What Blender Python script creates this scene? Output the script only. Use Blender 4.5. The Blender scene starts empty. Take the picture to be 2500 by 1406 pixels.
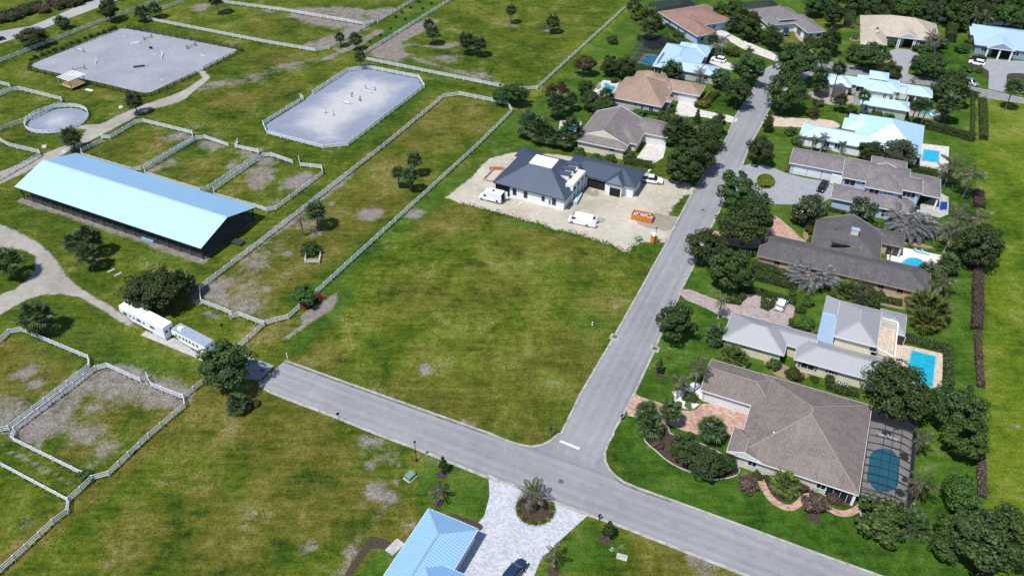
import bpy, bmesh, math, random
import numpy as np
from mathutils import Vector, Matrix

# ------------------------------------------------------------------ camera, world, sun, exposure
S = bpy.context.scene
CAM_H = 106.0
FPX = 2000.0                       # focal length in photo pixels (photo is 2500 x 1406)
PITCH = math.atan(1583.0 / FPX)
ROLL = math.atan(0.0084)
_c, _s = math.cos(ROLL), math.sin(ROLL)
_sp, _cp = math.sin(PITCH), math.cos(PITCH)
cam_data = bpy.data.cameras.new('camera')
cam_data.sensor_width = 36.0
cam_data.lens = FPX / 2500.0 * 36.0
cam_data.clip_start = 1.0
cam_data.clip_end = 6000.0
cam = bpy.data.objects.new('camera', cam_data)
S.collection.objects.link(cam)
cam.matrix_world = Matrix(((_c, -_s, 0, 0), (_s * _sp, _c * _sp, -_cp, 0), (_s * _cp, _c * _cp, _sp, CAM_H), (0, 0, 0, 1)))
S.camera = cam

SUN_EL = math.radians(62.0)
SHADOW_AZ = math.radians(47.0)     # the way shadows fall, from +x towards +y
sun_dir = Vector((-math.cos(SHADOW_AZ) * math.cos(SUN_EL), -math.sin(SHADOW_AZ) * math.cos(SUN_EL), math.sin(SUN_EL)))
W = bpy.data.worlds.new('World'); S.world = W; W.use_nodes = True
nt = W.node_tree; nt.nodes.clear()
wo = nt.nodes.new('ShaderNodeOutputWorld'); bg = nt.nodes.new('ShaderNodeBackground'); sky = nt.nodes.new('ShaderNodeTexSky')
sky.sky_type = 'NISHITA'; sky.sun_disc = False
sky.sun_elevation = SUN_EL
sky.sun_rotation = math.atan2(sun_dir.x, sun_dir.y)
sky.altitude = 0; sky.air_density = 1.0; sky.dust_density = 0.25; sky.ozone_density = 3.0
bg.inputs['Strength'].default_value = 0.12
nt.links.new(sky.outputs[0], bg.inputs[0]); nt.links.new(bg.outputs[0], wo.inputs[0])
sl = bpy.data.lights.new('sun', 'SUN'); sl.energy = 4.5; sl.angle = math.radians(0.53); sl.color = (1.0, 0.972, 0.93)
so = bpy.data.objects.new('sun', sl); S.collection.objects.link(so)
so.rotation_euler = sun_dir.to_track_quat('Z', 'Y').to_euler()
so.location = (0, 0, 200)
S.view_settings.view_transform = 'Standard'; S.view_settings.look = 'None'
S.view_settings.exposure = 0.18; S.view_settings.gamma = 1.0; S.view_settings.use_curve_mapping = False
S.render.engine = 'CYCLES'
S.cycles.max_bounces = 5; S.cycles.transparent_max_bounces = 12; S.cycles.diffuse_bounces = 2; S.cycles.glossy_bounces = 2
S.cycles.use_denoising = True

# ------------------------------------------------------------------ photo pixel -> ground position
OFF = {1: (0, 0), 2: (620, 0), 3: (1240, 0), 4: (1860, 0), 5: (0, 350), 6: (620, 350), 7: (1240, 350), 8: (1860, 350),
       9: (0, 700), 10: (620, 700), 11: (1240, 700), 12: (1860, 700), 13: (0, 1046), 14: (620, 1046), 15: (1240, 1046),
       16: (1860, 1046), 17: (1660, 860), 18: (1740, 700), 19: (1820, 510), 20: (1900, 340), 21: (1940, 160),
       22: (1380, 150), 23: (1160, 340), 24: (1540, 0), 0: (0, 0)}
SCL = {0: 1.0, 19: .192, 20: .192, 21: .16, 22: .16, 23: .224, 24: .192}
def full(r, x, y):
    s = SCL.get(r, .256); return OFF[r][0] + x * s, OFF[r][1] + y * s
def ray(px, py):
    X = px - 1250.0; Y = -(py - 703.0)
    X, Y = _c * X - _s * Y, _s * X + _c * Y
    return Vector((X, FPX * _cp + Y * _sp, -FPX * _sp + Y * _cp)).normalized()
def G(r, x, y, z=0.0):
    d = ray(*full(r, x, y)); t = (z - CAM_H) / d.z
    return Vector((d.x * t, d.y * t, z))
def PL(r, pts, z=0.0):
    return [G(r, x, y, z) for x, y in pts]
def heights(base, r, x, y):
    d = ray(*full(r, x, y)); t = (base.x * d.x + base.y * d.y) / (d.x * d.x + d.y * d.y)
    return CAM_H + d.z * t

# ------------------------------------------------------------------ building blocks
COL = S.collection
def tag(o, label=None, cat=None, group=None, kind=None):
    if label: o['label'] = label
    if cat: o['category'] = cat
    if group: o['group'] = group
    if kind: o['kind'] = kind
    return o
def empty(name, loc, rotz=0.0, label=None, cat=None, group=None):
    o = bpy.data.objects.new(name, None); COL.objects.link(o)
    o.empty_display_size = 0.3
    o.location = loc; o.rotation_euler = (0, 0, rotz)
    return tag(o, label, cat, group)
def put(name, mesh, parent=None, loc=(0, 0, 0), rot=(0, 0, 0), scale=(1, 1, 1)):
    o = bpy.data.objects.new(name, mesh); COL.objects.link(o)
    if parent is not None: o.parent = parent
    o.location = loc; o.rotation_euler = rot; o.scale = scale
    return o
def copy_tree(o, parent=None):
    c = o.copy(); COL.objects.link(c); c.parent = parent
    for ch in list(o.children): copy_tree(ch, c)
    return c

class MB:
    """collects geometry for one mesh"""
    def __init__(s): s.v = []; s.f = []; s.m = []; s.uv = None; s.sm = []
    def add(s, vs, fs, mi=0, smooth=False):
        n = len(s.v); s.v.extend([tuple(p) for p in vs]); s.f.extend([tuple(i + n for i in f) for f in fs])
        s.m.extend([mi] * len(fs)); s.sm.extend([smooth] * len(fs)); return s
    def box(s, c, size, rz=0.0, mi=0, M=None):
        hx, hy, hz = size[0] / 2, size[1] / 2, size[2] / 2
        vs = [Vector((x, y, z)) for z in (-hz, hz) for x, y in ((-hx, -hy), (hx, -hy), (hx, hy), (-hx, hy))]
        R = M if M is not None else Matrix.Rotation(rz, 3, 'Z')
        c = Vector(c)
        return s.add([R @ v + c for v in vs], [(3, 2, 1, 0), (4, 5, 6, 7), (0, 1, 5, 4), (1, 2, 6, 5), (2, 3, 7, 6), (3, 0, 4, 7)], mi)
    def bb(s, u0, u1, v0, v1, z0, z1, mi=0):
        return s.box(((u0 + u1) / 2, (v0 + v1) / 2, (z0 + z1) / 2), (abs(u1 - u0), abs(v1 - v0), z1 - z0), 0, mi)
    def bar(s, a, b, w, h, mi=0):
        a, b = Vector(a), Vector(b); d = b - a; L = d.length
        if L < 1e-5: return s
        x = d / L; up = Vector((0, 0, 1)) if abs(x.z) < .97 else Vector((0, 1, 0))
        y = up.cross(x).normalized(); z = x.cross(y)
        M = Matrix((x, y, z)).transposed()
        return s.box((a + b) / 2, (L, w, h), 0, mi, M)
    def tube(s, path, rad, n=7, mi=0, cap=True, smooth=True):
        path = [Vector(p) for p in path]; k = len(path); base = len(s.v); vs = []
        if not hasattr(rad, '__len__'): rad = [rad] * k
        for i, p in enumerate(path):
            d = (path[min(i + 1, k - 1)] - path[max(i - 1, 0)]).normalized()
            up = Vector((0, 0, 1)) if abs(d.z) < .9 else Vector((1, 0, 0))
            a = d.cross(up).normalized(); b = d.cross(a)
            for j in range(n):
                t = 2 * math.pi * j / n
                vs.append(p + (a * math.cos(t) + b * math.sin(t)) * rad[i])
        fs = [(i * n + j, i * n + (j + 1) % n, (i + 1) * n + (j + 1) % n, (i + 1) * n + j) for i in range(k - 1) for j in range(n)]
        s.add(vs, fs, mi, smooth)
        if cap:
            n0 = len(s.v)
            s.f.append(tuple(base + j for j in range(n))); s.f.append(tuple(base + (k - 1) * n + j for j in reversed(range(n))))
            s.m += [mi, mi]; s.sm += [False, False]
        return s
    def prism(s, poly, z0, z1, mi=0):
        n = len(poly); vs = [(p[0], p[1], z0) for p in poly] + [(p[0], p[1], z1) for p in poly]
        fs = [tuple(reversed(range(n))), tuple(range(n, 2 * n))] + [(i, (i + 1) % n, n + (i + 1) % n, n + i) for i in range(n)]
        return s.add(vs, fs, mi)
    def disc(s, c, r, z, n=24, ry=None, mi=0):
        ry = ry or r
        return s.add([(c[0] + r * math.cos(2 * math.pi * i / n), c[1] + ry * math.sin(2 * math.pi * i / n), z) for i in range(n)], [tuple(range(n))], mi)
    def cyl(s, c, r, z0, z1, n=12, r1=None, mi=0):
        return s.tube([(c[0], c[1], z0), (c[0], c[1], z1)], [r, r if r1 is None else r1], n, mi)
    def ball(s, c, rx, ry, rz, n=10, m=6, mi=0):
        vs = []; fs = []
        for i in range(m + 1):
            t = math.pi * i / m
            for j in range(n):
                a = 2 * math.pi * j / n
                vs.append((c[0] + rx * math.sin(t) * math.cos(a), c[1] + ry * math.sin(t) * math.sin(a), c[2] + rz * math.cos(t)))
        for i in range(m):
            for j in range(n): fs.append((i * n + j, (i + 1) * n + j, (i + 1) * n + (j + 1) % n, i * n + (j + 1) % n))
        return s.add(vs, fs, mi, True)
    def mesh(s, name, mats):
        me = bpy.data.meshes.new(name); me.from_pydata(s.v, [], s.f)
        if not isinstance(mats, (list, tuple)): mats = [mats]
        for m in mats: me.materials.append(m)
        if len(mats) > 1: me.polygons.foreach_set('material_index', s.m)
        if any(s.sm): me.polygons.foreach_set('use_smooth', s.sm)
        if s.uv:
            ul = me.uv_layers.new(name='UVMap')
            flat = [c for fuv in s.uv for p in fuv for c in p]
            ul.data.foreach_set('uv', flat)
        me.update(); return me
    def obj(s, name, mats, parent=None, loc=(0, 0, 0), rotz=0.0):
        return put(name, s.mesh(name, mats), parent, loc, (0, 0, rotz))

# ------------------------------------------------------------------ materials
MATS = {}
class NT:
    def __init__(s, name):
        m = bpy.data.materials.new(name); m.use_nodes = True; s.m = m; s.t = m.node_tree; s.t.nodes.clear()
        s.out = s.n('ShaderNodeOutputMaterial'); s.b = s.n('ShaderNodeBsdfPrincipled'); s.l(s.b, 0, s.out, 0); MATS[name] = m
    def n(s, t, **k):
        nd = s.t.nodes.new(t)
        for a, v in k.items(): setattr(nd, a, v)
        return nd
    def l(s, a, i, b, j): s.t.links.new(a.outputs[i], b.inputs[j])
    def noise(s, scale, detail=3, rough=.55, co=None, dist=0.0, dim='3D'):
        nd = s.n('ShaderNodeTexNoise', noise_dimensions=dim); nd.inputs['Scale'].default_value = scale; nd.inputs['Detail'].default_value = detail
        nd.inputs['Roughness'].default_value = rough; nd.inputs['Distortion'].default_value = dist
        if co is not None: s.t.links.new(co, nd.inputs['Vector'])
        return nd.outputs['Fac']
    def ramp(s, fac, stops, mode='LINEAR'):
        nd = s.n('ShaderNodeValToRGB'); nd.color_ramp.interpolation = mode; e = nd.color_ramp.elements
        while len(e) > 1: e.remove(e[-1])
        e[0].position = stops[0][0]; e[0].color = tuple(stops[0][1]) + (1,)
        for p, c in stops[1:]:
            q = e.new(p); q.color = tuple(c) + (1,)
        s.t.links.new(fac, nd.inputs[0]); return nd.outputs[0]
    def sstep(s, fac, a, b):
        nd = s.n('ShaderNodeMapRange', interpolation_type='SMOOTHSTEP'); nd.inputs['From Min'].default_value = a; nd.inputs['From Max'].default_value = b
        s.t.links.new(fac, nd.inputs[0]); return nd.outputs[0]
    def mix(s, f, a, b, typ='MIX'):
        nd = s.n('ShaderNodeMix', data_type='RGBA', blend_type=typ)
        for k, v in ((0, f), (6, a), (7, b)):
            if isinstance(v, (int, float)): nd.inputs[k].default_value = v
            elif isinstance(v, (tuple, list)): nd.inputs[k].default_value = tuple(v) + (1,)
            else: s.t.links.new(v, nd.inputs[k])
        return nd.outputs[2]
    def math(s, op, a, b=0.0, c=None):
        nd = s.n('ShaderNodeMath', operation=op)
        for k, v in enumerate((a, b, c)):
            if v is None: continue
            if isinstance(v, (int, float)): nd.inputs[k].default_value = v
            else: s.t.links.new(v, nd.inputs[k])
        return nd.outputs[0]
    def coord(s, which='Object', scale=None, rot=None):
        o = s.n('ShaderNodeTexCoord').outputs[which]
        if scale or rot:
            mp = s.n('ShaderNodeMapping')
            if scale: mp.inputs['Scale'].default_value = scale
            if rot: mp.inputs['Rotation'].default_value = rot
            s.t.links.new(o, mp.inputs[0]); o = mp.outputs[0]
        return o
    def set(s, col=None, rough=None, metal=None, spec=None):
        for k, v in (('Base Color', col), ('Roughness', rough), ('Metallic', metal), ('Specular IOR Level', spec)):
            if v is None: continue
            if isinstance(v, (int, float)): s.b.inputs[k].default_value = v
            elif isinstance(v, (tuple, list)): s.b.inputs[k].default_value = tuple(v) + (1,)
            else: s.t.links.new(v, s.b.inputs[k])
        return s
    def bump(s, h, strength=.4, dist=.05):
        nd = s.n('ShaderNodeBump'); nd.inputs['Strength'].default_value = strength; nd.inputs['Distance'].default_value = dist
        s.t.links.new(h, nd.inputs['Height']); s.t.links.new(nd.outputs[0], s.b.inputs['Normal'])
    def attr(s, name, out='Fac'):
        nd = s.n('ShaderNodeAttribute'); nd.attribute_name = name; return nd.outputs[out]
    def sep(s, col):
        nd = s.n('ShaderNodeSeparateColor'); s.t.links.new(col, nd.inputs[0]); return nd.outputs
def plain(name, col, rough=.6, metal=0.0, var=.12, scale=3.0, spec=.4, co='Object'):
    """a painted or plain surface with slight wear"""
    m = NT(name); c = m.coord(co); n = m.noise(scale, 4, .6, c)
    dark = tuple(x * (1 - var * 1.6) for x in col); light = tuple(min(1, x * (1 + var)) for x in col)
    m.set(m.ramp(n, [(.3, dark), (.55, col), (.75, light)]), rough, metal, spec); return m.m
# ------------------------------------------------------------------ surface materials of the setting
def seg_dist(P, poly, closed=True):
    n = len(poly); d = np.full(len(P), 1e9)
    for i in range(n if closed else n - 1):
        a = poly[i]; b = poly[(i + 1) % n]; ab = b - a; L = ab @ ab
        if L < 1e-9: continue
        t = np.clip(((P - a) @ ab) / L, 0, 1)
        d = np.minimum(d, np.hypot(*(P - a - t[:, None] * ab).T))
    return d
def inside(P, poly):
    c = np.zeros(len(P), bool); n = len(poly); x, y = P[:, 0], P[:, 1]
    for i in range(n):
        a = poly[i]; b = poly[(i + 1) % n]
        if abs(a[1] - b[1]) < 1e-9: continue
        k = ((a[1] > y) != (b[1] > y)) & (x < (b[0] - a[0]) * (y - a[1]) / (b[1] - a[1]) + a[0]); c ^= k
    return c
def sdf(P, poly):
    d = seg_dist(P, poly); return np.where(inside(P, poly), d, -d)
def A2(pts): return np.array([(p.x, p.y) for p in pts])

def ground_material():
    m = NT('meadow_grass'); co = m.coord('Object')
    gm = m.sep(m.attr('gm', 'Color')); bare, dry, lush = gm[0], gm[1], gm[2]; pale = m.attr('gp')
    n1 = m.noise(.022, 4, .6, co); n2 = m.noise(.11, 5, .62, co, .4); n3 = m.noise(.55, 5, .65, co, .3); n4 = m.noise(1.3, 4, .75, co, .3); n5 = m.noise(3.4, 3, .75, co)
    st = m.noise(.5, 3, .6, m.coord('Object', (.28, 2.2, 1), (0, 0, math.radians(-64))))
    g = m.math('ADD', m.math('MULTIPLY', n2, .5), m.math('MULTIPLY', n3, .36)); g = m.math('ADD', g, m.math('MULTIPLY', n4, .24)); g = m.math('ADD', g, m.math('MULTIPLY', m.math('SUBTRACT', n1, .5), .35))
    g = m.math('ADD', g, m.math('MULTIPLY', m.math('SUBTRACT', st, .5), .26))
    rough_grass = m.ramp(g, [(.38, (.011, .031, .002)), (.46, (.031, .063, .003)), (.54, (.064, .096, .006)), (.62, (.112, .130, .014)), (.72, (.185, .175, .046))])
    dry_grass = m.ramp(g, [(.38, (.020, .038, .003)), (.46, (.058, .072, .007)), (.56, (.112, .105, .016)), (.72, (.21, .178, .058))])
    lush_grass = m.ramp(g, [(.38, (.012, .037, .003)), (.48, (.030, .076, .006)), (.57, (.054, .112, .010)), (.72, (.105, .150, .024))])
    pale_grass = m.ramp(g, [(.38, (.026, .060, .003)), (.47, (.060, .108, .005)), (.57, (.105, .150, .009)), (.72, (.19, .200, .034))])
    dirt = m.ramp(m.math('ADD', m.math('MULTIPLY', n3, .6), m.math('MULTIPLY', n5, .4)), [(.34, (.135, .112, .095)), (.48, (.195, .165, .146)), (.58, (.25, .222, .203)), (.72, (.33, .305, .285))])
    nb = m.math('ADD', m.math('MULTIPLY', n3, .5), m.math('MULTIPLY', n4, .5)); nb = m.math('MULTIPLY', m.math('SUBTRACT', nb, .5), 1.7); nb = m.math('ADD', nb, m.math('MULTIPLY', m.math('SUBTRACT', n2, .5), 1.9))
    nl = m.math('MULTIPLY', m.math('SUBTRACT', m.math('ADD', m.math('MULTIPLY', n2, .65), m.math('MULTIPLY', n3, .35)), .5), 1.1)
    c = m.mix(m.sstep(m.math('ADD', dry, nl), .10, .62), rough_grass, dry_grass)
    c = m.mix(m.sstep(m.math('ADD', lush, nl), .25, .75), c, lush_grass)
    c = m.mix(m.sstep(m.math('ADD', pale, nl), .18, .75), c, pale_grass)
    c = m.mix(m.math('MULTIPLY', m.sstep(m.math('ADD', bare, nb), .15, .95), .93), c, dirt)
    sp = m.math('ADD', m.math('MULTIPLY', n5, .8), .6)
    c = m.mix(1.0, c, m.ramp(n5, [(.34, (.58, .58, .58)), (.5, (1, 1, 1)), (.66, (1.36, 1.36, 1.36))]), 'MULTIPLY')
    m.set(c, .92, 0, .12)
    m.bump(m.math('ADD', n4, n5), .55, .12)
    return m.m

def sand_material(name, cols, edge=True, wave=False, amp=1.6, fine=3.0, rough=.9):
    m = NT(name); co = m.coord('Object'); a = m.noise(.09, 4, .6, co, .5); b = m.noise(.7, 5, .65, co, .4); f = m.noise(fine * 2, 4, .7, co)
    g = m.math('ADD', m.math('MULTIPLY', a, .45), m.math('ADD', m.math('MULTIPLY', b, .35), m.math('MULTIPLY', f, .2)))
    m.set(m.ramp(g, [(.34, cols[0]), (.5, cols[1]), (.66, cols[2])]), rough, 0, .2)
    m.bump(m.math('ADD', b, f), .35, .06)
    if edge:
        sd = m.attr('sd'); k = m.math('ADD', m.math('MULTIPLY', m.math('SUBTRACT', b, .5), amp * 3.0), m.math('MULTIPLY', m.math('SUBTRACT', f, .5), amp * 1.6))
        al = m.sstep(m.math('ADD', sd, k), -.15, .45)
        tr = m.n('ShaderNodeBsdfTransparent'); mx = m.n('ShaderNodeMixShader')
        m.t.links.new(al, mx.inputs[0]); m.l(tr, 0, mx, 1); m.l(m.b, 0, mx, 2); m.l(mx, 0, m.out, 0)
    return m.m
GRASS = ground_material()
SAND_LOT = sand_material('construction_sand', [(.30, .26, .195), (.43, .39, .31), (.55, .51, .43)], amp=.7)
SAND_TRACK = sand_material('sand_track', [(.215, .195, .165), (.32, .295, .255), (.42, .395, .35)], amp=.45)
ARENA_GREY = sand_material('arena_footing', [(.205, .22, .25), (.27, .285, .315), (.335, .348, .37)], edge=False)
DAMP_SAND = sand_material('damp_sand', [(.22, .195, .145), (.29, .26, .20), (.36, .325, .26)], amp=.6)
def road_material(name, cols, lanes=None):
    m = NT(name); co = m.coord('Object'); a = m.noise(.06, 3, .5, co); b = m.noise(.6, 5, .7, co, .6); f = m.noise(4, 3, .7, co)
    g = m.math('ADD', m.math('MULTIPLY', a, .32), m.math('MULTIPLY', b, .33)); g = m.math('ADD', g, m.math('MULTIPLY', f, .2)); g = m.math('ADD', g, .075)
    if lanes:
        sx = m.n('ShaderNodeSeparateXYZ'); m.t.links.new(co, sx.inputs[0]); res = []
        for (nx, ny, c0) in lanes:
            t = m.math('SUBTRACT', m.math('ADD', m.math('MULTIPLY', sx.outputs[0], nx), m.math('MULTIPLY', sx.outputs[1], ny)), c0); l = m.math('SUBTRACT', m.math('MULTIPLY', sx.outputs[0], ny), m.math('MULTIPLY', sx.outputs[1], nx)); at = m.math('ABSOLUTE', t)
            cv = m.n('ShaderNodeCombineXYZ'); m.t.links.new(m.math('MULTIPLY', l, .03), cv.inputs[0]); m.t.links.new(m.math('MULTIPLY', t, 1.1), cv.inputs[1]); st = m.noise(1.0, 3, .65, cv.outputs[0])
            tr = m.math('MULTIPLY', m.math('COSINE', m.math('MULTIPLY', m.math('SUBTRACT', at, 1.4), 3.6)), .035); ed = m.math('MULTIPLY', m.sstep(at, 3.2, 4.8), -.09); seam = m.math('MULTIPLY', m.sstep(at, .10, .02), -.05)
            res.append((at, m.math('ADD', m.math('ADD', m.math('MULTIPLY', m.math('SUBTRACT', st, .5), .24), tr), m.math('ADD', ed, seam))))
        mk = m.sstep(res[0][0], 5.6, 4.8); v = m.math('ADD', m.math('MULTIPLY', mk, res[0][1]), m.math('MULTIPLY', m.math('SUBTRACT', 1.0, mk), res[1][1])); g = m.math('ADD', g, v)
    c = m.ramp(g, [(.33, cols[0]), (.5, cols[1]), (.66, cols[2])])
    v = m.n('ShaderNodeTexVoronoi', feature='DISTANCE_TO_EDGE'); v.inputs['Scale'].default_value = .13
    wv = m.n('ShaderNodeVectorMath', operation='ADD'); ns = m.n('ShaderNodeTexNoise'); ns.inputs['Scale'].default_value = .35
    m.t.links.new(co, ns.inputs['Vector']); m.t.links.new(co, wv.inputs[0]); m.l(ns, 1, wv, 1); m.l(wv, 0, v, 0)
    c = m.mix(m.math('MULTIPLY', m.sstep(v.outputs[0], .005, 0.0), .22), c, tuple(x * .7 for x in cols[0]))
    m.set(c, .85, 0, .25); m.bump(f, .25, .02); return m.m
def lane(p, q, p2, q2):
    """centre line between two kerb points pairs -> normal and offset"""
    a = (G(*p) + G(*p2)) / 2; b = (G(*q) + G(*q2)) / 2; d = (b - a).normalized(); return (-d.y, d.x, -d.y * a.x + d.x * a.y)
LANES = [lane((10, 1000, 965), (10, 2230, 1400), (10, 300, 1050), (10, 1200, 1400)), lane((11, 700, 1030), (11, 1290, 0), (11, 1080, 1230), (11, 1640, 80))]
ROAD = road_material('worn_asphalt', [(.185, .186, .196), (.25, .25, .259), (.315, .315, .322)], LANES)
OLD_ROAD = road_material('old_asphalt', [(.24, .24, .235), (.33, .33, .32), (.42, .42, .41)])
CONCRETE = plain('pale_concrete', (.42, .405, .375), .85, var=.2, scale=1.2)
KERB = plain('kerb_concrete', (.37, .355, .32), .85, var=.28, scale=.8)
def paver_material(name, cols, size=.55, mortar=.02):
    m = NT(name); co = m.coord('Object', None, (0, 0, .55)); b = m.n('ShaderNodeTexBrick'); b.inputs['Scale'].default_value = 1.0
    b.inputs['Brick Width'].default_value = size; b.inputs['Row Height'].default_value = size * .55; b.inputs['Mortar Size'].default_value = mortar
    b.inputs['Color1'].default_value = (0, 0, 0, 1); b.inputs['Color2'].default_value = (1, 1, 1, 1); b.inputs['Mortar'].default_value = (.3, .3, .3, 1); m.t.links.new(co, b.inputs['Vector'])
    n = m.noise(.5, 4, .6, m.coord('Object')); f = m.noise(5, 2, .6, m.coord('Object'))
    g = m.math('ADD', m.math('MULTIPLY', m.sep(b.outputs[0])[0], .5), m.math('MULTIPLY', n, .5)); g = m.math('ADD', g, m.math('MULTIPLY', m.math('SUBTRACT', f, .5), .3))
    m.set(m.ramp(g, [(.2, cols[0]), (.5, cols[1]), (.8, cols[2])]), .8, 0, .25); m.bump(b.outputs[1], .3, -.02); return m.m
PAVE_PINK = paver_material('pink_pavers', [(.29, .165, .125), (.42, .27, .205), (.55, .39, .31)])
PAVE_WHITE = paver_material('white_marble_pavers', [(.32, .33, .36), (.44, .45, .475), (.55, .56, .58)], .45)
PAVE_GREY = paver_material('grey_pavers', [(.23, .235, .25), (.30, .305, .32), (.37, .372, .38)], .35)
PAVE_TAN = paver_material('tan_pavers', [(.40, .31, .24), (.52, .42, .33), (.63, .53, .43)])
PAVE_MAUVE = paver_material('mauve_pavers', [(.24, .19, .18), (.34, .275, .255), (.43, .36, .335)])
PAVE_CREAM = paver_material('cream_pavers', [(.44, .40, .36), (.56, .52, .48), (.67, .64, .60)])
def mulch_material(name, cols):
    m = NT(name); co = m.coord('Object'); f = m.noise(5, 5, .75, co); m.set(m.ramp(f, [(.35, cols[0]), (.5, cols[1]), (.68, cols[2])]), .95, 0, .1); m.bump(f, .8, .08); return m.m
MULCH = mulch_material('dark_mulch', [(.022, .016, .012), (.062, .045, .034), (.13, .10, .078)])
MULCH_TAN = mulch_material('tan_mulch', [(.16, .105, .065), (.29, .20, .13), (.40, .30, .21)])
WHITE_STONE = mulch_material('white_stones', [(.55, .55, .55), (.75, .75, .75), (.85, .85, .85)])

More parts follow.
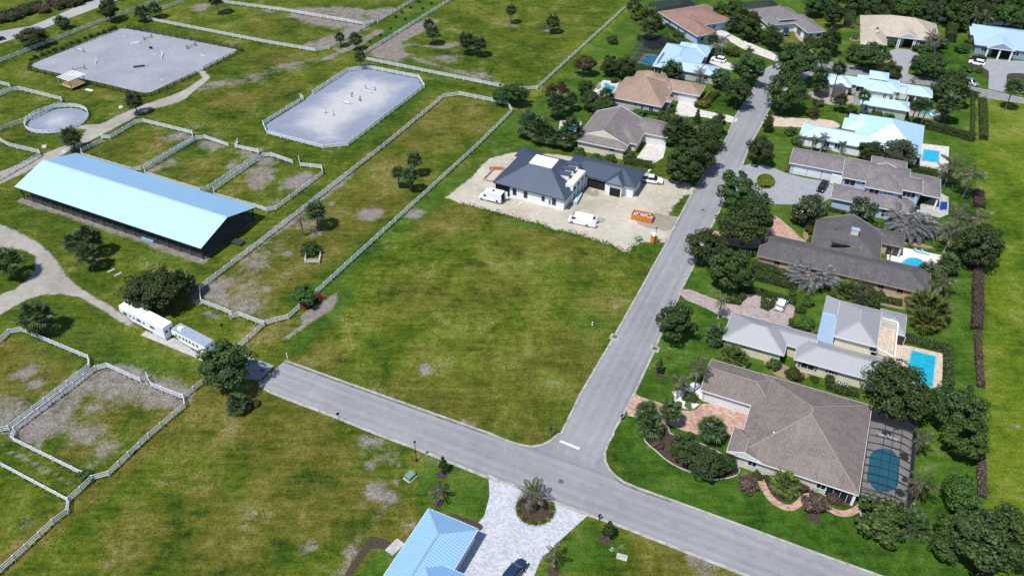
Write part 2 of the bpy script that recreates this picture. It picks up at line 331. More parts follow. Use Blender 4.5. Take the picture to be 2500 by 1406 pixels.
# ------------------------------------------------------------------ ground sheet with worn and green areas
def axis(a, b, step, far):
    core = list(np.arange(a, b, step)); lo = []; hi = []; d = step; x = a
    while x > -far: d *= 1.35; x -= d; lo.append(x)
    d = step; x = core[-1]
    while x < far: d *= 1.35; x += d; hi.append(x)
    return np.array(lo[::-1] + core + hi)
def build_ground():
    xs = axis(-235, 235, .75, 2200); ys = axis(50, 350, .75, 2600); nx, ny = len(xs), len(ys)
    X, Y = np.meshgrid(xs, ys); P = np.stack([X.ravel(), Y.ravel()], 1)
    bare = np.zeros(len(P)); dry = np.zeros(len(P)); lush = np.zeros(len(P)); pale = np.zeros(len(P))
    def near(pts, m=30):
        lo = pts.min(0) - m; hi = pts.max(0) + m
        return np.where((P[:, 0] > lo[0]) & (P[:, 0] < hi[0]) & (P[:, 1] > lo[1]) & (P[:, 1] < hi[1]))[0]
    def area(arr, r, pts, soft=3.0, v=1.0):
        q = A2(PL(r, pts)); ix = near(q, soft * 2); d = sdf(P[ix], q); arr[ix] = np.maximum(arr[ix], v * np.clip(d / soft + .5, 0, 1))
    def line(arr, r, pts, w, v=1.0):
        q = A2(PL(r, pts)); ix = near(q, w * 3); d = seg_dist(P[ix], q, False); arr[ix] = np.maximum(arr[ix], v * np.clip(1.35 - d / w, 0, 1))
    def spot(arr, r, x, y, rad, v=1.0):
        q = A2([G(r, x, y)]); ix = near(q, rad * 2.2); d = np.hypot(*(P[ix] - q[0]).T); arr[ix] = np.maximum(arr[ix], v * np.clip(1.15 - d / rad / 1.1, 0, 1))
    # greener ground: house plots, roadside strips, far meadow on the right
    area(lush, 0, [(1480, 1030), (1700, 600), (1900, 130), (2600, -100), (2600, 1500), (2250, 1480), (1560, 1190), (1490, 1110)], 2, .95)
    area(lush, 0, [(1250, 320), (1560, -40), (2000, -40), (1900, 140), (1700, 450), (1600, 380), (1280, 360)], 4, .95)
    area(lush, 0, [(1030, 1125), (1110, 1105), (1205, 1165), (1210, 1250), (1170, 1300), (1050, 1240), (1010, 1210)], 3, .8)
    area(lush, 0, [(1430, 1260), (1530, 1310), (1520, 1380), (1320, 1430), (1300, 1400), (1350, 1340)], 3, .7)
    area(lush, 0, [(920, 1340), (960, 1340), (1010, 1350), (930, 1430), (850, 1430)], 2, .8)
    line(lush, 6, [(650, 1380), (1100, 1030), (1500, 700), (1800, 480), (2200, 200), (2500, 60)], 4, .75)
    line(lush, 2, [(2480, 1120), (2300, 1400)], 5, .7)
    line(lush, 6, [(560, 700), (1240, 60)], 3.5, .35)
    line(lush, 5, [(200, 640), (900, 860), (1750, 1120)], 5, .5)
    line(lush, 9, [(300, 270), (800, 560), (1500, 900)], 9, .55)
    line(lush, 10, [(430, 560), (700, 300), (900, 60)], 3.2, .75)
    line(lush, 2, [(450, 1400), (330, 1330), (60, 1290)], 4, .25)
    line(lush, 2, [(950, 1390), (1600, 900), (1800, 760)], 4, .6)
    line(lush, 2, [(1250, 330), (1700, 30)], 5, .75)
    line(lush, 2, [(1300, 560), (2300, 840)], 3, .5)
    line(lush, 7, [(0, 730), (800, 900), (1080, 1020)], 1.6, .95)
    line(lush, 7, [(1190, 1000), (1420, 960), (1500, 940)], 3, .95)
    spot(lush, 11, 750, 320, 9, .6); spot(lush, 11, 700, 540, 7, .5); spot(lush, 6, 2300, 900, 12, .5); spot(lush, 7, 600, 1250, 14, .5); spot(lush, 7, 150, 1150, 10, .45)
    area(pale, 0, [(720, 850), (900, 650), (1150, 520), (1560, 640), (1450, 860), (1350, 1060), (1200, 1040)], 9, .36)
    area(pale, 0, [(2395, 250), (2560, 220), (2620, 1500), (2420, 1440), (2400, 900)], 5, 1.0)
    area(pale, 0, [(2365, 310), (2400, 260), (2405, 420), (2395, 600), (2385, 460)], 3, .6)
    spot(pale, 10, 1250, 450, 11, .4); spot(pale, 10, 1950, 580, 12, .45); spot(pale, 10, 2050, 750, 8, .5); spot(pale, 10, 1000, 650, 8, .45); spot(pale, 6, 1500, 950, 14, .4); spot(pale, 11, 450, 880, 6, .5)
    line(pale, 3, [(280, 900), (560, 640), (900, 300), (1200, 20)], 4, .5)
    line(pale, 4, [(2300, 1000), (2500, 1100)], 14, .9)
    # dry, brownish grass
    for a in [(6, 1650, 800, 9, .8), (6, 2050, 720, 8, .7), (7, 100, 980, 12, .9), (7, 420, 1000, 8, .8), (10, 1600, 60, 11, .8), (10, 2150, 150, 9, .7), (10, 1250, 250, 7, .5), (10, 700, 660, 7, .7), (10, 2100, 900, 14, 1.0), (11, 380, 700, 12, .9), (7, 700, 1130, 10, .6), (6, 2350, 1300, 14, .7), (10, 1450, 900, 8, .5), (10, 1900, 1050, 9, .8), (10, 1600, 640, 5, .6),
              (11, 480, 560, 9, 1), (11, 300, 780, 10, .9), (11, 100, 980, 9, .9), (11, 420, 640, 7, .8), (11, 820, 180, 7, .7), (11, 650, 740, 6, .7), (15, 250, 60, 6, .6), (11, 200, 1200, 9, .5),
              (14, 250, 120, 9, .9), (14, 700, 250, 7, .8), (14, 550, 730, 9, .9), (14, 850, 680, 7, .8), (14, 200, 530, 7, .8), (14, 1200, 700, 6, .6), (14, 1250, 950, 9, .7), (13, 2100, 980, 9, .7), (13, 1400, 1000, 9, .6), (13, 2200, 1250, 9, .7), (13, 700, 230, 4, .9), (13, 1950, 650, 7, .5),
              (6, 1150, 560, 13, .8), (6, 1300, 250, 12, .7), (6, 700, 850, 9, .6), (6, 1000, 860, 4, 1), (2, 1900, 1150, 15, .8), (2, 1500, 1330, 9, .7), (2, 200, 560, 11, .7), (2, 120, 250, 14, .5), (2, 250, 900, 14, .5), (5, 1900, 250, 8, .6), (5, 1100, 60, 10, .5), (5, 2350, 400, 7, .5),
              (9, 300, 500, 9, .9), (9, 600, 700, 10, .8), (9, 700, 560, 8, .8), (9, 1100, 1150, 8, .5), (9, 1000, 1220, 4, 1), (9, 1900, 1200, 9, .9), (9, 2300, 1250, 10, .8), (10, 300, 1180, 9, .7), (10, 600, 1300, 8, .6), (10, 150, 400, 6, .7),
              (1, 2200, 950, 14, .6), (1, 1000, 900, 10, .4), (1, 1450, 1350, 9, .6), (1, 200, 1250, 7, .5), (9, 1650, 1100, 6, .5), (15, 1600, 1300, 10, .7), (15, 900, 1250, 5, .4)]: spot(dry, *a)
    area(dry, 0, [(500, 690), (640, 590), (800, 470), (900, 560), (760, 690), (640, 780)], 8, .55)
    line(dry, 13, [(0, 1330), (700, 740), (1100, 450), (1520, 60)], 2.2, 1.0); line(dry, 9, [(1460, 1380), (1800, 1100), (1960, 920)], 2.5, .9)
    # worn bare ground
    line(bare, 6, [(-40, 1020), (300, 770), (640, 505), (900, 300)], 1.7, .9)
    area(bare, 9, [(1930, -10), (2060, -90), (2200, -60), (2150, 60), (2250, 160), (2480, 290), (2420, 310), (2150, 190), (1950, 110)], 3, .8)
    area(bare, 5, [(2100, 1330), (2250, 1180), (2500, 1010), (2500, 1130), (2300, 1260)], 3, .55)
    for a in [(6, 1115, 672, 3.2, 1.3), (6, 1545, 676, 2.4, 1.2), (6, 330, 1045, 1.8, .9), (6, 740, 575, 1.2, .9), (6, 40, 1160, 3.5, .7), (6, 600, 850, 2.5, .8), (6, 110, 1385, 1.6, .9), (9, 2350, 190, 5, .75), (9, 1990, 60, 4, .8),
              (9, 255, 820, 2.2, 1.1), (9, 345, 920, 1.8, 1), (9, 120, 830, 1.2, .8), (9, 50, 1210, 5, .85), (9, 150, 1150, 3, .7), (5, 1620, 180, 3, .9), (5, 2380, 80, 4, .9), (5, 2200, 215, 3, .8), (5, 1480, 250, 2.5, .8), (5, 2480, 330, 4, .9),
              (6, 120, 170, 4, 1), (6, 60, 270, 4, 1), (6, 420, 370, 4.5, 1.1), (6, 480, 330, 3.5, .9), (6, 300, 400, 3, .8), (6, 40, 410, 2.5, .9), (6, 200, 560, 2.2, .7), (1, 1720, 1300, 6, .75), (1, 1600, 1300, 4, .5), (1, 2000, 1370, 5, .8), (5, 1950, 10, 4, .8),
              (14, 1160, 580, 2.2, 1.1), (14, 1320, 650, 1.6, .9), (14, 1100, 360, 1.2, .9), (14, 1390, 350, .9, .9), (14, 1360, 500, 1.2, .8), (14, 1130, 130, 3, .7), (14, 1280, 260, 2.5, .6), (14, 500, 1150, 1.8, .7), (14, 930, 1150, 1.6, .9), (10, 1630, 790, 1.7, 1.0), (13, 240, 900, 1.6, .6),
              (1, 1910, 90, 4, 1), (1, 1930, 65, 4, .9), (1, 2110, 800, 3, .9), (1, 2290, 770, 2.5, .8), (1, 2100, 110, 2, .8), (3, 380, 300, 3, .8), (2, 1830, 545, 6, .8), (2, 2150, 735, 5, .7), (3, 40, 250, 3, .6), (15, 1800, 1240, 1.8, .9), (15, 1890, 1310, 2.2, .7), (15, 1080, 1130, .8, .8), (13, 860, 360, 1.2, .7), (10, 1990, 1300, 1.0, 1), (10, 2110, 1310, .9, 1), (12, 2440, 1340, .6, .7)]: spot(bare, *a)
    area(bare, 10, [(440, 285), (520, 215), (700, 110), (790, 45), (800, 130), (740, 230), (640, 280), (560, 330), (440, 420), (300, 515), (270, 500), (420, 380), (470, 340)], .9, 1.1)
    # paddock beside the street: worn ring along its fence
    line(bare, 9, [(230, 1350), (560, 1080), (820, 870), (1000, 790), (1250, 860), (1600, 1020), (1690, 1060)], 3.0, .95)
    line(bare, 9, [(960, 880), (1200, 940), (1500, 1010)], 4.5, .85); line(bare, 9, [(330, 1380), (560, 1230), (720, 1000)], 3.2, .9)
    area(bare, 13, [(130, 60), (150, -60), (700, -60), (720, 0), (560, 30), (440, 100), (360, 170)], 3, .95); spot(bare, 9, 900, 1150, 5, .45); spot(bare, 13, 800, 60, 4, .6)
    spot(bare, 9, 1100, 1100, 5, .35); spot(bare, 13, 1000, 210, 4, .5)
    area(bare, 9, [(160, 1390), (560, 1080), (880, 800), (1010, 760), (1320, 880), (1700, 1050), (1500, 1080), (1150, 1010), (900, 960), (740, 1100), (640, 1300), (500, 1400)], 4, .62)
    area(bare, 9, [(-100, 1330), (60, 1310), (300, 1120), (180, 1050), (-100, 1150)], 4, .7); area(dry, 9, [(-100, 520), (180, 430), (800, 690), (760, 780), (300, 1100), (-100, 1200)], 6, .8)
    area(dry, 9, [(200, 1380), (900, 800), (1700, 1050), (1400, 1380)], 6, .45)
    area(bare, 6, [(-60, 1060), (330, 800), (560, 640), (640, 720), (430, 900), (250, 1100), (60, 1380), (-420, 1390), (-480, 1350)], 6, .5); area(dry, 6, [(-300, 1400), (600, 600), (1200, 450), (1300, 700), (700, 1200), (400, 1500)], 8, .6)
    # far paddocks
    area(bare, 2, [(1075, 520), (1400, 290), (1640, 175), (1750, 195), (1700, 260), (1560, 330), (1420, 400), (1420, 490), (1500, 520), (1360, 595)], 2.5, 1.15)
    line(bare, 2, [(1480, 430), (1750, 450), (1960, 420)], 2, .7); line(bare, 2, [(1440, 540), (2300, 790)], 1.6, .55)
    line(bare, 2, [(420, 150), (760, 210), (1010, 250), (930, 310), (780, 380), (540, 440)], 4, 1.0); line(bare, 2, [(560, 200), (800, 240)], 4, .9)
    line(bare, 2, [(470, 100), (800, 90), (1080, 130), (1260, 100)], 3.5, 1.0); line(bare, 2, [(720, 140), (1120, 190), (1180, 150)], 4, .9); spot(bare, 2, 150, 100, 5, .7)
    line(bare, 2, [(690, 560), (900, 470), (1040, 400), (1190, 300)], 1.8, .9); line(bare, 1, [(1950, 830), (2180, 800), (2400, 740), (2500, 730)], 3.5, .55); line(bare, 2, [(0, 750), (250, 650), (560, 600)], 4, .45)
    line(bare, 5, [(220, 540), (700, 690), (1280, 880), (1930, 1120)], 1.4, 1.25)   # drip line of the barn
    line(bare, 5, [(1400, 250), (1900, 130), (2400, 60)], 0.1, 0)
    line(bare, 9, [(1980, 250), (2080, 300)], .9, .9); line(bare, 13, [(0, 170), (300, 320), (720, 550)], .45, .8)
    line(bare, 14, [(1330, 640), (1110, 890), (1000, 1060), (830, 1380)], .8, .55)
    line(bare, 1, [(0, 700), (100, 300), (500, 170), (900, 30)], .1, 0)
    global BARE; BARE = (xs, ys, bare.reshape(ny, nx))
    zz = np.zeros(len(P)); co = np.stack([P[:, 0], P[:, 1], zz], 1)
    i = np.arange((ny - 1) * nx).reshape(ny - 1, nx)[:, :-1].ravel()
    F = np.stack([i, i + 1, i + nx + 1, i + nx], 1)
    me = bpy.data.meshes.new('ground'); me.vertices.add(len(P)); me.vertices.foreach_set('co', co.ravel())
    me.loops.add(F.size); me.loops.foreach_set('vertex_index', F.ravel()); me.polygons.add(len(F))
    me.polygons.foreach_set('loop_start', np.arange(len(F)) * 4); me.update(calc_edges=True)
    at = me.attributes.new('gm', 'FLOAT_COLOR', 'POINT'); at.data.foreach_set('color', np.stack([bare, dry, lush, np.ones(len(P))], 1).astype(np.float32).ravel())
    at = me.attributes.new('gp', 'FLOAT', 'POINT'); at.data.foreach_set('value', pale.astype(np.float32))
    me.materials.append(GRASS); tag(put('ground', me), 'rough green and tan grass ground with worn bare patches', kind='structure')
build_ground()

EXCL = []
def patch(name, polys, mat, z, res=.7, margin=2.0, label=None, kind='structure'):
    """a ground sheet with a ragged outline; polys in world coordinates"""
    polys = [A2(p) for p in polys]; EXCL.extend(polys); al = np.concatenate(polys); lo = al.min(0) - margin - res; hi = al.max(0) + margin + res
    xs = np.arange(lo[0], hi[0], res); ys = np.arange(lo[1], hi[1], res); nx, ny = len(xs), len(ys)
    X, Y = np.meshgrid(xs, ys); P = np.stack([X.ravel(), Y.ravel()], 1); d = np.full(len(P), -1e9)
    for p in polys: d = np.maximum(d, sdf(P, p))
    i = np.arange((ny - 1) * nx).reshape(ny - 1, nx)[:, :-1].ravel(); F = np.stack([i, i + 1, i + nx + 1, i + nx], 1)
    F = F[(d[F] > -margin).any(1)]; u, inv = np.unique(F, return_inverse=True); F = inv.reshape(F.shape)
    me = bpy.data.meshes.new(name); me.from_pydata(np.c_[P[u], np.full(len(u), z)].tolist(), [], F.tolist())
    at = me.attributes.new('sd', 'FLOAT', 'POINT'); at.data.foreach_set('value', d[u].astype(np.float32)); me.materials.append(mat)
    return tag(put(name, me), label, kind=kind)
def sheet(name, pts, mat, z, label=None, kind='structure', th=None, smooth=0):
    pts = [Vector((p.x, p.y, 0)) for p in pts]
    for _ in range(smooth):
        q = []
        for i, p in enumerate(pts):
            n = pts[(i + 1) % len(pts)]; q += [p * .75 + n * .25, p * .25 + n * .75]
        pts = q
    a = sum(p.x * pts[(i + 1) % len(pts)].y - p.y * pts[(i + 1) % len(pts)].x for i, p in enumerate(pts)); EXCL.append(A2(pts))
    if a < 0: pts = pts[::-1]
    mb = MB()
    if th: mb.prism([(p.x, p.y) for p in pts], z - th, z)
    else: mb.add([(p.x, p.y, z) for p in pts], [tuple(range(len(pts)))])
    return tag(mb.obj(name, mat), label, kind=kind)
def smooth_line(pts, it=2):
    for _ in range(it):
        q = [pts[0]]
        for a, b in zip(pts, pts[1:]): q += [a * .75 + b * .25, a * .25 + b * .75]
        pts = q + [pts[-1]]
    return pts
def strip(name, pts, w, mat, z0, z1, side=1, parent=None, label=None, kind=None):
    """a low kerb or edging along a line, lying to one side of it (side 0: centred)"""
    n = len(pts); o1 = []; o2 = []
    for i, p in enumerate(pts):
        d = pts[min(i + 1, n - 1)] - pts[max(i - 1, 0)]; d.z = 0; d.normalize(); nn = Vector((-d.y, d.x, 0))
        a, b = ((0, w * side) if side else (-w / 2, w / 2)); o1.append(p + nn * a); o2.append(p + nn * b)
    mb = MB(); vs = [(q.x, q.y, z) for z in (z0, z1) for ln in (o1, o2) for q in ln]; fs = []
    for i in range(n - 1):
        fs += [(2 * n + i, 2 * n + i + 1, 3 * n + i + 1, 3 * n + i), (i, i + 1, 2 * n + i + 1, 2 * n + i), (n + i + 1, n + i, 3 * n + i, 3 * n + i + 1)]
    fs += [(0, 2 * n, 3 * n, n), (n - 1, 2 * n - 1, 4 * n - 1, 3 * n - 1)]
    mb.add(vs, fs); o = mb.obj(name, mat, parent)
    bm = bmesh.new(); bm.from_mesh(o.data); bmesh.ops.recalc_face_normals(bm, faces=bm.faces); bm.to_mesh(o.data); bm.free()
    return tag(o, label, kind=kind)

# ------------------------------------------------------------------ streets
north = PL(10, [(290, 710), (1000, 965), (2230, 1400)]) + PL(15, [(20, 135), (100, 158), (170, 174), (230, 180), (330, 165), (420, 118), (490, 60)])
westB = PL(11, [(520, 1400), (700, 1030), (970, 570), (1075, 385), (1290, 0)]) + PL(7, [(1400, 1165), (1510, 970), (1640, 710), (1790, 430)]) + PL(3, [(2050, 1400), (2180, 1110), (2300, 920), (2390, 780)]) + PL(24, [(1660, 960), (1700, 900), (1780, 850), (1850, 825), (1960, 790)])
crossN = PL(4, [(560, 570), (660, 602), (900, 640), (1150, 680), (1650, 762), (1960, 825), (2500, 945), (3300, 1110)])
crossS = PL(4, [(3300, 1160), (2500, 985), (2100, 925), (1650, 815), (1330, 785), (1000, 722), (640, 690), (520, 700), (400, 760)])
eastB = PL(4, [(250, 830), (150, 930), (78, 1010)]) + PL(3, [(2390, 1230), (2290, 1400)]) + PL(7, [(2230, 200), (2100, 450), (1980, 700), (1880, 890), (1760, 1170), (1640, 1400)]) + PL(11, [(1600, 150), (1440, 470), (1370, 640), (1200, 1000), (1080, 1230), (1000, 1365)])
cornerE = PL(15, [(990, 60), (945, 130), (912, 220), (915, 310), (950, 385), (1020, 460), (1100, 520), (1260, 585), (1560, 690), (2490, 1030)]) + PL(16, [(500, 1190), (1090, 1400), (2200, 1815), (5200, 2940)])
southA = PL(10, [(70, 900), (75, 935), (150, 985), (300, 1050), (730, 1210), (1200, 1400)]) + PL(14, [(1530, 170), (2300, 480)]) + PL(15, [(0, 505), (460, 692), (780, 812), (1000, 885), (2330, 1404), (3600, 1880), (7000, 3160)])
sheet('road', north + westB + crossN + crossS + eastB + cornerE + southA[::-1], ROAD, .012, 'light grey worn asphalt street junction')
strip('kerb', north + westB, .42, KERB, 0, .055, 1, None, kind='structure')
strip('kerb', crossN, .42, KERB, 0, .055, 1, None, kind='structure')
strip('kerb', crossS[:-1], .42, KERB, 0, .055, 1, None, kind='structure')
strip('kerb', eastB + cornerE, .42, KERB, 0, .055, 1, None, kind='structure')
strip('kerb', southA, .55, KERB, 0, .055, -1, None, kind='structure')
GUTTER = plain('gutter_stain', (.16, .155, .145), .9, var=.4, scale=.6)
MARK = plain('road_paint', (.62, .62, .60), .7, var=.15, scale=2)
for ln in (north[:3], cornerE[5:9], southA[2:5]): strip('gutter_stain', smooth_line(ln, 1), .38, GUTTER, .011, .017, 1 if ln is southA[2:5] else -1, None, kind='structure')
q = PL(15, [(487, 125), (505, 108), (690, 182), (676, 203)])
sheet('stop_line', q, MARK, .02, 'white painted stop line across the side street')
sheet('trailer_drive', PL(9, [(1860, 640), (2330, 640)]) + PL(10, [(-60, 665), (100, 715), (190, 750), (130, 820), (60, 890), (0, 885), (-130, 870), (-300, 800)]), ROAD, .008)
# sandy tracks and lots
patch('sand_track', [smooth_line(PL(1, [(1880, 690), (1950, 680), (2010, 760), (1920, 800), (1830, 880), (1680, 990), (1480, 1030), (1290, 1110), (1100, 1220), (960, 1290)])[0:0] + PL(1, [(1880, 680), (1950, 670), (2015, 740), (1960, 790), (1850, 870), (1760, 960), (1560, 1020), (1420, 1050), (1200, 1170), (970, 1290), (760, 1400), (560, 1500), (0, 1760), (-200, 1850), (-200, 1700), (0, 1640), (330, 1500), (560, 1410), (720, 1330), (830, 1240), (770, 1235), (700, 1225), (730, 1195), (800, 1185), (960, 1190), (1100, 1110), (1290, 1030), (1480, 960), (1700, 890), (1840, 810), (1930, 740)]), 1)], SAND_TRACK, .006)
patch('sand_track', [PL(5, [(-300, 740), (0, 765), (180, 840), (350, 930), (480, 1040), (570, 1150), (640, 1260), (720, 1340), (850, 1430), (1050, 1540), (1250, 1680), (1330, 1770), (1180, 1730), (980, 1600), (760, 1470), (580, 1440), (400, 1450), (240, 1500), (0, 1640), (-300, 1800), (-300, 1560), (0, 1440), (130, 1390), (240, 1310), (310, 1230), (340, 1150), (330, 1080), (220, 1020), (60, 1010), (0, 1000), (-300, 960)])], SAND_TRACK, .006)
far_l = PL(1, [(-300, 350), (0, 300), (300, 250), (560, 140), (820, 30), (1000, -50), (1500, -250)]); far_r = PL(1, [(1800, -250), (1130, 0), (880, 95), (640, 185), (440, 265), (140, 370), (-20, 425), (-300, 510)])
sheet('far_road', far_l + far_r, OLD_ROAD, .008, 'pale old asphalt lane beyond the riding arena')
LOT_EDGE = PL(23, [(2110, 830), (1820, 1130), (1710, 1170), (1700, 1230), (1610, 1230), (1480, 1150), (1320, 1110), (1180, 1060), (1000, 1010), (860, 990), (700, 920), (540, 890), (340, 830), (180, 780), (0, 745), (-150, 700)])[1:]
patch('construction_lot', [PL(23, [(-330, 640), (-230, 560), (-30, 400), (60, 290), (150, 210), (430, 140), (600, 150), (900, 160), (1200, 220), (1800, 330), (2060, 430), (2300, 470), (2420, 520), (2380, 600), (2280, 620), (2170, 740), (2110, 830), (2250, 850), (2190, 960), (2130, 1060), (2080, 1130), (1900, 1130), (1820, 1130), (1710, 1170), (1700, 1230), (1610, 1230), (1480, 1150), (1320, 1110), (1180, 1060), (1000, 1010), (860, 990), (700, 920), (540, 890), (340, 830), (180, 780), (0, 745), (-150, 700)])], SAND_LOT, .006)
patch('damp_sand', [PL(23, [(1760, 880), (1900, 890), (1960, 800), (2140, 850), (2230, 860), (2130, 990), (2040, 995), (1880, 970), (1760, 910)])], DAMP_SAND, .012)
patch('damp_sand', [PL(23, [(1330, 850), (1430, 870), (1400, 910), (1320, 900)])], DAMP_SAND, .012); patch('damp_sand', [PL(23, [(1180, 520), (1330, 560), (1370, 620), (1280, 620), (1170, 580)])], DAMP_SAND, .012)
# riding arenas
big_arena = PL(1, [(285, 638), (330, 600), (480, 540), (700, 450), (900, 365), (1110, 280), (1160, 275), (1250, 280), (1500, 318), (1900, 400), (2250, 470), (2270, 490), (1960, 650), (1900, 680), (1440, 885), (1370, 892), (1000, 800), (600, 712)])
sheet('arena_footing', big_arena, ARENA_GREY, .008, 'grey sand riding arena inside black fence', smooth=1)
def arena2():
    m = NT('groomed_sand'); co = m.coord('Object'); b = m.noise(.5, 5, .65, co, .4); f = m.noise(6, 4, .7, co)
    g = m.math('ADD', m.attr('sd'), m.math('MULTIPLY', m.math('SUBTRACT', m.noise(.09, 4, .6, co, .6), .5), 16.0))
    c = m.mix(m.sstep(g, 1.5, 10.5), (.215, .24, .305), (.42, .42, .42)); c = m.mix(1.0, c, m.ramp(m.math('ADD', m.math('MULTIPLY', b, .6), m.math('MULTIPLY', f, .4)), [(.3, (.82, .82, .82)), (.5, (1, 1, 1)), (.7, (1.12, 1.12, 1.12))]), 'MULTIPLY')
    m.set(c, .9, 0, .2); m.bump(m.math('ADD', b, f), .3, .05)
    al = m.sstep(m.attr('sd'), -.1, .1); tr = m.n('ShaderNodeBsdfTransparent'); mx = m.n('ShaderNodeMixShader'); m.t.links.new(al, mx.inputs[0]); m.l(tr, 0, mx, 1); m.l(m.b, 0, mx, 2); m.l(mx, 0, m.out, 0)
    return m.m
GROOMED = arena2()
grey_arena = PL(2, [(100, 1200), (490, 950), (560, 890), (890, 675), (1080, 650), (1560, 745), (1605, 815), (1200, 1130), (890, 1365), (655, 1390), (400, 1330), (120, 1265)])
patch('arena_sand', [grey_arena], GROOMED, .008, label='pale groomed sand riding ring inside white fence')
pen_c = G(1, 548, 1152); 
_pr = [(G(1, x, y) - pen_c).length for x, y in ((255, 1190), (850, 1120), (600, 1035), (480, 1270))]
PEN_R = sum(_pr) / 4
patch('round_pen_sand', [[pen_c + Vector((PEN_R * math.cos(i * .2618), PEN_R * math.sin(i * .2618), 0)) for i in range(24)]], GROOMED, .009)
# ------------------------------------------------------------------ fences: every post and rail is a part
WHITE_VINYL = plain('white_vinyl', (.78, .81, .84), .45, var=.06, scale=1.5)
BLACK_WOOD = plain('black_fence_paint', (.018, .017, .016), .7, var=.3)
_unit = MB().box((0, 0, 0), (1, 1, 1))
RAIL_MESH = {}
POST_MESH = {}
def post_mesh(mat, h, w):
    k = (mat.name, h, w)
    if k not in POST_MESH:
        mb = MB().box((0, 0, h / 2), (w, w, h)); c = w * .62
        mb.add([(-c, -c, h), (c, -c, h), (c, c, h), (-c, c, h), (0, 0, h + w * .5)], [(3, 2, 1, 0), (0, 1, 4), (1, 2, 4), (2, 3, 4), (3, 0, 4)])
        POST_MESH[k] = mb.mesh('post', mat)
    return POST_MESH[k]
def rail_mesh(mat):
    if mat.name not in RAIL_MESH: RAIL_MESH[mat.name] = _unit.mesh('rail', mat)
    return RAIL_MESH[mat.name]
FRND = random.Random(5); FENCE_LINES = []
def fence(label, runs, mat=None, rails=3, h=1.38, spacing=2.45, name='rail_fence', group=None, span=2, postw=.15, railh=.15):
    """runs: list of polylines given as world points at the foot of the fence"""
    mat = mat or WHITE_VINYL; FENCE_LINES.extend(runs)
    root = empty(name, runs[0][0], 0, label, 'fence', group); o = Vector(runs[0][0])
    pm = post_mesh(mat, h, postw); rm = rail_mesh(mat)
    zs = [h * (.30 + .62 * i / (rails - 1)) for i in range(rails)]
    for run in runs:
        pts = [Vector(p) - o for p in run]
        for si in range(len(pts) - 1):
            a, b = pts[si], pts[si + 1]; L = (b - a).length
            if L < .3: continue
            nb = max(1, round(L / spacing)); d = (b - a) / nb; ang = math.atan2(d.y, d.x); dn = d.normalized()
            for k in range(nb + (1 if si == len(pts) - 2 else 0)):
                put('post', pm, root, a + d * k, (FRND.uniform(-.03, .03), FRND.uniform(-.03, .03), ang))
            k = 0
            while k < nb:
                m = min(span, nb - k); p0 = a + d * k; p1 = a + d * (k + m); ln = d.length * m
                for z in zs:
                    put('rail', rm, root, (p0 + p1) / 2 + Vector((0, 0, z + FRND.uniform(-.008, .008))), (0, 0, ang), (ln - .02, .05, railh if rails < 4 else railh * .72))
                k += m
    return root
FZ = 1.2
def fp(*seq, z=FZ):
    """(region, [(x, y)...]) pairs read at the top rail -> points at the foot of the fence"""
    out = []
    for r, pts in seq:
        for x, y in pts:
            g = G(r, x, y, z); out.append(Vector((g.x, g.y, 0)))
    return out
fence('white three-rail fence round the long paddock with palms', [
    fp((9, [(2205, 238), (2140, 205), (1912, 120), (1900, 20)]), (5, [(1897, 1360)]), (6, [(10, 955), (1240, 0)]), (2, [(1812, 900), (1960, 880), (2270, 940), (2420, 972), (2462, 1040)]), (6, [(2130, 0), (595, 1395)]), (10, [(430, 170), (320, 270), (205, 297), (92, 332)]), (9, [(2275, 243)])),
    fp((9, [(2275, 243), (2190, 272)]))])
fence('white fence dividing the trailer yard from the mown lot', [fp((10, [(92, 334)]), (9, [(2275, 548)])), ])
fence('white fence along the field edge below the paddocks', [fp((9, [(1935, 880), (1742, 1030), (1755, 1110), (1410, 1400)]), (13, [(1025, 410), (872, 450), (640, 662), (630, 770), (490, 872), (235, 1110), (0, 1320), (-300, 1590)]))])
fence('white fence of the dry paddock at the left edge', [fp((9, [(-300, 640), (0, 485), (70, 412), (195, 390), (835, 655), (840, 740), (70, 1328), (0, 1342), (-250, 1400)]))])
fence('white fence of the worn sandy paddock beside the street', [
    fp((9, [(1330, 872), (1015, 730), (900, 760), (125, 1340), (108, 1400)]), (13, [(108, 80), (780, 410)])),
    fp((9, [(1390, 822), (1430, 912), (1740, 1032)]))])
fence('white fence crossing the bottom-left corner field', [fp((13, [(-250, 205), (0, 322), (640, 662)]))])
fence('white fence of the small paddock nearest the sandy lane', [fp((1, [(975, 1322)]), (5, [(768, 55), (776, 95), (1245, 235), (1335, 225)]), (1, [(1835, 1308), (1828, 1250), (1365, 1137), (1285, 1150), (1042, 1295), (962, 1288)]))], rails=4)
fence('white fence of the middle small paddock behind the barn', [fp((1, [(2170, 1368), (1950, 1292), (1870, 1302)]), (5, [(1370, 228), (1380, 270), (1905, 430), (1985, 405), (2465, 95), (2455, 60), (2240, 12)]), (1, [(2262, 1328)]))], rails=4)
fence('white fence of the small paddock with pale dirt by the barn end', [fp((6, [(365, 162), (165, 92), (90, 97), (0, 152)]), (5, [(2030, 425), (2042, 476), (2500, 602)]), (6, [(115, 620), (205, 600), (655, 265), (640, 210), (436, 186), (424, 128)]))], rails=4)
fence('white fence round the pale groomed riding ring', [fp((2, [(555, 868), (890, 652), (1085, 625), (1570, 720), (1625, 808), (890, 1362), (655, 1385), (118, 1248), (84, 1160), (470, 922), (440, 900)]))], rails=4)
_ps = [pen_c + Vector(((PEN_R + .3) * math.cos(a), (PEN_R + .3) * math.sin(a), 0)) for a in [math.radians(x) for x in range(-45, 296, 12)]]
fence('white fence ring of the round pen', [_ps], rails=4, spacing=2.2)
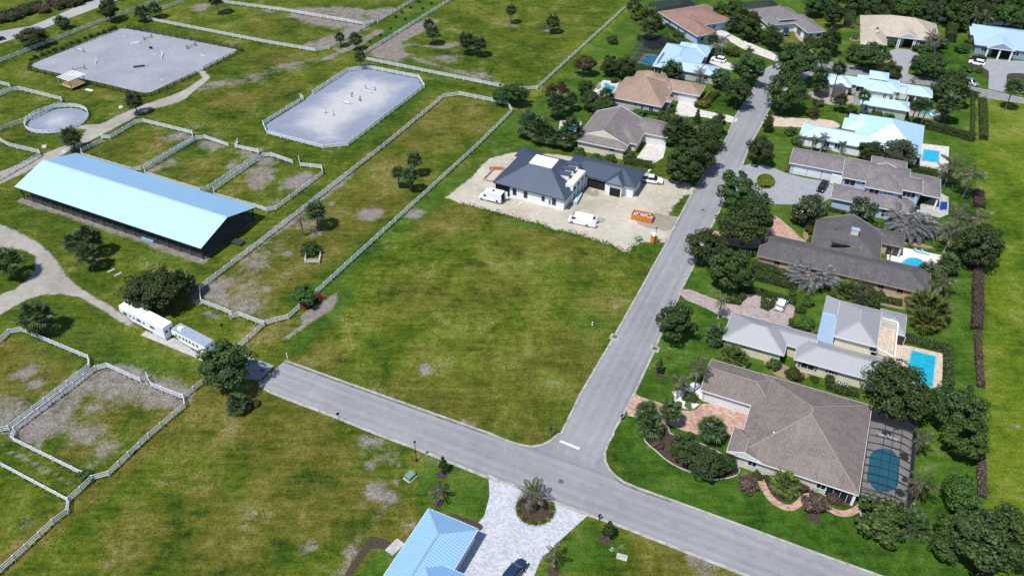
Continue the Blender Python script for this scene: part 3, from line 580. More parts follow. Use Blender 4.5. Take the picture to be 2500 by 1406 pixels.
fence('white fence of the grassy paddock left of the round pen', [fp((1, [(-250, 1320), (0, 1210), (290, 1108), (588, 962), (580, 930), (180, 830), (100, 840), (-100, 930)]))])
fence('white fence corner at the left edge above the round pen', [fp((1, [(-150, 745), (85, 798), (96, 826), (0, 868), (-150, 940)]))])
fence('white fence of the paddock left of the barn', [fp((5, [(-200, 420), (0, 308), (378, 92), (368, 66), (80, 0)]), (1, [(0, 1322), (-200, 1250)]))])
fence('long white fence beside the far asphalt lane', [fp((1, [(-200, 640), (0, 562), (560, 345), (1000, 170), (1490, 0), (1700, -80)]))], spacing=3.0)
fence('white fence of the far paddock above the riding ring', [fp((1, [(1740, 0), (1520, 75), (1395, 140), (1410, 168), (2500, 380)]), (2, [(580, 466), (710, 442), (1050, 242), (1135, 198)])), fp((1, [(2080, 0), (2500, 55)]), (2, [(300, 85), (1040, 212), (1135, 198)]))], spacing=3.0, rails=4)
fence('short white fence run beyond the sandy far gateway', [fp((2, [(1178, 192), (1500, 0), (1600, -60)]))], spacing=3.0)
fence('white fence of the far grassy paddock with grey-brown dirt', [fp((2, [(1960, -70), (1850, 0), (1050, 492)])), fp((2, [(1062, 547), (2330, 802), (2420, 812)]), (3, [(165, 832), (280, 822), (1185, 0), (1290, -95)]))], spacing=3.0, rails=4)
fence('small white planter fence round a shrub in the paddock', [fp((6, [(495, 1040), (482, 1110), (618, 1108), (632, 1038)]), z=1.0)], spacing=3.5, h=1.1, railh=.11, postw=.12)
fence('black three-rail fence round the large grey arena', [fp((1, [(1112, 262), (280, 580), (262, 648)]), z=1.1), fp((1, [(290, 648), (1370, 897), (1442, 890), (1868, 688)]), z=1.1), fp((1, [(1942, 642), (2312, 462), (2250, 440), (1212, 247)]), z=1.1)], mat=BLACK_WOOD, spacing=3.0, postw=.16)
# ------------------------------------------------------------------ plants: foliage materials, meshes shared by plants of a kind
def leaf_material(name, dark, mid, light, rough=.62, trans=.24, spec=.25):
    m = NT(name); geo = m.n('ShaderNodeNewGeometry'); oi = m.n('ShaderNodeObjectInfo')
    c = m.ramp(geo.outputs['Random Per Island'], [(0, dark), (.55, mid), (1, light)])
    hsv = m.n('ShaderNodeHueSaturation'); m.t.links.new(c, hsv.inputs['Color'])
    m.t.links.new(m.math('ADD', m.math('MULTIPLY', oi.outputs['Random'], .6), .75), hsv.inputs['Value'])
    m.t.links.new(m.math('ADD', m.math('MULTIPLY', oi.outputs['Random'], .045), .475), hsv.inputs['Hue'])
    m.set(None, rough, 0, spec); m.t.links.new(hsv.outputs[0], m.b.inputs['Base Color'])
    tr = m.n('ShaderNodeBsdfTranslucent'); m.t.links.new(hsv.outputs[0], tr.inputs[0]); mx = m.n('ShaderNodeMixShader'); mx.inputs[0].default_value = trans
    m.l(m.b, 0, mx, 1); m.l(tr, 0, mx, 2); m.l(mx, 0, m.out, 0); return m.m
OAK = leaf_material('oak_leaves', (0.016, 0.034, 0.009), (0.036, 0.070, 0.016), (0.095, 0.142, 0.036))
OAKL = leaf_material('bright_oak_leaves', (0.019, 0.049, 0.009), (0.046, 0.100, 0.018), (0.109, 0.194, 0.037))
OLIVE = leaf_material('olive_leaves', (.028, .036, .014), (.060, .072, .028), (.11, .12, .055))
MAGN = leaf_material('magnolia_leaves', (0.015, 0.036, 0.011), (0.039, 0.078, 0.021), (0.172, 0.207, 0.121), .4)
COPPER = leaf_material('copper_leaves', (.030, .022, .010), (.075, .046, .020), (.135, .085, .036))
SABAL = leaf_material('fan_palm_leaves', (0.018, 0.042, 0.012), (0.044, 0.081, 0.023), (0.135, 0.176, 0.069), .5)
SABALB = leaf_material('bright_palm_leaves', (.030, .055, .010), (.075, .115, .020), (.16, .20, .05), .5)
FEATH = leaf_material('dry_feather_leaves', (0.050, 0.055, 0.029), (0.116, 0.105, 0.064), (0.240, 0.209, 0.145), .55)
FEATHG = leaf_material('feather_leaves', (.022, .045, .010), (.055, .085, .020), (.12, .135, .05), .5)
SILVER = leaf_material('silver_leaves', (.085, .085, .085), (.19, .185, .185), (.33, .325, .33), .6)
DEAD = leaf_material('dead_leaves', (.075, .05, .026), (.16, .115, .065), (.25, .19, .12))
HEDGE = leaf_material('hedge_leaves', (0.022, 0.041, 0.009), (0.049, 0.084, 0.016), (0.109, 0.155, 0.034))
HEDGEB = leaf_material('brown_hedge_leaves', (0.048, 0.033, 0.025), (0.103, 0.069, 0.055), (0.194, 0.141, 0.115))
HEDGEY = leaf_material('yellow_hedge_leaves', (.075, .095, .012), (.16, .18, .022), (.26, .27, .045))
HCORE = {k.name: plain(k.name + '_inner', c, .9, var=.3) for k, c in ((HEDGE, (.020, .034, .010)), (HEDGEB, (.055, .038, .030)), (HEDGEY, (.09, .10, .018)))}
BARK = plain('grey_bark', (.13, .11, .09), .9, var=.35, scale=4)
PALMBARK = plain('palm_trunk', (.15, .13, .11), .9, var=.35, scale=5)
PALEBARK = plain('pale_palm_trunk', (.33, .31, .28), .85, var=.25, scale=5)
FLOWER = plain('white_flower', (.8, .8, .74), .6)
PR = np.random.default_rng(11)
def leaves(cen, nrm, size, asp=.55, tilt=.7, rng=PR):
    """one diamond-shaped leaf card per centre, roughly facing nrm"""
    n = len(cen); nn = nrm + rng.normal(0, tilt, (n, 3)); nn /= np.linalg.norm(nn, axis=1)[:, None] + 1e-9
    r = rng.normal(0, 1, (n, 3)); a = np.cross(nn, r); a /= np.linalg.norm(a, axis=1)[:, None] + 1e-9; b = np.cross(nn, a)
    s = (size * rng.uniform(.6, 1.35, n))[:, None]; k = asp
    V = np.stack([cen - a * s, cen - b * s * k + a * s * .15, cen + a * s, cen + b * s * k + a * s * .15], 1).reshape(-1, 3)
    F = np.arange(4 * n).reshape(n, 4); return V, F
def npmesh(name, VF, mats):
    """VF: list of (verts, quads, material index)"""
    me = bpy.data.meshes.new(name); off = 0; Vs = []; Fs = []; Ms = []
    for V, F, mi in VF: Vs.append(V); Fs.append(F + off); Ms.append(np.full(len(F), mi)); off += len(V)
    V = np.concatenate(Vs); F = np.concatenate(Fs); M = np.concatenate(Ms).astype(np.int32)
    me.vertices.add(len(V)); me.vertices.foreach_set('co', V.astype(np.float32).ravel()); me.loops.add(F.size); me.loops.foreach_set('vertex_index', F.ravel().astype(np.int32))
    me.polygons.add(len(F)); me.polygons.foreach_set('loop_start', (np.arange(len(F)) * 4).astype(np.int32)); me.update(calc_edges=True)
    for m in (mats if isinstance(mats, list) else [mats]): me.materials.append(m)
    me.polygons.foreach_set('material_index', M); return me
def sph(n, rng=PR):
    v = rng.normal(0, 1, (n, 3)); return v / np.linalg.norm(v, axis=1)[:, None]
def crown_mesh(name, mat, clumps=64, per=75, leaf=.085, shape='round', seed=0, extra=None, lump=.26):
    rng = np.random.default_rng(seed); d = sph(clumps, rng); rr = rng.uniform(.42, .98, clumps) ** .8
    c = d * rr[:, None]
    if shape == 'round': c[:, 2] = np.where(c[:, 2] < -.5, -.5 + (c[:, 2] + .5) * .4, c[:, 2])
    if shape == 'cone':
        t = rng.uniform(0, 1, clumps) ** .8; a = rng.uniform(0, 2 * np.pi, clumps); r = (1 - t) * rng.uniform(.45, .85, clumps) + .04
        c = np.stack([r * np.cos(a), r * np.sin(a), t * 1.9 - .92], 1)
    if shape == 'wide': c[:, 2] *= .75
    R = lump * rng.uniform(.5, 1.4, clumps)
    if shape == 'cone': R *= (1.15 - .7 * (c[:, 2] + 1) / 2)
    if extra is not None: c = np.concatenate([c, extra]); R = np.concatenate([R, np.full(len(extra), lump)])
    cen = []; nr = []
    for k in range(len(c)):
        u = sph(per, rng); w = np.array([1, 1, .72]); p = c[k] + u * w * (R[k] * rng.uniform(.55, 1.05, per) ** .6)[:, None]
        cen.append(p); nr.append(u * .8 + c[k] * .6 + np.array([0, 0, .55]))
    cen = np.concatenate(cen); nr = np.concatenate(nr)
    V, F = leaves(cen, nr, leaf, .6, .55, rng); VF = [(V, F, 0)]; mats = [mat]
    if name == 'magnolia':
        k = rng.choice(len(cen), 26); V, F = leaves(cen[k] * 1.06, nr[k], .035, 1, .2, rng); VF.append((V, F, 1)); mats.append(FLOWER)
    return npmesh('crown', VF, mats)
def trunk_mesh(mat, r=.05, limbs=6, seed=0, top=.62):
    """unit height trunk with limbs that fan out into the crown"""
    rng = random.Random(seed); mb = MB(); mb.tube([(0, 0, -.02), (.01, 0, .15), (-.01, .01, top)], [r * 1.35, r, r * .75], 8)
    for i in range(limbs):
        a = 2 * math.pi * i / limbs + rng.uniform(-.4, .4); q = rng.uniform(.28, .5); z = rng.uniform(.3, top)
        mb.tube([(0, 0, z - .05), (q * .45 * math.cos(a), q * .45 * math.sin(a), z + .13), (q * math.cos(a), q * math.sin(a), z + .26)], [r * .6, r * .42, r * .15], 5)
    return mb.mesh('trunk', mat)
def fan_leaf(mb, base, d, L, droop, rng, nb=13, mi=0):
    """costapalmate leaf: stalk and a half-disc of narrow blades"""
    d = d.normalized(); tip = base + d * L * .55 + Vector((0, 0, -droop * L * .12)); up = Vector((0, 0, 1)); side = d.cross(up)
    if side.length < .05: side = Vector((1, 0, 0))
    side.normalize(); nrm = side.cross(d).normalized(); w = .018
    mb.add([base - side * w, base + side * w, tip + side * w, tip - side * w], [(0, 1, 2, 3)], mi)
    for k in range(nb):
        a = math.radians(-115 + 230 * k / (nb - 1)); bl = L * (.62 - .16 * abs(a) / 2) * rng.uniform(.9, 1.1)
        v = (d * math.cos(a) + side * math.sin(a) + nrm * .10); e = tip + v * bl + Vector((0, 0, -droop * bl * (.25 + .3 * abs(math.sin(a)))))
        t = side * math.cos(a) - d * math.sin(a); m_ = tip + (e - tip) * .5 + nrm * .05 * bl; bw = bl * .085
        mb.add([tip, m_ + t * bw, e, m_ - t * bw], [(0, 1, 2, 3)], mi)
def sabal_mesh(seed, mat, n=34, L=1.0, dead=6, low=-.55):
    rng = random.Random(seed); mb = MB()
    for i in range(n):
        a = i * 2.39996 + rng.uniform(-.3, .3); z = 1 - (1 - low) * ((i + .5) / n) ** .8; z = max(-.8, min(.97, z)); r = math.sqrt(1 - z * z)
        d = Vector((r * math.cos(a), r * math.sin(a), z)); fan_leaf(mb, Vector((0, 0, 0)) + d * .06, d, L * rng.uniform(.85, 1.08), .35 + .6 * (1 - z) * .5, rng, 15)
    for i in range(dead):
        a = rng.uniform(0, 6.28); d = Vector((.45 * math.cos(a), .45 * math.sin(a), -.9)); fan_leaf(mb, Vector((0, 0, -.05)), d, L * .85, .2, rng, 9, 1)
    return mb.mesh('crown', [mat, DEAD])
def palm_trunk(mat, r=.16, taper=.85, lean=0.0, bulge=1.25, seed=0):
    rng = random.Random(seed); mb = MB(); path = []; rad = []
    for i in range(9):
        t = i / 8; path.append((lean * t * t, .02 * math.sin(t * 5), t)); rad.append(r * (bulge if i == 0 else 1) * (1 + (taper - 1) * t) * (1 + .05 * (-1) ** i))
    mb.tube(path, rad, 9); return mb.mesh('trunk', mat)
def frond_mesh(mat, L=1.0, n=20, droop=.55, w=.24, seed=0, hang=.35):
    """feather frond growing along +x from the origin, arching down"""
    rng = random.Random(seed); mb = MB(); pts = []
    for i in range(n + 1):
        t = i / n; pts.append(Vector((L * (t - .12 * t * t * droop), 0, L * (.30 * t - (.30 + droop * .62) * t * t))))
    for i in range(n):
        mb.add([pts[i] + Vector((0, -.012, 0)), pts[i] + Vector((0, .012, 0)), pts[i + 1] + Vector((0, .008, 0)), pts[i + 1] + Vector((0, -.008, 0))], [(0, 1, 2, 3)])
    for i in range(2, n + 1):
        t = i / n; p = pts[i]; ln = L * w * (math.sin(math.pi * min(1, t * .92 + .1)) ** .6) * rng.uniform(.85, 1.15); fw = (pts[i] - pts[i - 1]).normalized()
        for sd in (-1, 1):
            e = p + Vector((0, sd, 0)) * ln * .86 + fw * ln * .55 + Vector((0, 0, -ln * (hang + rng.uniform(-.1, .15)))); m_ = p + (e - p) * .5 + Vector((0, 0, ln * .07)); bw = L * .030
            mb.add([p, m_ + fw * bw, e, m_ - fw * bw], [(0, 1, 2, 3)])
    return mb.mesh('frond', mat)
MESH = {}
for i in range(4):
    MESH['oak', i] = crown_mesh('oak', OAK, 70, 170, .052, 'round', i + 1); MESH['brightoak', i] = crown_mesh('oak', OAKL, 64, 150, .058, 'round', i + 21)
    MESH['wide', i] = crown_mesh('oak', OAK, 84, 160, .048, 'wide', i + 41); MESH['sabal', i] = sabal_mesh(i + 3, SABAL); MESH['brightpalm', i] = sabal_mesh(i + 33, SABALB, 30, 1.0, 3, -.3)
for i in range(2):
    MESH['olive', i] = crown_mesh('oak', OLIVE, 64, 150, .048, 'wide', i + 61); MESH['magnolia', i] = crown_mesh('magnolia', MAGN, 50, 110, .07, 'round', i + 71); MESH['copper', i] = crown_mesh('oak', COPPER, 64, 140, .052, 'wide', i + 81)
    MESH['cone', i] = crown_mesh('oak', OAK, 60, 60, .075, 'cone', i + 91, lump=.24); MESH['shrub', i] = crown_mesh('oak', HEDGE, 40, 70, .085, 'wide', i + 101, lump=.3); MESH['brightshrub', i] = crown_mesh('oak', OAKL, 34, 60, .12, 'wide', i + 111, lump=.34)
    MESH['brownshrub', i] = crown_mesh('oak', HEDGEB, 40, 60, .085, 'wide', i + 121, lump=.3); MESH['yellowshrub', i] = crown_mesh('oak', HEDGEY, 30, 50, .11, 'wide', i + 131, lump=.32)
NV = {k[0]: 0 for k in MESH}
for k in MESH: NV[k[0]] += 1
TRUNKS = [trunk_mesh(BARK, .045, 6, s) for s in (1, 2, 3)]
PTRUNK = [palm_trunk(PALMBARK, .17, .9, 0, 1.3, 1), palm_trunk(PALEBARK, .16, .7, .0, 1.6, 2), palm_trunk(PALEBARK, .15, .75, .12, 1.5, 3)]
FRONDS = {'dry': [frond_mesh(FEATH, 1, 18, d, .27, i) for i, d in enumerate((.3, .75, 1.15))], 'green': [frond_mesh(FEATHG, 1, 18, d, .27, 9 + i) for i, d in enumerate((.3, .75, 1.15))],
          'silver': [frond_mesh(SILVER, 1, 18, d, .27, 19 + i, .55) for i, d in enumerate((.5, 1.0, 1.5))], 'dead': [frond_mesh(DEAD, 1, 14, d, .2, 29 + i, .6) for i, d in enumerate((.6, 1.2, 1.6))]}
VR = random.Random(77)
def mpp(g):                      # metres per photo pixel at a place
    return (Vector((0, 0, CAM_H)) - Vector(g)).length / FPX
def tree(kind, x, y, rpx, label, hc=.8, trunk=1.6, r=0, name=None, cat='tree', group=None):
    """crown centre at photo pixel (x, y); rpx crown radius in photo pixels"""
    zc = trunk + 2.5; 
    for _ in range(3):
        g = G(r, x, y, zc); R = rpx * mpp(g); zc = trunk + R * hc
    g = G(r, x, y, zc); H = zc + R * hc
    root = empty(name or {'magnolia': 'magnolia_tree', 'cone': 'young_tree', 'copper': 'copper_tree', 'olive': 'olive_tree'}.get(kind, 'oak_tree'), (g.x, g.y, 0), VR.uniform(0, 6.28), label, cat, group)
    put('trunk', VR.choice(TRUNKS), root, (0, 0, 0), (0, 0, 0), (zc * 1.05, zc * 1.05, zc * 1.1))
    put('crown', MESH[kind, VR.randrange(NV[kind])], root, (0, 0, zc), (0, 0, 0), (R * .84, R * .84 * VR.uniform(.85, 1.15), R * hc * .88)); return root
def shrub(kind, x, y, rpx, label, hc=.75, r=0, name='shrub', cat='shrub', group=None, sx=1.0, rz=None):
    g = G(r, x, y, .5); R = rpx * mpp(g); zc = R * hc * .85; g = G(r, x, y, zc)
    root = empty(name, (g.x, g.y, 0), VR.uniform(0, 6.28) if rz is None else rz, label, cat, group)
    mb = MB()
    for i in range(4):
        a = i * 1.6; mb.tube([(0, 0, 0), (R * .4 * math.cos(a), R * .4 * math.sin(a), zc)], [.06, .02], 5)
    mb.obj('stem', BARK, root)
    put('foliage', MESH[kind, VR.randrange(NV[kind])], root, (0, 0, zc), (0, 0, 0), (R * sx, R, R * hc)); return root
def sabal(x, y, rpx, label, h=4.5, kind='sabal', r=0, group=None, name='fan_palm', cat='palm tree'):
    """crown centre at pixel; h height of the crown centre above ground"""
    g = G(r, x, y, h); R = rpx * mpp(g); root = empty(name, (g.x, g.y, 0), VR.uniform(0, 6.28), label, cat, group)
    put('trunk', PTRUNK[0], root, (0, 0, 0), (0, 0, 0), (1, 1, h)); put('crown', MESH[kind, VR.randrange(4)], root, (0, 0, h), (0, 0, 0), (R * 1.1, R * 1.1, R * 1.1)); return root
def feather(x, y, rpx, label, h=6.0, kind='dry', n=13, r=0, lean=False, group=None, name='feather_palm', cat='palm tree', green=.3, tr=None):
    g = G(r, x, y, h); R = rpx * mpp(g); rz = VR.uniform(0, 6.28); tm = PTRUNK[2 if lean else 1]; tm = tr or tm
    root = empty(name, (g.x, g.y, 0), rz, label, cat, group)
    put('trunk', tm, root, (0, 0, 0), (0, 0, 0), (1, 1, h)); top = Vector((.12 if lean else 0, 0, h - .05))
    for i in range(n):
        a = i * 2.39996 + VR.uniform(-.2, .2); e = VR.uniform(.15, 1.0) if i < n * .4 else VR.uniform(-.35, .35); k = kind if VR.random() > green or kind in ('silver', 'dead') else 'green'
        put('frond', FRONDS[k][0 if i < n * .35 else VR.choice((1, 2))], root, top, (0, -e, a), (R, R, R))
    return root
def clump(x, y, rpx, label, kind='silver', n=70, h=2.2, r=0, name='silver_palm_clump', spread=.55):
    g = G(r, x, y, h); R = rpx * mpp(g); root = empty(name, (g.x, g.y, 0), 0, label, 'palm tree')
    mb = MB()
    for i in range(9):
        a = i * 2.4; q = R * spread * (i / 9) ** .5; mb.tube([(q * .6 * math.cos(a), q * .6 * math.sin(a), 0), (q * math.cos(a), q * math.sin(a), h)], [.07, .04], 5)
    mb.obj('stems', PALMBARK, root)
    for i in range(n):
        a = i * 2.39996; q = R * spread * math.sqrt(VR.random()); s = R * VR.uniform(.4, .62)
        put('frond', FRONDS[kind][VR.randrange(3)], root, (q * math.cos(a), q * math.sin(a), h * VR.uniform(.75, 1.15)), (0, -VR.uniform(-.1, 1.0), a + VR.uniform(-1, 1)), (s, s, s))
    return root
def hedge(label, pts, w, h, mat=None, name='hedge', dens=34, leaf=.13, group=None, z0=0, cat='hedge', wob=.14):
    """clipped hedge along a line of world points"""
    mat = mat or HEDGE; o = Vector(pts[0]); pts = [Vector(p) - o for p in pts]; rng = np.random.default_rng(len(MATS) + int(abs(o.x * 13 + o.y * 7))); cen = []; nr = []; mb = MB()
    for a, b in zip(pts, pts[1:]):
        d = b - a; L = d.length; d = d / L; s = Vector((-d.y, d.x, 0)); wi = w * .8
        mb.bar(a + Vector((0, 0, z0 + h * .46)) - d * wi * .3, b + Vector((0, 0, z0 + h * .46)) + d * wi * .3, wi, h * .86)
        per = 2 * h + w; n = int(dens * per * (L + w)); t = rng.uniform(-w * .5, L + w * .5, n); q = rng.uniform(0, per, n)
        y = np.where(q < h, -w / 2, np.where(q < h + w, q - h - w / 2, w / 2)); z = np.where(q < h, q, np.where(q < h + w, h, per - q)); rnd = np.clip((np.abs(y) + np.maximum(0, z - h * .72) - w * .42), 0, None)
        ny = np.where(q < h, -1, np.where(q < h + w, 0, 1)); nz = np.where((q >= h) & (q < h + w), 1, .35)
        bump = wob * np.sin(t * 1.9 + y * 2) * .5 + rng.normal(0, .06, n)
        P = np.array(a)[None] + t[:, None] * np.array(d)[None] + (y * (1 + bump / max(w, .5)))[:, None] * np.array(s)[None]; P[:, 2] = z0 + np.maximum(.05, z - rnd * .35 + bump * .5)
        cen.append(P); nr.append(ny[:, None] * np.array(s)[None] + nz[:, None] * np.array([[0, 0, 1.0]]))
    V, F = leaves(np.concatenate(cen), np.concatenate(nr), leaf, .65, .5, rng)
    root = empty(name, o, 0, label, cat, group); put('foliage', npmesh('foliage', [(V, F, 0)], [mat]), root); mb.obj('dark_core', HCORE[mat.name], root); return root  # solid dark core blocks, inner shade of the hedge put into their colour
# ------------------------------------------------------------------ houses: walls, roofs, windows and doors as parts
def tile_material(name, cols, row=.36, colw=.30, mort=.05, rough=.75, streak=.5):
    m = NT(name); uv = m.coord('UV'); b = m.n('ShaderNodeTexBrick'); b.offset = .5
    b.inputs['Scale'].default_value = 1.0; b.inputs['Brick Width'].default_value = colw; b.inputs['Row Height'].default_value = row; b.inputs['Mortar Size'].default_value = mort
    b.inputs['Mortar Smooth'].default_value = .3; b.inputs['Color1'].default_value = (0, 0, 0, 1); b.inputs['Color2'].default_value = (1, 1, 1, 1); b.inputs['Mortar'].default_value = (.35, .35, .35, 1)
    m.t.links.new(uv, b.inputs['Vector']); co = m.coord('Object'); n = m.noise(.35, 5, .65, co, .5); f = m.noise(3, 3, .6, co)
    g = m.math('ADD', m.math('MULTIPLY', m.sep(b.outputs[0])[0], .26), m.math('MULTIPLY', n, .58)); g = m.math('ADD', g, m.math('MULTIPLY', f, .16))
    sk = m.noise(1.0, 4, .7, m.coord('UV', (1.1, .16, 1))); g = m.math('ADD', g, m.math('MULTIPLY', m.math('SUBTRACT', sk, .5), streak)); c = m.ramp(g, [(.24, cols[0]), (.5, cols[1]), (.76, cols[2])]); c = m.mix(m.math('MULTIPLY', b.outputs[1], .45), c, tuple(x * .5 for x in cols[0]))
    m.set(c, rough, 0, .3); m.bump(b.outputs[1], .6, -.05); return m.m
def metal_material(name, col, rough=.38, metal=.75, seam=.42, var=.05):
    m = NT(name); uv = m.coord('UV'); sx = m.n('ShaderNodeSeparateXYZ'); m.t.links.new(uv, sx.inputs[0]); fr = m.math('FRACT', m.math('DIVIDE', sx.outputs[0], seam))
    rib = m.sstep(m.math('ABSOLUTE', m.math('SUBTRACT', fr, .5)), .40, .48); n = m.noise(.4, 4, .6, m.coord('Object')); n2 = m.noise(1.0, 3, .6, m.coord('UV', (2.2, .25, 1)))
    g = m.math('ADD', m.math('MULTIPLY', n, .5), m.math('MULTIPLY', n2, .5))
    cc = m.ramp(g, [(.3, tuple(x * (1 - var) for x in col)), (.6, col)]); cc = m.mix(m.math('MULTIPLY', m.sstep(n2, .60, .80), .28), cc, tuple(x * .55 for x in col)); m.set(cc, rough, metal, .5); m.bump(rib, .5, .04); return m.m
WALLS = {'cream': plain('cream_stucco', (.66, .62, .44), .85, var=.06, scale=1), 'tan': plain('tan_stucco', (.50, .38, .24), .85, var=.08, scale=1), 'blue': plain('blue_stucco', (.40, .52, .68), .8, var=.06, scale=1), 'white': plain('white_stucco', (.76, .78, .78), .85, var=.05, scale=1),
         'sage': plain('sage_stucco', (.44, .47, .38), .85, var=.06, scale=1), 'grey': plain('grey_stucco', (.42, .44, .44), .85, var=.06, scale=1), 'beige': plain('beige_stucco', (.62, .58, .50), .85, var=.06, scale=1), 'navy': plain('steel_blue_stucco', (.23, .32, .42), .8, var=.06, scale=1), 'palegrey': plain('pale_grey_stucco', (.55, .58, .58), .85, var=.06, scale=1)}
TRIM = plain('white_trim', (.78, .79, .80), .5, var=.04); TRIM_TAN = plain('tan_trim', (.40, .33, .25), .6, var=.1); TRIM_DARK = plain('dark_trim', (.05, .055, .065), .5)
def glass_material():
    m = NT('window_glass'); n = m.noise(.8, 2, .5, m.coord('Object')); m.set(m.ramp(n, [(.35, (.008, .010, .012)), (.65, (.030, .036, .042))]), .06, 0, .5); return m.m
GLASS = glass_material(); INNER_SHADE = plain('painted_inner_shade', (.012, .012, .012), .9); DOORP = plain('door_paint', (.70, .71, .71), .5, var=.05); SHUTTER = plain('grey_shutter', (.14, .15, .15), .6)  # the flat black paints the shade inside open bays, vents and arches
class House:
    def __init__(s, name, label, p0, p1, z, wall, roof, metal=False, trim=None, cap=None, cat='house', oh=.55, seams='mat'):
        a = G(*p0, z); b = G(*p1, z); s.ang = math.atan2(b.y - a.y, b.x - a.x); s.o = Vector((a.x, a.y, 0)); s.root = empty(name, s.o, s.ang, label, cat)
        s.R = Matrix.Rotation(-s.ang, 3, 'Z'); s.z = z; s.wall = WALLS[wall] if isinstance(wall, str) else wall; s.roofm = roof; s.trim = trim or TRIM; s.cap = cap; s.oh = oh; s.seams = seams; s.n = 0; s.wings = []
    def L(s, r, x, y, z=0.0): return s.R @ (G(r, x, y, z) - s.o)
    def W(s, u, v, z=0): return s.R.inverted() @ Vector((u, v, z)) + s.o
    def on_wall(s, i, side, r, x, y):
        w = s.wings[i]; o = s.R @ (Vector((0, 0, CAM_H)) - s.o); d = s.R @ ray(*full(r, x, y)); k, c = {'s': (1, w['wv0']), 'n': (1, w['wv1']), 'w': (0, w['wu0']), 'e': (0, w['wu1'])}[side]
        t = (c - o[k]) / d[k]; return o + d * t
    def wing(s, r, pts, z=None, pitch=.42, axis=None, ends='hh', apex=None, wall=True, oh=None, ext=(0, 0, 0, 0), roof=None, flat=None, wallm=None, z0=0.0, cap=True):
        z = s.z if z is None else z; oh = s.oh if oh is None else oh; q = [s.L(r, x, y, z) for x, y in pts]; e = .013 * s.n; s.n += 1
        u0 = min(p.x for p in q) - ext[0] + e; u1 = max(p.x for p in q) + ext[1] - e; v0 = min(p.y for p in q) - ext[2] + e; v1 = max(p.y for p in q) + ext[3] - e
        w, d = u1 - u0, v1 - v0; ax = axis or ('u' if w >= d else 'v'); half = (d if ax == 'u' else w) / 2
        if apex:
            c = s.W((u0 + u1) / 2, (v0 + v1) / 2); dr = ray(*full(r, *apex)); t = (c.x * dr.x + c.y * dr.y) / (dr.x ** 2 + dr.y ** 2); zz = CAM_H + dr.z * t; pitch = max(.27, min(.62, (zz - z) / half))
        ze = z - .011 * s.n; hr = pitch * half; B = [(u0, v0), (u1, v0), (u1, v1), (u0, v1)]
        Mw = (lambda a, b: (a, b)) if ax == 'u' else (lambda a, b: (b, a))
        a0, a1, b0, b1 = (u0, u1, v0, v1) if ax == 'u' else (v0, v1, u0, u1); bm_ = (b0 + b1) / 2
        r0 = a0 + (half if ends[0] == 'h' else 0); r1 = a1 - (half if ends[1] == 'h' else 0)
        if r0 > r1: r0 = r1 = (r0 + r1) / 2
        faces = []; lines = []; gab = []
        P = lambda a, b, zz: Vector((*Mw(a, b), zz))
        if flat:
            i_ = flat; zt = ze + pitch * i_; T = [P(a0 + i_, b0 + i_, zt), P(a1 - i_, b0 + i_, zt), P(a1 - i_, b1 - i_, zt), P(a0 + i_, b1 - i_, zt)]; E = [P(a0, b0, ze), P(a1, b0, ze), P(a1, b1, ze), P(a0, b1, ze)]
            for k in range(4): faces.append([E[k], E[(k + 1) % 4], T[(k + 1) % 4], T[k]]); lines.append((E[k], T[k]))
            s.flat_top = T
        else:
            zr = ze + hr; A0, A1 = P(r0, bm_, zr), P(r1, bm_, zr); c00, c10, c11, c01 = P(a0, b0, ze), P(a1, b0, ze), P(a1, b1, ze), P(a0, b1, ze)
            if (A1 - A0).length < .05: faces += [[c00, c10, A0], [c11, c01, A0]]
            else: faces += [[c00, c10, A1, A0], [c11, c01, A0, A1]]; lines.append((A0, A1))
            for en, ca, cb, Ap, sgn in ((ends[0], c01, c00, A0, -1), (ends[1], c10, c11, A1, 1)):
                if en == 'h': faces.append([ca, cb, Ap]); lines += [(ca, Ap), (cb, Ap)]
                else: gab.append((ca, cb, Ap, sgn))
        mb = MB(); mb.uv = []; thick = .16
        for f in faces:
            n_ = (f[1] - f[0]).cross(f[2] - f[1])
            if n_.z < 0: f = f[::-1]
            low = sorted(range(len(f)), key=lambda k: f[k].z)[:2]; ed = (f[low[1]] - f[low[0]]).normalized(); nn = (f[1] - f[0]).cross(f[2] - f[1]).normalized(); up = nn.cross(ed).normalized()
            if up.z < 0: up = -up
            mb.add(f, [tuple(range(len(f)))]); mb.uv.append([(p.dot(ed), p.dot(up)) for p in f])
        bot = [P(a0, b0, ze), P(a0, b1, ze), P(a1, b1, ze), P(a1, b0, ze)]; bot = [Vector((p.x, p.y, ze - thick)) for p in bot]; mb.add(bot, [(0, 1, 2, 3)]); mb.uv.append([(p.x, p.y) for p in bot])
        ro = mb.obj('roof', roof or s.roofm, s.root); fm = MB(); t = .05
        fm.bb(u0 - t, u1 + t, v0 - t, v0, ze - thick - .04, ze + .01); fm.bb(u0 - t, u1 + t, v1, v1 + t, ze - thick - .04, ze + .01); fm.bb(u0 - t, u0, v0, v1, ze - thick - .04, ze + .01); fm.bb(u1, u1 + t, v0, v1, ze - thick - .04, ze + .01); fm.obj('fascia', s.trim, ro)
        if s.cap and cap and lines:
            cm = MB()
            for a, b in lines: cm.bar(a + Vector((0, 0, .02)), b + Vector((0, 0, .02)), .26, .07)
            cm.obj('ridge_cap', s.cap, ro)
        if s.seams != 'mat' and faces: s.seam(faces, ro, .42 if s.seams == 'joined' else .46)
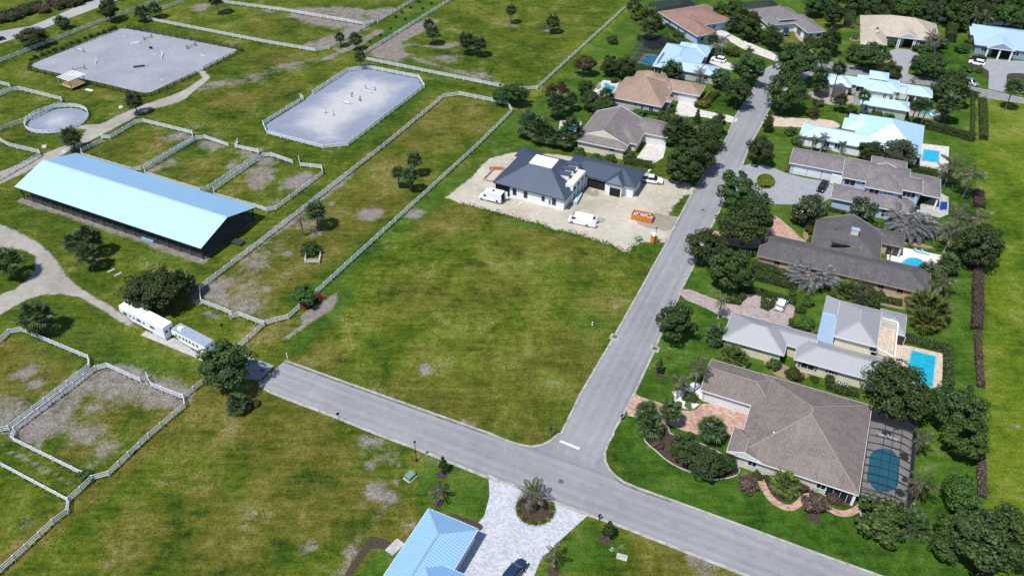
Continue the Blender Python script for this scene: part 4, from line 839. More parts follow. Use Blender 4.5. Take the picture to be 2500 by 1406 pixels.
        for ca, cb, Ap, sgn in gab:
            of = P(sgn * .03, 0, 0) - P(0, 0, 0); gm = MB(); gm.add([ca + of, cb + of, Ap + of], [(0, 1, 2)]); gm.obj('gable', wallm or s.wall, s.root)
            rk = MB(); rk.bar(ca + of * 1.5, Ap + of * 1.5, .06, .24); rk.bar(cb + of * 1.5, Ap + of * 1.5, .06, .24); rk.obj('rake_trim', s.trim, ro)
        wd = dict(u0=u0, u1=u1, v0=v0, v1=v1, z=ze, wu0=u0 + oh, wu1=u1 - oh, wv0=v0 + oh, wv1=v1 - oh, zr=ze + hr, roof=ro); s.wings.append(wd)
        if wall: wm = MB(); wm.bb(u0 + oh, u1 - oh, v0 + oh, v1 - oh, z0, ze - thick + .01); wd['wall'] = wm.obj('wall', wallm or s.wall, s.root)
        return wd
    def seam(s, faces, ro, sp):
        allm = MB()
        for f in faces:
            low = sorted(range(len(f)), key=lambda k: f[k].z)[:2]; o = f[low[0]]; ed = (f[low[1]] - o).normalized(); n_ = (f[1] - f[0]).cross(f[2] - f[1]).normalized()
            if n_.z < 0: n_ = -n_
            up = n_.cross(ed).normalized(); up = up if up.z > 0 else -up; uv = [((p - o).dot(ed), (p - o).dot(up)) for p in f]; us = [p[0] for p in uv]; k = math.ceil(min(us) / sp)
            while k * sp < max(us):
                x = k * sp; k += 1; vs = []
                for i in range(len(uv)):
                    a, b = uv[i], uv[(i + 1) % len(uv)]
                    if (a[0] - x) * (b[0] - x) < 0: vs.append(a[1] + (b[1] - a[1]) * (x - a[0]) / (b[0] - a[0]))
                if len(vs) >= 2 and max(vs) - min(vs) > .15:
                    a = o + ed * x + up * min(vs) + n_ * .02; b = o + ed * x + up * max(vs) + n_ * .02
                    if s.seams == 'parts': MB().bar(a, b, .05, .07).obj('seam', s.roofm, ro)
                    else: allm.bar(a, b, .05, .06)
        if s.seams != 'parts' and allm.v: tag(allm.obj('roof_seams', s.roofm, ro), kind='stuff')
    def put_on(s, i, side, mb_fn): pass
    def opening(s, i, side, r, x, y, w, h, kind='window', zc=None, frame=.09, mull=1, proud=.0, shut=False, mat=None):
        """a window or door centred where the pixel meets that wall"""
        p = s.on_wall(i, side, r, x, y); zc = p.z if zc is None else zc
        if kind in ('garage_door', 'door', 'opening', 'sliding_door'): zc = h / 2 + .02
        rot, n = {'s': (0, (0, -1)), 'n': (math.pi, (0, 1)), 'w': (-math.pi / 2, (-1, 0)), 'e': (math.pi / 2, (1, 0))}[side]; loc = Vector((p.x + n[0] * (.012 + proud), p.y + n[1] * (.012 + proud), zc))
        fr = MB(); f = frame
        if kind == 'garage_door':
            for k in range(4): fr.bb(-w / 2, w / 2, -.05, .03, -h / 2 + k * h / 4 + .015, -h / 2 + (k + 1) * h / 4 - .015)
            o = fr.obj(kind, mat or DOORP, s.root, loc, rot); tr = MB(); tr.bb(-w / 2 - .14, -w / 2, -.06, .04, -h / 2, h / 2 + .14); tr.bb(w / 2, w / 2 + .14, -.06, .04, -h / 2, h / 2 + .14); tr.bb(-w / 2, w / 2, -.06, .04, h / 2, h / 2 + .14); tr.obj('frame', s.trim, o)
            MB().bb(-.09, .09, -.09, -.05, -h / 2 + .5, -h / 2 + .56).obj('handle', TRIM_DARK, o); return o
        if kind == 'opening':
            return fr.bb(-w / 2, w / 2, -.03, .05, -h / 2, h / 2).obj('open_bay_shade', INNER_SHADE, s.root, loc, rot)  # black panel on the wall stands for the shaded room behind
        fr.bb(-w / 2 - f, w / 2 + f, -.06, .03, h / 2, h / 2 + f); fr.bb(-w / 2 - f, w / 2 + f, -.09, .03, -h / 2 - f, -h / 2); fr.bb(-w / 2 - f, -w / 2, -.06, .03, -h / 2, h / 2); fr.bb(w / 2, w / 2 + f, -.06, .03, -h / 2, h / 2)
        for k in range(mull): xx = -w / 2 + w * (k + 1) / (mull + 1); fr.bb(xx - .03, xx + .03, -.055, .02, -h / 2, h / 2)
        o = fr.obj('window' if kind == 'window' else kind, mat or s.trim, s.root, loc, rot); MB().bb(-w / 2, w / 2, -.03, .02, -h / 2, h / 2).obj('pane', GLASS, o)
        if shut:
            for sg in (-1, 1): MB().bb(sg * (w / 2 + f + .22) - .2, sg * (w / 2 + f + .22) + .2, -.05, .03, -h / 2, h / 2).obj('shutter', SHUTTER, o)
        return o
    def column(s, u, v, z, w=.35, mat=None): return MB().bb(u - w / 2, u + w / 2, v - w / 2, v + w / 2, 0, z).obj('column', mat or s.trim, s.root)
# ------------------------------------------------------------------ the houses
T_BROWN = tile_material('brown_slate_tiles', [(.150, .122, .108), (.222, .184, .163), (.295, .252, .226)], .36, .30)
T_SLATE = tile_material('mottled_slate_tiles', [(.125, .12, .135), (.215, .19, .19), (.31, .26, .245)], .34, .5)
T_TAN = tile_material('tan_roof_tiles', [(.25, .17, .125), (.35, .25, .185), (.43, .325, .255)], .38, .34)
T_GREY = tile_material('grey_roof_tiles', [(.145, .125, .12), (.225, .195, .185), (.31, .275, .265)], .38, .34)
T_RED = tile_material('red_brown_shingles', [(.20, .115, .085), (.295, .175, .135), (.37, .235, .185)], .2, .4, .02)
T_WORN = tile_material('worn_grey_tiles', [(.13, .12, .115), (.215, .20, .19), (.30, .285, .27)], .36, .32)
T_CREAM = tile_material('cream_shingles', [(.38, .315, .24), (.50, .425, .335), (.58, .50, .41)], .2, .4, .02)
T_CHAR = tile_material('charcoal_shingles', [(.072, .066, .068), (.112, .104, .105), (.16, .15, .15)], .2, .4, .02)
M_BARN = metal_material('galvanised_roof', (.58, .84, 1.0), .60, .92); M_WHITE = metal_material('white_metal_roof', (.70, .88, 1.0), .58, .88); M_BLUE = metal_material('sky_blue_metal_roof', (.46, .70, .94), .60, .75, .46); M_PALE = metal_material('pale_blue_metal_roof', (.60, .75, .90), .62, .78)
M_GREY = metal_material('grey_metal_roof', (.36, .36, .375), .5, .25); M_NAVY = metal_material('dark_blue_metal_roof', (.080, .105, .145), .48, .35, .40)
CAP_PINK = plain('pink_ridge_tile', (.28, .215, .185), .8); CAP_TAN = plain('tan_ridge_tile', (.40, .26, .18), .8); CAP_GREY = plain('grey_ridge_tile', (.21, .185, .18), .8); CAP_WHITE = plain('white_ridge_metal', (.66, .74, .80), .4, .4); CAP_BLUE = plain('blue_ridge_metal', (.36, .50, .64), .4, .4)

# brown tiled corner house with the screened pool
h = HOUSE_A = House('tiled_house', 'large brown tiled hip-roof house on the street corner', (17, 450, 950), (17, 1700, 1360), 3.0, 'beige', T_BROWN, cap=CAP_PINK)
h.wing(17, [(1832, 508), (1700, 1360), (645, 610)], apex=(1260, 555))
h.wing(17, [(310, 65), (195, 355), (680, 505)], ends='gh', ext=(0, 4, 0, 0), pitch=.40)
h.wing(17, [(520, 705), (450, 945), (760, 860)], ends='gh', ext=(0, 1, 0, 0), pitch=.38)
h.opening(1, 's', 17, 325, 445, 3.0, 2.3, 'garage_door'); h.opening(1, 's', 17, 535, 520, 4.9, 2.3, 'garage_door')
for x, y in ((690, 1055), (1080, 1195), (1340, 1290)): h.opening(0, 's', 17, x, y, 1.3, 1.1, zc=1.7)
h.opening(0, 's', 17, 1530, 1345, 4.2, 2.2, 'sliding_door', mull=3); h.column(h.wings[0]['u1'] - .4, h.wings[0]['v0'] + .4, 2.8, .4)
p = h.L(17, 888, 790, 4.6); MB().cyl((p.x, p.y), .16, 3.6, 5.3, 8).obj('vent_pipe', TRIM, h.root)
p = h.L(17, 1355, 455, 4.2); MB().cyl((p.x, p.y), .1, 3.4, 4.6, 8).obj('vent_pipe', TRIM, h.root)

# grey metal-roofed house with upper storey and terrace
h = HOUSE_B = House('metal_roof_house', 'grey metal-roofed cream house with an upper storey and roof terrace', (18, 775, 685), (18, 1520, 890), 3.0, 'cream', M_GREY, cap=plain('grey_ridge_metal', (.40, .39, .40), .5, .2), seams='joined')
h.wing(18, [(195, 240), (95, 490), (680, 655)], apex=(435, 362))
h.wing(18, [(775, 685), (1520, 893), (1765, 715)], apex=(1300, 650))
h.wing(18, [(560, 430), (800, 580), (745, 392), (1000, 500)], ends='gg', pitch=.36)
h.wing(18, [(1225, 130), (1150, 465), (1555, 572), (1615, 230)], z=5.7, apex=(1415, 275), axis='v')
h.wing(18, [(1600, 225), (1850, 265), (1835, 465)], z=3.0, pitch=.36, axis='u')
def flat_roof(h, r, pts, z, mat, th=.22, name='flat_roof', wall=True, wm=None, oh=.3):
    q = [h.L(r, x, y, z) for x, y in pts]; mb = MB(); mb.prism([(p.x, p.y) for p in q], z - th, z); o = mb.obj(name, mat, h.root)
    if wall:
        c = sum(q, Vector()) / len(q); w = MB(); w.prism([(c.x + (p.x - c.x) * .93, c.y + (p.y - c.y) * .93) for p in q], 0, z - th - .01); w.obj('wall', wm or h.wall, h.root)
    return o
flat_roof(h, 18, [(1050, 245), (990, 500), (1150, 545), (1180, 275)], 3.35, M_WHITE, wm=WALLS['grey']); flat_roof(h, 18, [(1085, 78), (1052, 240), (1182, 270), (1200, 225), (1222, 130)], 3.5, M_GREY)
u = [h.L(18, x, y, 3.3) for x, y in ((1600, 330), (1755, 375), (1720, 705), (1555, 620))]; tb = MB(); tb.prism([(p.x, p.y) for p in u], 0, 3.2); tb.obj('terrace', PAVE_TAN, h.root)
for a, b in ((0, 1), (1, 2), (2, 3)): MB().bar(u[a] + Vector((0, 0, .45)), u[b] + Vector((0, 0, .45)), .16, .9).obj('parapet', WALLS['cream'], h.root); MB().bar(u[a] + Vector((0, 0, .95)), u[b] + Vector((0, 0, .95)), .24, .1).obj('coping', TRIM, h.root)
h.opening(1, 's', 18, 905, 760, 2.3, 1.3, zc=1.75, shut=True); h.opening(1, 's', 18, 1135, 812, 1.0, .9, zc=1.95, shut=True)
h.opening(3, 's', 18, 1530, 592, 1.2, 1.3, zc=4.7, mull=0); h.opening(4, 's', 18, 1790, 500, 1.4, 2.1, 'sliding_door', mull=0)
h.opening(0, 'e', 18, 650, 690, 1.6, 2.2, 'door', mull=0)

# charcoal shingled tan house with an oval pool
h = HOUSE_C = House('shingled_house', 'long tan house with charcoal shingle roof and a chimney', (19, 145, 592), (19, 2310, 1085), 3.0, 'tan', T_CHAR, trim=TRIM_TAN, cap=plain('charcoal_ridge', (.10, .098, .105), .8))
h.wing(19, [(145, 592), (2325, 1085), (2355, 790)], pitch=.36, ext=(0, 0, 0, .6))
h.wing(19, [(905, 125), (855, 425), (1720, 560)], axis='v', ends='hg', z=3.4, pitch=.42, ext=(0, 0, 2.5, 0))
h.wing(19, [(1590, 245), (2025, 315), (2005, 490)], pitch=.36, ends='gh', ext=(3, 0, 0, 0))
h.wing(19, [(970, 85), (905, 130), (1260, 170), (1230, 330)], pitch=.3, z=3.3)
w1 = h.wings[1]; 
for x, y in ((1150, 262), (1110, 422)):
    p = h.L(19, x, y, 5.0); d = MB(); d.add([(p.x - .2, p.y - .9, p.z - .3), (p.x + 3.4, p.y - .2, p.z + .55), (p.x - .2, p.y + .2, p.z + .75), (p.x - .2, p.y + .9, p.z - .3), (p.x + 3.6, p.y + .3, p.z + .6)], [(0, 1, 2), (2, 4, 3), (2, 1, 4), (0, 2, 3)]); d.obj('dormer', T_CHAR, h.root)
    v = MB(); v.add([(p.x - .23, p.y - .75, p.z - .25), (p.x - .23, p.y + .7, p.z - .25), (p.x - .23, p.y + .15, p.z + .6)], [(0, 1, 2)]); v.obj('dormer_vent', INNER_SHADE, h.root); v = MB(); v.add([(p.x - .1, p.y - .93, p.z - .22), (p.x + 2.6, p.y - .42, p.z + .2), (p.x - .1, p.y - .55, p.z + .35)], [(0, 1, 2)]); v.obj('dormer_vent', INNER_SHADE, h.root)
p = h.L(19, 1390, 300, 6.0); c = MB(); c.bb(p.x - .75, p.x + .75, p.y - .5, p.y + .5, 4.5, 6.8); co_ = c.obj('chimney', WALLS['beige'], h.root); MB().bb(p.x - .85, p.x + .85, p.y - .6, p.y + .6, 6.8, 6.92).obj('chimney_cap', M_PALE, co_)
for x, y in ((1735, 955), (1975, 1015), (620, 720), (400, 690)): h.opening(0, 's', 19, x, y, 1.1, .9, zc=1.9)
for x, y in ((1840, 500), (1910, 520)): h.opening(2, 's', 19, x, y, 1.3, 2.2, 'sliding_door', mull=0)
h.column(h.wings[2]['u1'] - .4, h.wings[2]['v0'] + .4, 2.8, .4, WALLS['beige']); MB().box(h.L(19, 330, 760, .5) , (.9, .7, .8)).obj('pool_pump', TRIM, h.root)

# two-storey slate-tiled blue house with three garage doors
h = HOUSE_D = House('slate_tiled_house', 'two-storey pale blue house with mottled slate tiles and three garage doors', (20, 140, 297), (20, 815, 425), 3.2, 'blue', T_SLATE, cap=CAP_GREY)
h.wing(20, [(140, 297), (220, 110), (815, 425)], ext=(0, 5, 0, 0), pitch=.36, ends='hg')
h.wing(20, [(870, 230), (810, 480), (1685, 380), (1640, 560)], z=6.0, pitch=.36, ext=(0, 0, 0, 0))
h.wing(20, [(1105, 600), (1580, 695), (1500, 400)], z=6.0, pitch=.38, axis='v', ends='hg')
h.wing(20, [(1830, 690), (1845, 510), (1500, 560)], z=6.0, pitch=.36)
h.wing(20, [(1190, 205), (1640, 290), (1640, 365)], z=6.0, pitch=.33, ext=(0, 0, 2, 0))
h.wing(20, [(2070, 495), (2050, 745), (1640, 600)], z=3.3, pitch=.36, wall=False, ext=(2, 0, 0, 0))
h.wing(20, [(700, 590), (665, 745), (1735, 915)], z=3.1, pitch=.36, ext=(0, 0, 0, 1.5))
for x, y in ((270, 430), (445, 470), (632, 515)): h.opening(0, 's', 20, x, y, 2.75, 2.3, 'garage_door')
h.opening(1, 's', 20, 910, 550, 2.4, 1.5, zc=4.7); h.opening(1, 's', 20, 1085, 565, .6, .6, zc=5.0, mull=0); h.opening(2, 's', 20, 1220, 660, 2.1, 1.3, zc=4.9); h.opening(3, 's', 20, 1665, 690, 2.8, 1.5, zc=4.8, mull=2)
for x in (1365, 1405, 1445): h.opening(2, 's', 20, x, 685, .5, .5, zc=5.0, mull=0)
for x, y in ((1215, 930), (1330, 955)): h.opening(6, 's', 20, x, y, .8, 1.9, zc=1.5, mull=0)
w5 = h.wings[5]
for uu, vv in ((w5['u1'] - .5, w5['v0'] + .5), (w5['u1'] - 4.6, w5['v0'] + .5), (w5['u1'] - .5, w5['v1'] - .5)): h.column(uu, vv, 3.1, .4)
MB().bb(w5['u0'] + 1, w5['u1'] - .8, w5['v1'] - 2.2, w5['v1'] - 2, 0, 3.1).obj('lanai_wall', WALLS['navy'], h.root)
p = h.L(20, 770, 520, 1.3); MB().bb(p.x - 1.9, p.x + 1.9, p.y - .12, p.y + .12, 0, 2.6).obj('garden_wall', WALLS['white'], h.root)

# long white metal-roofed house
h = HOUSE_E = House('metal_roof_house', 'long white house with a broad white metal hip roof', (21, 75, 1060), (21, 870, 1215), 3.0, 'white', M_WHITE, cap=CAP_WHITE, seams='joined')
h.wing(21, [(70, 1060), (140, 875), (870, 1217)], ext=(0, 7, 0, 0), pitch=.40)
h.wing(21, [(1980, 920), (1915, 1400), (940, 960)], apex=(1460, 835))
h.wing(21, [(770, 795), (722, 950), (1000, 990)], ext=(0, 4, 0, 0), pitch=.42)
h.wing(21, [(845, 733), (835, 800), (1060, 770)], ext=(0, 5, 3, 0), pitch=.40)
for x, y in ((300, 1200), (640, 1275), (480, 1240), (1000, 1260)): h.opening(0 if x < 900 else 1, 's', 21, x, y, 1.3, 1.2, zc=1.6)

# pale blue and white two-storey villa by the cross street
h = HOUSE_F = House('villa', 'two-storey sage villa with several white metal hip roofs', (21, 455, 270), (21, 865, 333), 3.2, 'sage', M_WHITE, cap=CAP_WHITE, seams='joined')
h.wing(21, [(425, 268), (865, 335), (505, 130)], apex=(705, 145))
h.wing(21, [(740, 160), (985, 180), (985, 300)], ext=(2, 3, 0, 0), pitch=.36, ends='gg')
h.wing(21, [(945, 292), (980, 140), (1610, 240), (1580, 400)], z=6.2, pitch=.40)
h.wing(21, [(1155, 75), (1145, 125), (1440, 185)], z=8.0, pitch=.40, ext=(0, 0, 2, 0))
h.wing(21, [(1060, 357), (1510, 428), (1350, 240)], z=6.1, pitch=.40)
h.wing(21, [(1615, 265), (2105, 355), (2095, 490)], z=3.5, pitch=.36, wall=False)
h.wing(21, [(1010, 560), (1000, 575), (1670, 685), (1760, 660), (1200, 470)], z=3.3, pitch=.38)
h.opening(0, 's', 21, 545, 380, 3.0, 2.4, 'garage_door', mat=plain('cream_door', (.62, .56, .42), .6)); h.opening(0, 's', 21, 710, 400, 3.0, 2.4, 'garage_door', mat=MATS['cream_door'])
h.opening(4, 's', 21, 1380, 445, .9, 1.4, zc=4.6); h.opening(2, 's', 21, 1000, 350, 2.2, 1.6, zc=4.9); h.opening(6, 's', 21, 1095, 630, .8, 1.4, zc=1.8); h.opening(6, 's', 21, 1215, 655, .8, 1.4, zc=1.8)
w5 = h.wings[5]; MB().bb(w5['u0'] + .6, w5['u1'] - .6, w5['v1'] - 3, w5['v1'] - .6, 0, 3.3).obj('wall', h.wall, h.root)
for k in range(5): h.column(w5['u0'] + .6 + (w5['u1'] - w5['u0'] - 1.2) * k / 4, w5['v0'] + .5, 3.3, .38)
u = [h.L(21, x, y, 3.4) for x, y in ((1600, 345), (1710, 360), (1690, 520), (1490, 500))]; MB().prism([(p.x, p.y) for p in u], 0, 3.3).obj('terrace', PAVE_MAUVE, h.root)
for a, b in ((0, 1), (1, 2), (2, 3)): MB().bar(u[a] + Vector((0, 0, .45)), u[b] + Vector((0, 0, .45)), .2, 1.0).obj('parapet', WALLS['sage'], h.root)
p = h.L(21, 940, 520, 1.5)
for k in range(3): h.column(p.x + k * .1, p.y + k * 1.7, 3.2, .4)

# cream house by the canal
h = HOUSE_G = House('shingled_house', 'wide cream-roofed house with a columned arched portico', (4, 1220, 345), (4, 1585, 388), 3.2, 'grey', T_CREAM, cap=None)
h.wing(4, [(940, 250), (1010, 155), (1665, 245), (1585, 388)], apex=(1390, 165))
h.wing(4, [(942, 415), (1192, 447), (985, 300)], apex=(1100, 305), ext=(0, 0, 0, 2), axis='v')
h.wing(4, [(1300, 352), (1490, 376), (1480, 330)], z=3.9, axis='v', ends='gh', pitch=.5, ext=(0, 0, 0, 4), wall=False)
w2 = h.wings[2]
for uu in (w2['u0'] + .4, w2['u0'] + .95, w2['u1'] - .4, w2['u1'] - .95): h.column(uu, w2['v0'] + .5, 3.7, .32)
h.opening(0, 's', 4, 1400, 400, 3.2, 2.6, 'opening'); h.opening(0, 's', 4, 1255, 370, 1.4, 1.3, zc=1.7); h.opening(0, 's', 4, 1530, 405, 1.4, 1.3, zc=1.7)
p = h.L(4, 1100, 290, 5.5); c = MB(); c.bb(p.x - .4, p.x + .4, p.y - .4, p.y + .4, 5.0, 6.0); cc = c.obj('cupola', TRIM, h.root); MB().add([(p.x - .5, p.y - .5, 6), (p.x + .5, p.y - .5, 6), (p.x + .5, p.y + .5, 6), (p.x - .5, p.y + .5, 6), (p.x, p.y, 6.6)], [(0, 1, 4), (1, 2, 4), (2, 3, 4), (3, 0, 4)]).obj('cupola_roof', T_CHAR, cc)

# light blue house at the right edge
h = HOUSE_H = House('metal_roof_house', 'steel-blue house with pale blue metal roof at the far street end', (4, 2030, 422), (4, 2500, 485), 3.2, 'navy', M_PALE, cap=CAP_WHITE, seams='joined')
h.wing(4, [(2032, 420), (2300, 265), (2750, 520)], apex=(2330, 310))
h.wing(4, [(1990, 330), (2050, 262), (2160, 295)], ext=(0, 4, 0, 0), pitch=.34)
h.wing(4, [(2150, 452), (2410, 488), (2400, 420)], z=3.7, axis='v', ends='gh', pitch=.48, ext=(0, 0, 0, 5), wall=False)
w2 = h.wings[2]
for k in range(3): h.column(w2['u0'] + .5 + (w2['u1'] - w2['u0'] - 1) * k / 2, w2['v0'] + .5, 3.5, .45)
h.opening(0, 's', 4, 2230, 510, 2.6, 2.6, 'opening'); h.opening(0, 's', 4, 2320, 520, 2.6, 2.6, 'opening'); h.opening(0, 's', 4, 2110, 490, 1.5, 1.4, zc=1.7); h.opening(0, 's', 4, 2420, 525, 1.8, 1.4, zc=1.7)

# worn grey-tiled house at the end of the street
h = HOUSE_I = House('tiled_house', 'white house with worn grey tiles at the far cul-de-sac drive', (24, 1495, 125), (24, 1750, 325), 3.1, 'white', T_WORN, cap=CAP_GREY)
h.wing(24, [(1495, 125), (1750, 325), (2110, 175)], apex=(1900, 80))
h.wing(24, [(2085, 270), (2255, 420), (2450, 370)], ext=(6, 0, 0, 0), pitch=.38)
h.wing(24, [(1860, 235), (2040, 245), (1990, 150)], z=4.4, pitch=.4, wall=False)
w2 = h.wings[2]; h.column(w2['u1'] - .4, w2['v0'] + .4, 4.2, .4); h.column(w2['u1'] - .4, w2['v1'] - .4, 4.2, .4)
h.opening(1, 's', 24, 2140, 400, 2.8, 2.2, 'garage_door', mat=SHUTTER); h.opening(1, 's', 24, 2225, 460, 2.2, 2.2, 'garage_door', mat=SHUTTER); h.opening(1, 'e', 24, 2390, 455, 1.6, 1.2, zc=1.6); h.opening(1, 'e', 24, 2285, 455, 1.0, 1.2, zc=1.6)
for x, y in ((1560, 230), (1640, 290)): h.opening(0, 's', 24, x, y, 1.2, 1.2, zc=1.6)

# red-brown shingled blue house
h = HOUSE_J = House('shingled_house', 'pale blue house with a red-brown shingle roof and dark pool cage', (24, 345, 155), (24, 845, 465), 3.1, 'blue', T_RED, cap=None)
h.wing(24, [(345, 155), (845, 465), (1100, 415)], pitch=.38)
h.wing(24, [(345, 155), (950, 318), (1310, 255)], apex=(830, 140))
for x, y in ((390, 215), (500, 285), (610, 355), (700, 410)): h.opening(0, 's', 24, x, y, 1.1, 1.3, zc=1.6)
h.opening(0, 'e', 24, 905, 505, 1.2, 1.2, zc=1.6, mull=0)
for x, y in ((1060, 330), (1225, 315), (990, 335)): h.opening(1, 'e', 24, x, y, 1.3, 1.4, zc=1.6)

# light blue metal house with solar panels
h = HOUSE_K = House('metal_roof_house', 'grey-blue metal-roofed house with a dark solar heater', (24, 275, 838), (24, 1030, 960), 3.0, 'grey', M_PALE, cap=CAP_BLUE, seams='joined')
h.wing(24, [(275, 838), (545, 560), (950, 700)], apex=(690, 660))
h.wing(24, [(650, 898), (1030, 958), (1140, 850)], ext=(6, 0, 0, 0), pitch=.36)
h.wing(24, [(800, 555), (1020, 632), (930, 715)], pitch=.40, ext=(4, 0, 0, 0))
h.opening(1, 's', 24, 745, 935, .9, .8, zc=1.7); h.opening(0, 's', 24, 350, 880, 2.2, 1.6, zc=1.5); h.opening(1, 's', 24, 960, 965, 1.2, 1.1, zc=1.6)
w0 = h.wings[0]; q = [h.L(24, x, y, 4.2) for x, y in ((415, 748), (470, 748), (650, 572), (560, 600))]
so_ = MB(); hw = (w0['v1'] - w0['v0']) / 2; pt = (w0['zr'] - w0['z']) / hw
for k in range(6):
    a = w0['v0'] + 1.8 + k * 1.45
    b = a + 1.35; us = [w0['u0'] + .8, w0['u0'] + 3.4]; zz = [w0['z'] + pt * (x - w0['u0']) + .08 for x in us]
    m_ = MB(); m_.add([(us[0], a, zz[0]), (us[1], a, zz[1]), (us[1], b, zz[1]), (us[0], b, zz[0]), (us[0], a, zz[0] + .06), (us[1], a, zz[1] + .06), (us[1], b, zz[1] + .06), (us[0], b, zz[0] + .06)], [(3, 2, 1, 0), (4, 5, 6, 7), (0, 1, 5, 4), (1, 2, 6, 5), (2, 3, 7, 6), (3, 0, 4, 7)]); m_.obj('solar_panel', TRIM_DARK, h.root)

# tan tiled house with angled bay
h = HOUSE_L = House('tiled_house', 'grey-green house with tan tiled hip roof and bay window', (22, 715, 550), (22, 1470, 697), 3.1, 'grey', T_TAN, cap=CAP_TAN)
h.wing(22, [(715, 550), (1470, 697), (930, 240)], apex=(1225, 220))
h.wing(22, [(1640, 455), (2040, 518), (2150, 367)], ext=(7, 0, 0, 0), pitch=.40)
h.wing(22, [(1080, 190), (1560, 225), (1420, 370)], z=3.2, apex=(1335, 150))
h.wing(22, [(1430, 380), (1610, 408), (1450, 260)], z=3.9, pitch=.45, ext=(3, 0, 0, 0))
h.wing(22, [(1440, 545), (1545, 612), (1660, 553)], z=3.0, pitch=.36, ext=(1.5, 0, 0, 0))
h.opening(1, 's', 22, 1865, 560, 5.0, 2.3, 'garage_door')
for x, y in ((1070, 650), (1175, 685), (1310, 715)): h.opening(0, 's', 22, x, y, .8 if x < 1300 else 1.2, 1.4 if x > 1100 else .9, zc=1.6 if x > 1100 else 2.0)
h.opening(4, 's', 22, 1555, 680, .9, 1.8, zc=1.5); h.opening(4, 'e', 22, 1620, 660, .9, 1.8, zc=1.5)

# grey tiled house beside the building plot
h = HOUSE_M = House('tiled_house', 'cream house with grey tiled roof and pale front gable', (22, 205, 1215), (22, 910, 1362), 3.1, 'cream', T_GREY, cap=CAP_GREY)
a = h.wing(22, [(205, 1215), (910, 1362), (330, 980)], pitch=.42, ends='hh')
h.wing(22, [(205, 1215), (910, 1362), (480, 760)], axis='v', ends='gg', ext=(0, 0, -2.6, 0), pitch=.42, wall=True)
h.wing(22, [(1075, 1265), (1262, 1015), (750, 1000)], z=3.1, pitch=.40)
h.wing(22, [(1250, 1097), (1560, 1167), (1690, 952)], ext=(6, 0, 0, 0), pitch=.36)
h.opening(3, 's', 22, 1390, 1200, 5.0, 2.3, 'garage_door'); h.opening(0, 's', 22, 710, 1350, 1.2, .7, zc=2.1); h.opening(2, 'e', 22, 1180, 1190, 1.6, 2.2, 'door', mull=0)

# unfinished house on the sandy plot
h = HOUSE_N = House('unfinished_house', 'white unfinished house with dark blue metal roof on the sandy plot', (23, 200, 470), (23, 985, 667), 3.3, 'white', M_NAVY, cap=plain('navy_ridge', (.07, .09, .12), .5, .3), seams='joined', trim=TRIM_DARK)
w = h.wing(23, [(200, 470), (985, 667), (560, 130)], pitch=.55, flat=6.4, wall=True, ext=(0, 0, 0, 0))
T = h.flat_top; MB().prism([(p.x, p.y) for p in T], T[0].z - .15, T[0].z + .12).obj('roof_membrane', plain('white_membrane', (.82, .83, .82), .6, var=.03), h.root)
h.wing(23, [(1200, 397), (1790, 460), (1865, 342)], ext=(6, 0, 0, 0), pitch=.40)
h.wing(23, [(1420, 467), (1605, 514), (1660, 447)], z=3.5, pitch=.62, ext=(0, 0, 0, 2.5), axis='v', oh=.35, ends='hg')
h.wing(23, [(430, 178), (515, 90), (640, 110)], z=3.2, pitch=.30, ext=(0, 3, 0, 0), wall=False)
u = [h.L(23, x, y, 5.0) for x, y in ((985, 487), (1070, 503), (1207, 345), (1120, 320))]; pw = MB(); pw.prism([(p.x, p.y) for p in u], 4.2, 5.0); pw.obj('portico_roof', WALLS['white'], h.root); c = sum(u, Vector()) / 4; MB().prism([(c.x + (p.x - c.x) * .93, c.y + (p.y - c.y) * .95) for p in u], 5.0, 5.06).obj('portico_deck', WALLS['beige'], h.root)
e0, e1 = u[1], u[2]
for k in range(4): q = e0 + (e1 - e0) * (.04 + .92 * k / 3); MB().bb(q.x - .75, q.x - .1, q.y - .35, q.y + .35, 0, 4.2).obj('pillar', WALLS['white'], h.root)
for k, (x, y) in enumerate(((940, 362), (990, 308), (1040, 258))):
    p = h.L(23, x, y, 6.0); q = h.L(23, x + 82, y + 22, 6.2); m_ = MB(); du = Vector((1.9, 0, 0)); b0 = Vector((p.x, p.y, 0))
    m_.add([(p.x - 2.0, p.y - .85, 5.75), (p.x + 2.4, p.y - .85, 6.1), (p.x + 2.4, p.y + .85, 6.1), (p.x - 2.0, p.y + .85, 5.75), (p.x - 2.0, p.y - .85, 5.9), (p.x + 2.4, p.y - .85, 6.25), (p.x + 2.4, p.y + .85, 6.25), (p.x - 2.0, p.y + .85, 5.9)], [(3, 2, 1, 0), (4, 5, 6, 7), (0, 1, 5, 4), (1, 2, 6, 5), (2, 3, 7, 6), (3, 0, 4, 7)])
    dm = m_.obj('dormer', M_NAVY, h.root); MB().bb(p.x - .4, p.x + 2.2, p.y - .68, p.y + .68, 4.0, 6.0).obj('dormer_wall', WALLS['white'], dm); MB().bb(p.x + 2.21, p.x + 2.24, p.y - .4, p.y + .4, 5.15, 5.75).obj('dormer_window', GLASS, dm)
for x, y in ((430, 575), (550, 605), (742, 645), (860, 672)): h.opening(0, 's', 23, x, y, .8 if x != 742 else .6, 1.5 if x != 742 else 1.1, zc=1.75 if x != 742 else 1.9, mat=TRIM_DARK, mull=0)
h.opening(0, 's', 23, 300, 560, 3.8, 2.7, 'opening'); h.opening(1, 's', 23, 1320, 480, 4.6, 2.5, 'opening'); h.opening(2, 's', 23, 1525, 555, 2.7, 2.3, 'opening'); h.opening(1, 'e', 23, 1810, 480, 1.6, 1.6, zc=1.6, mull=1)
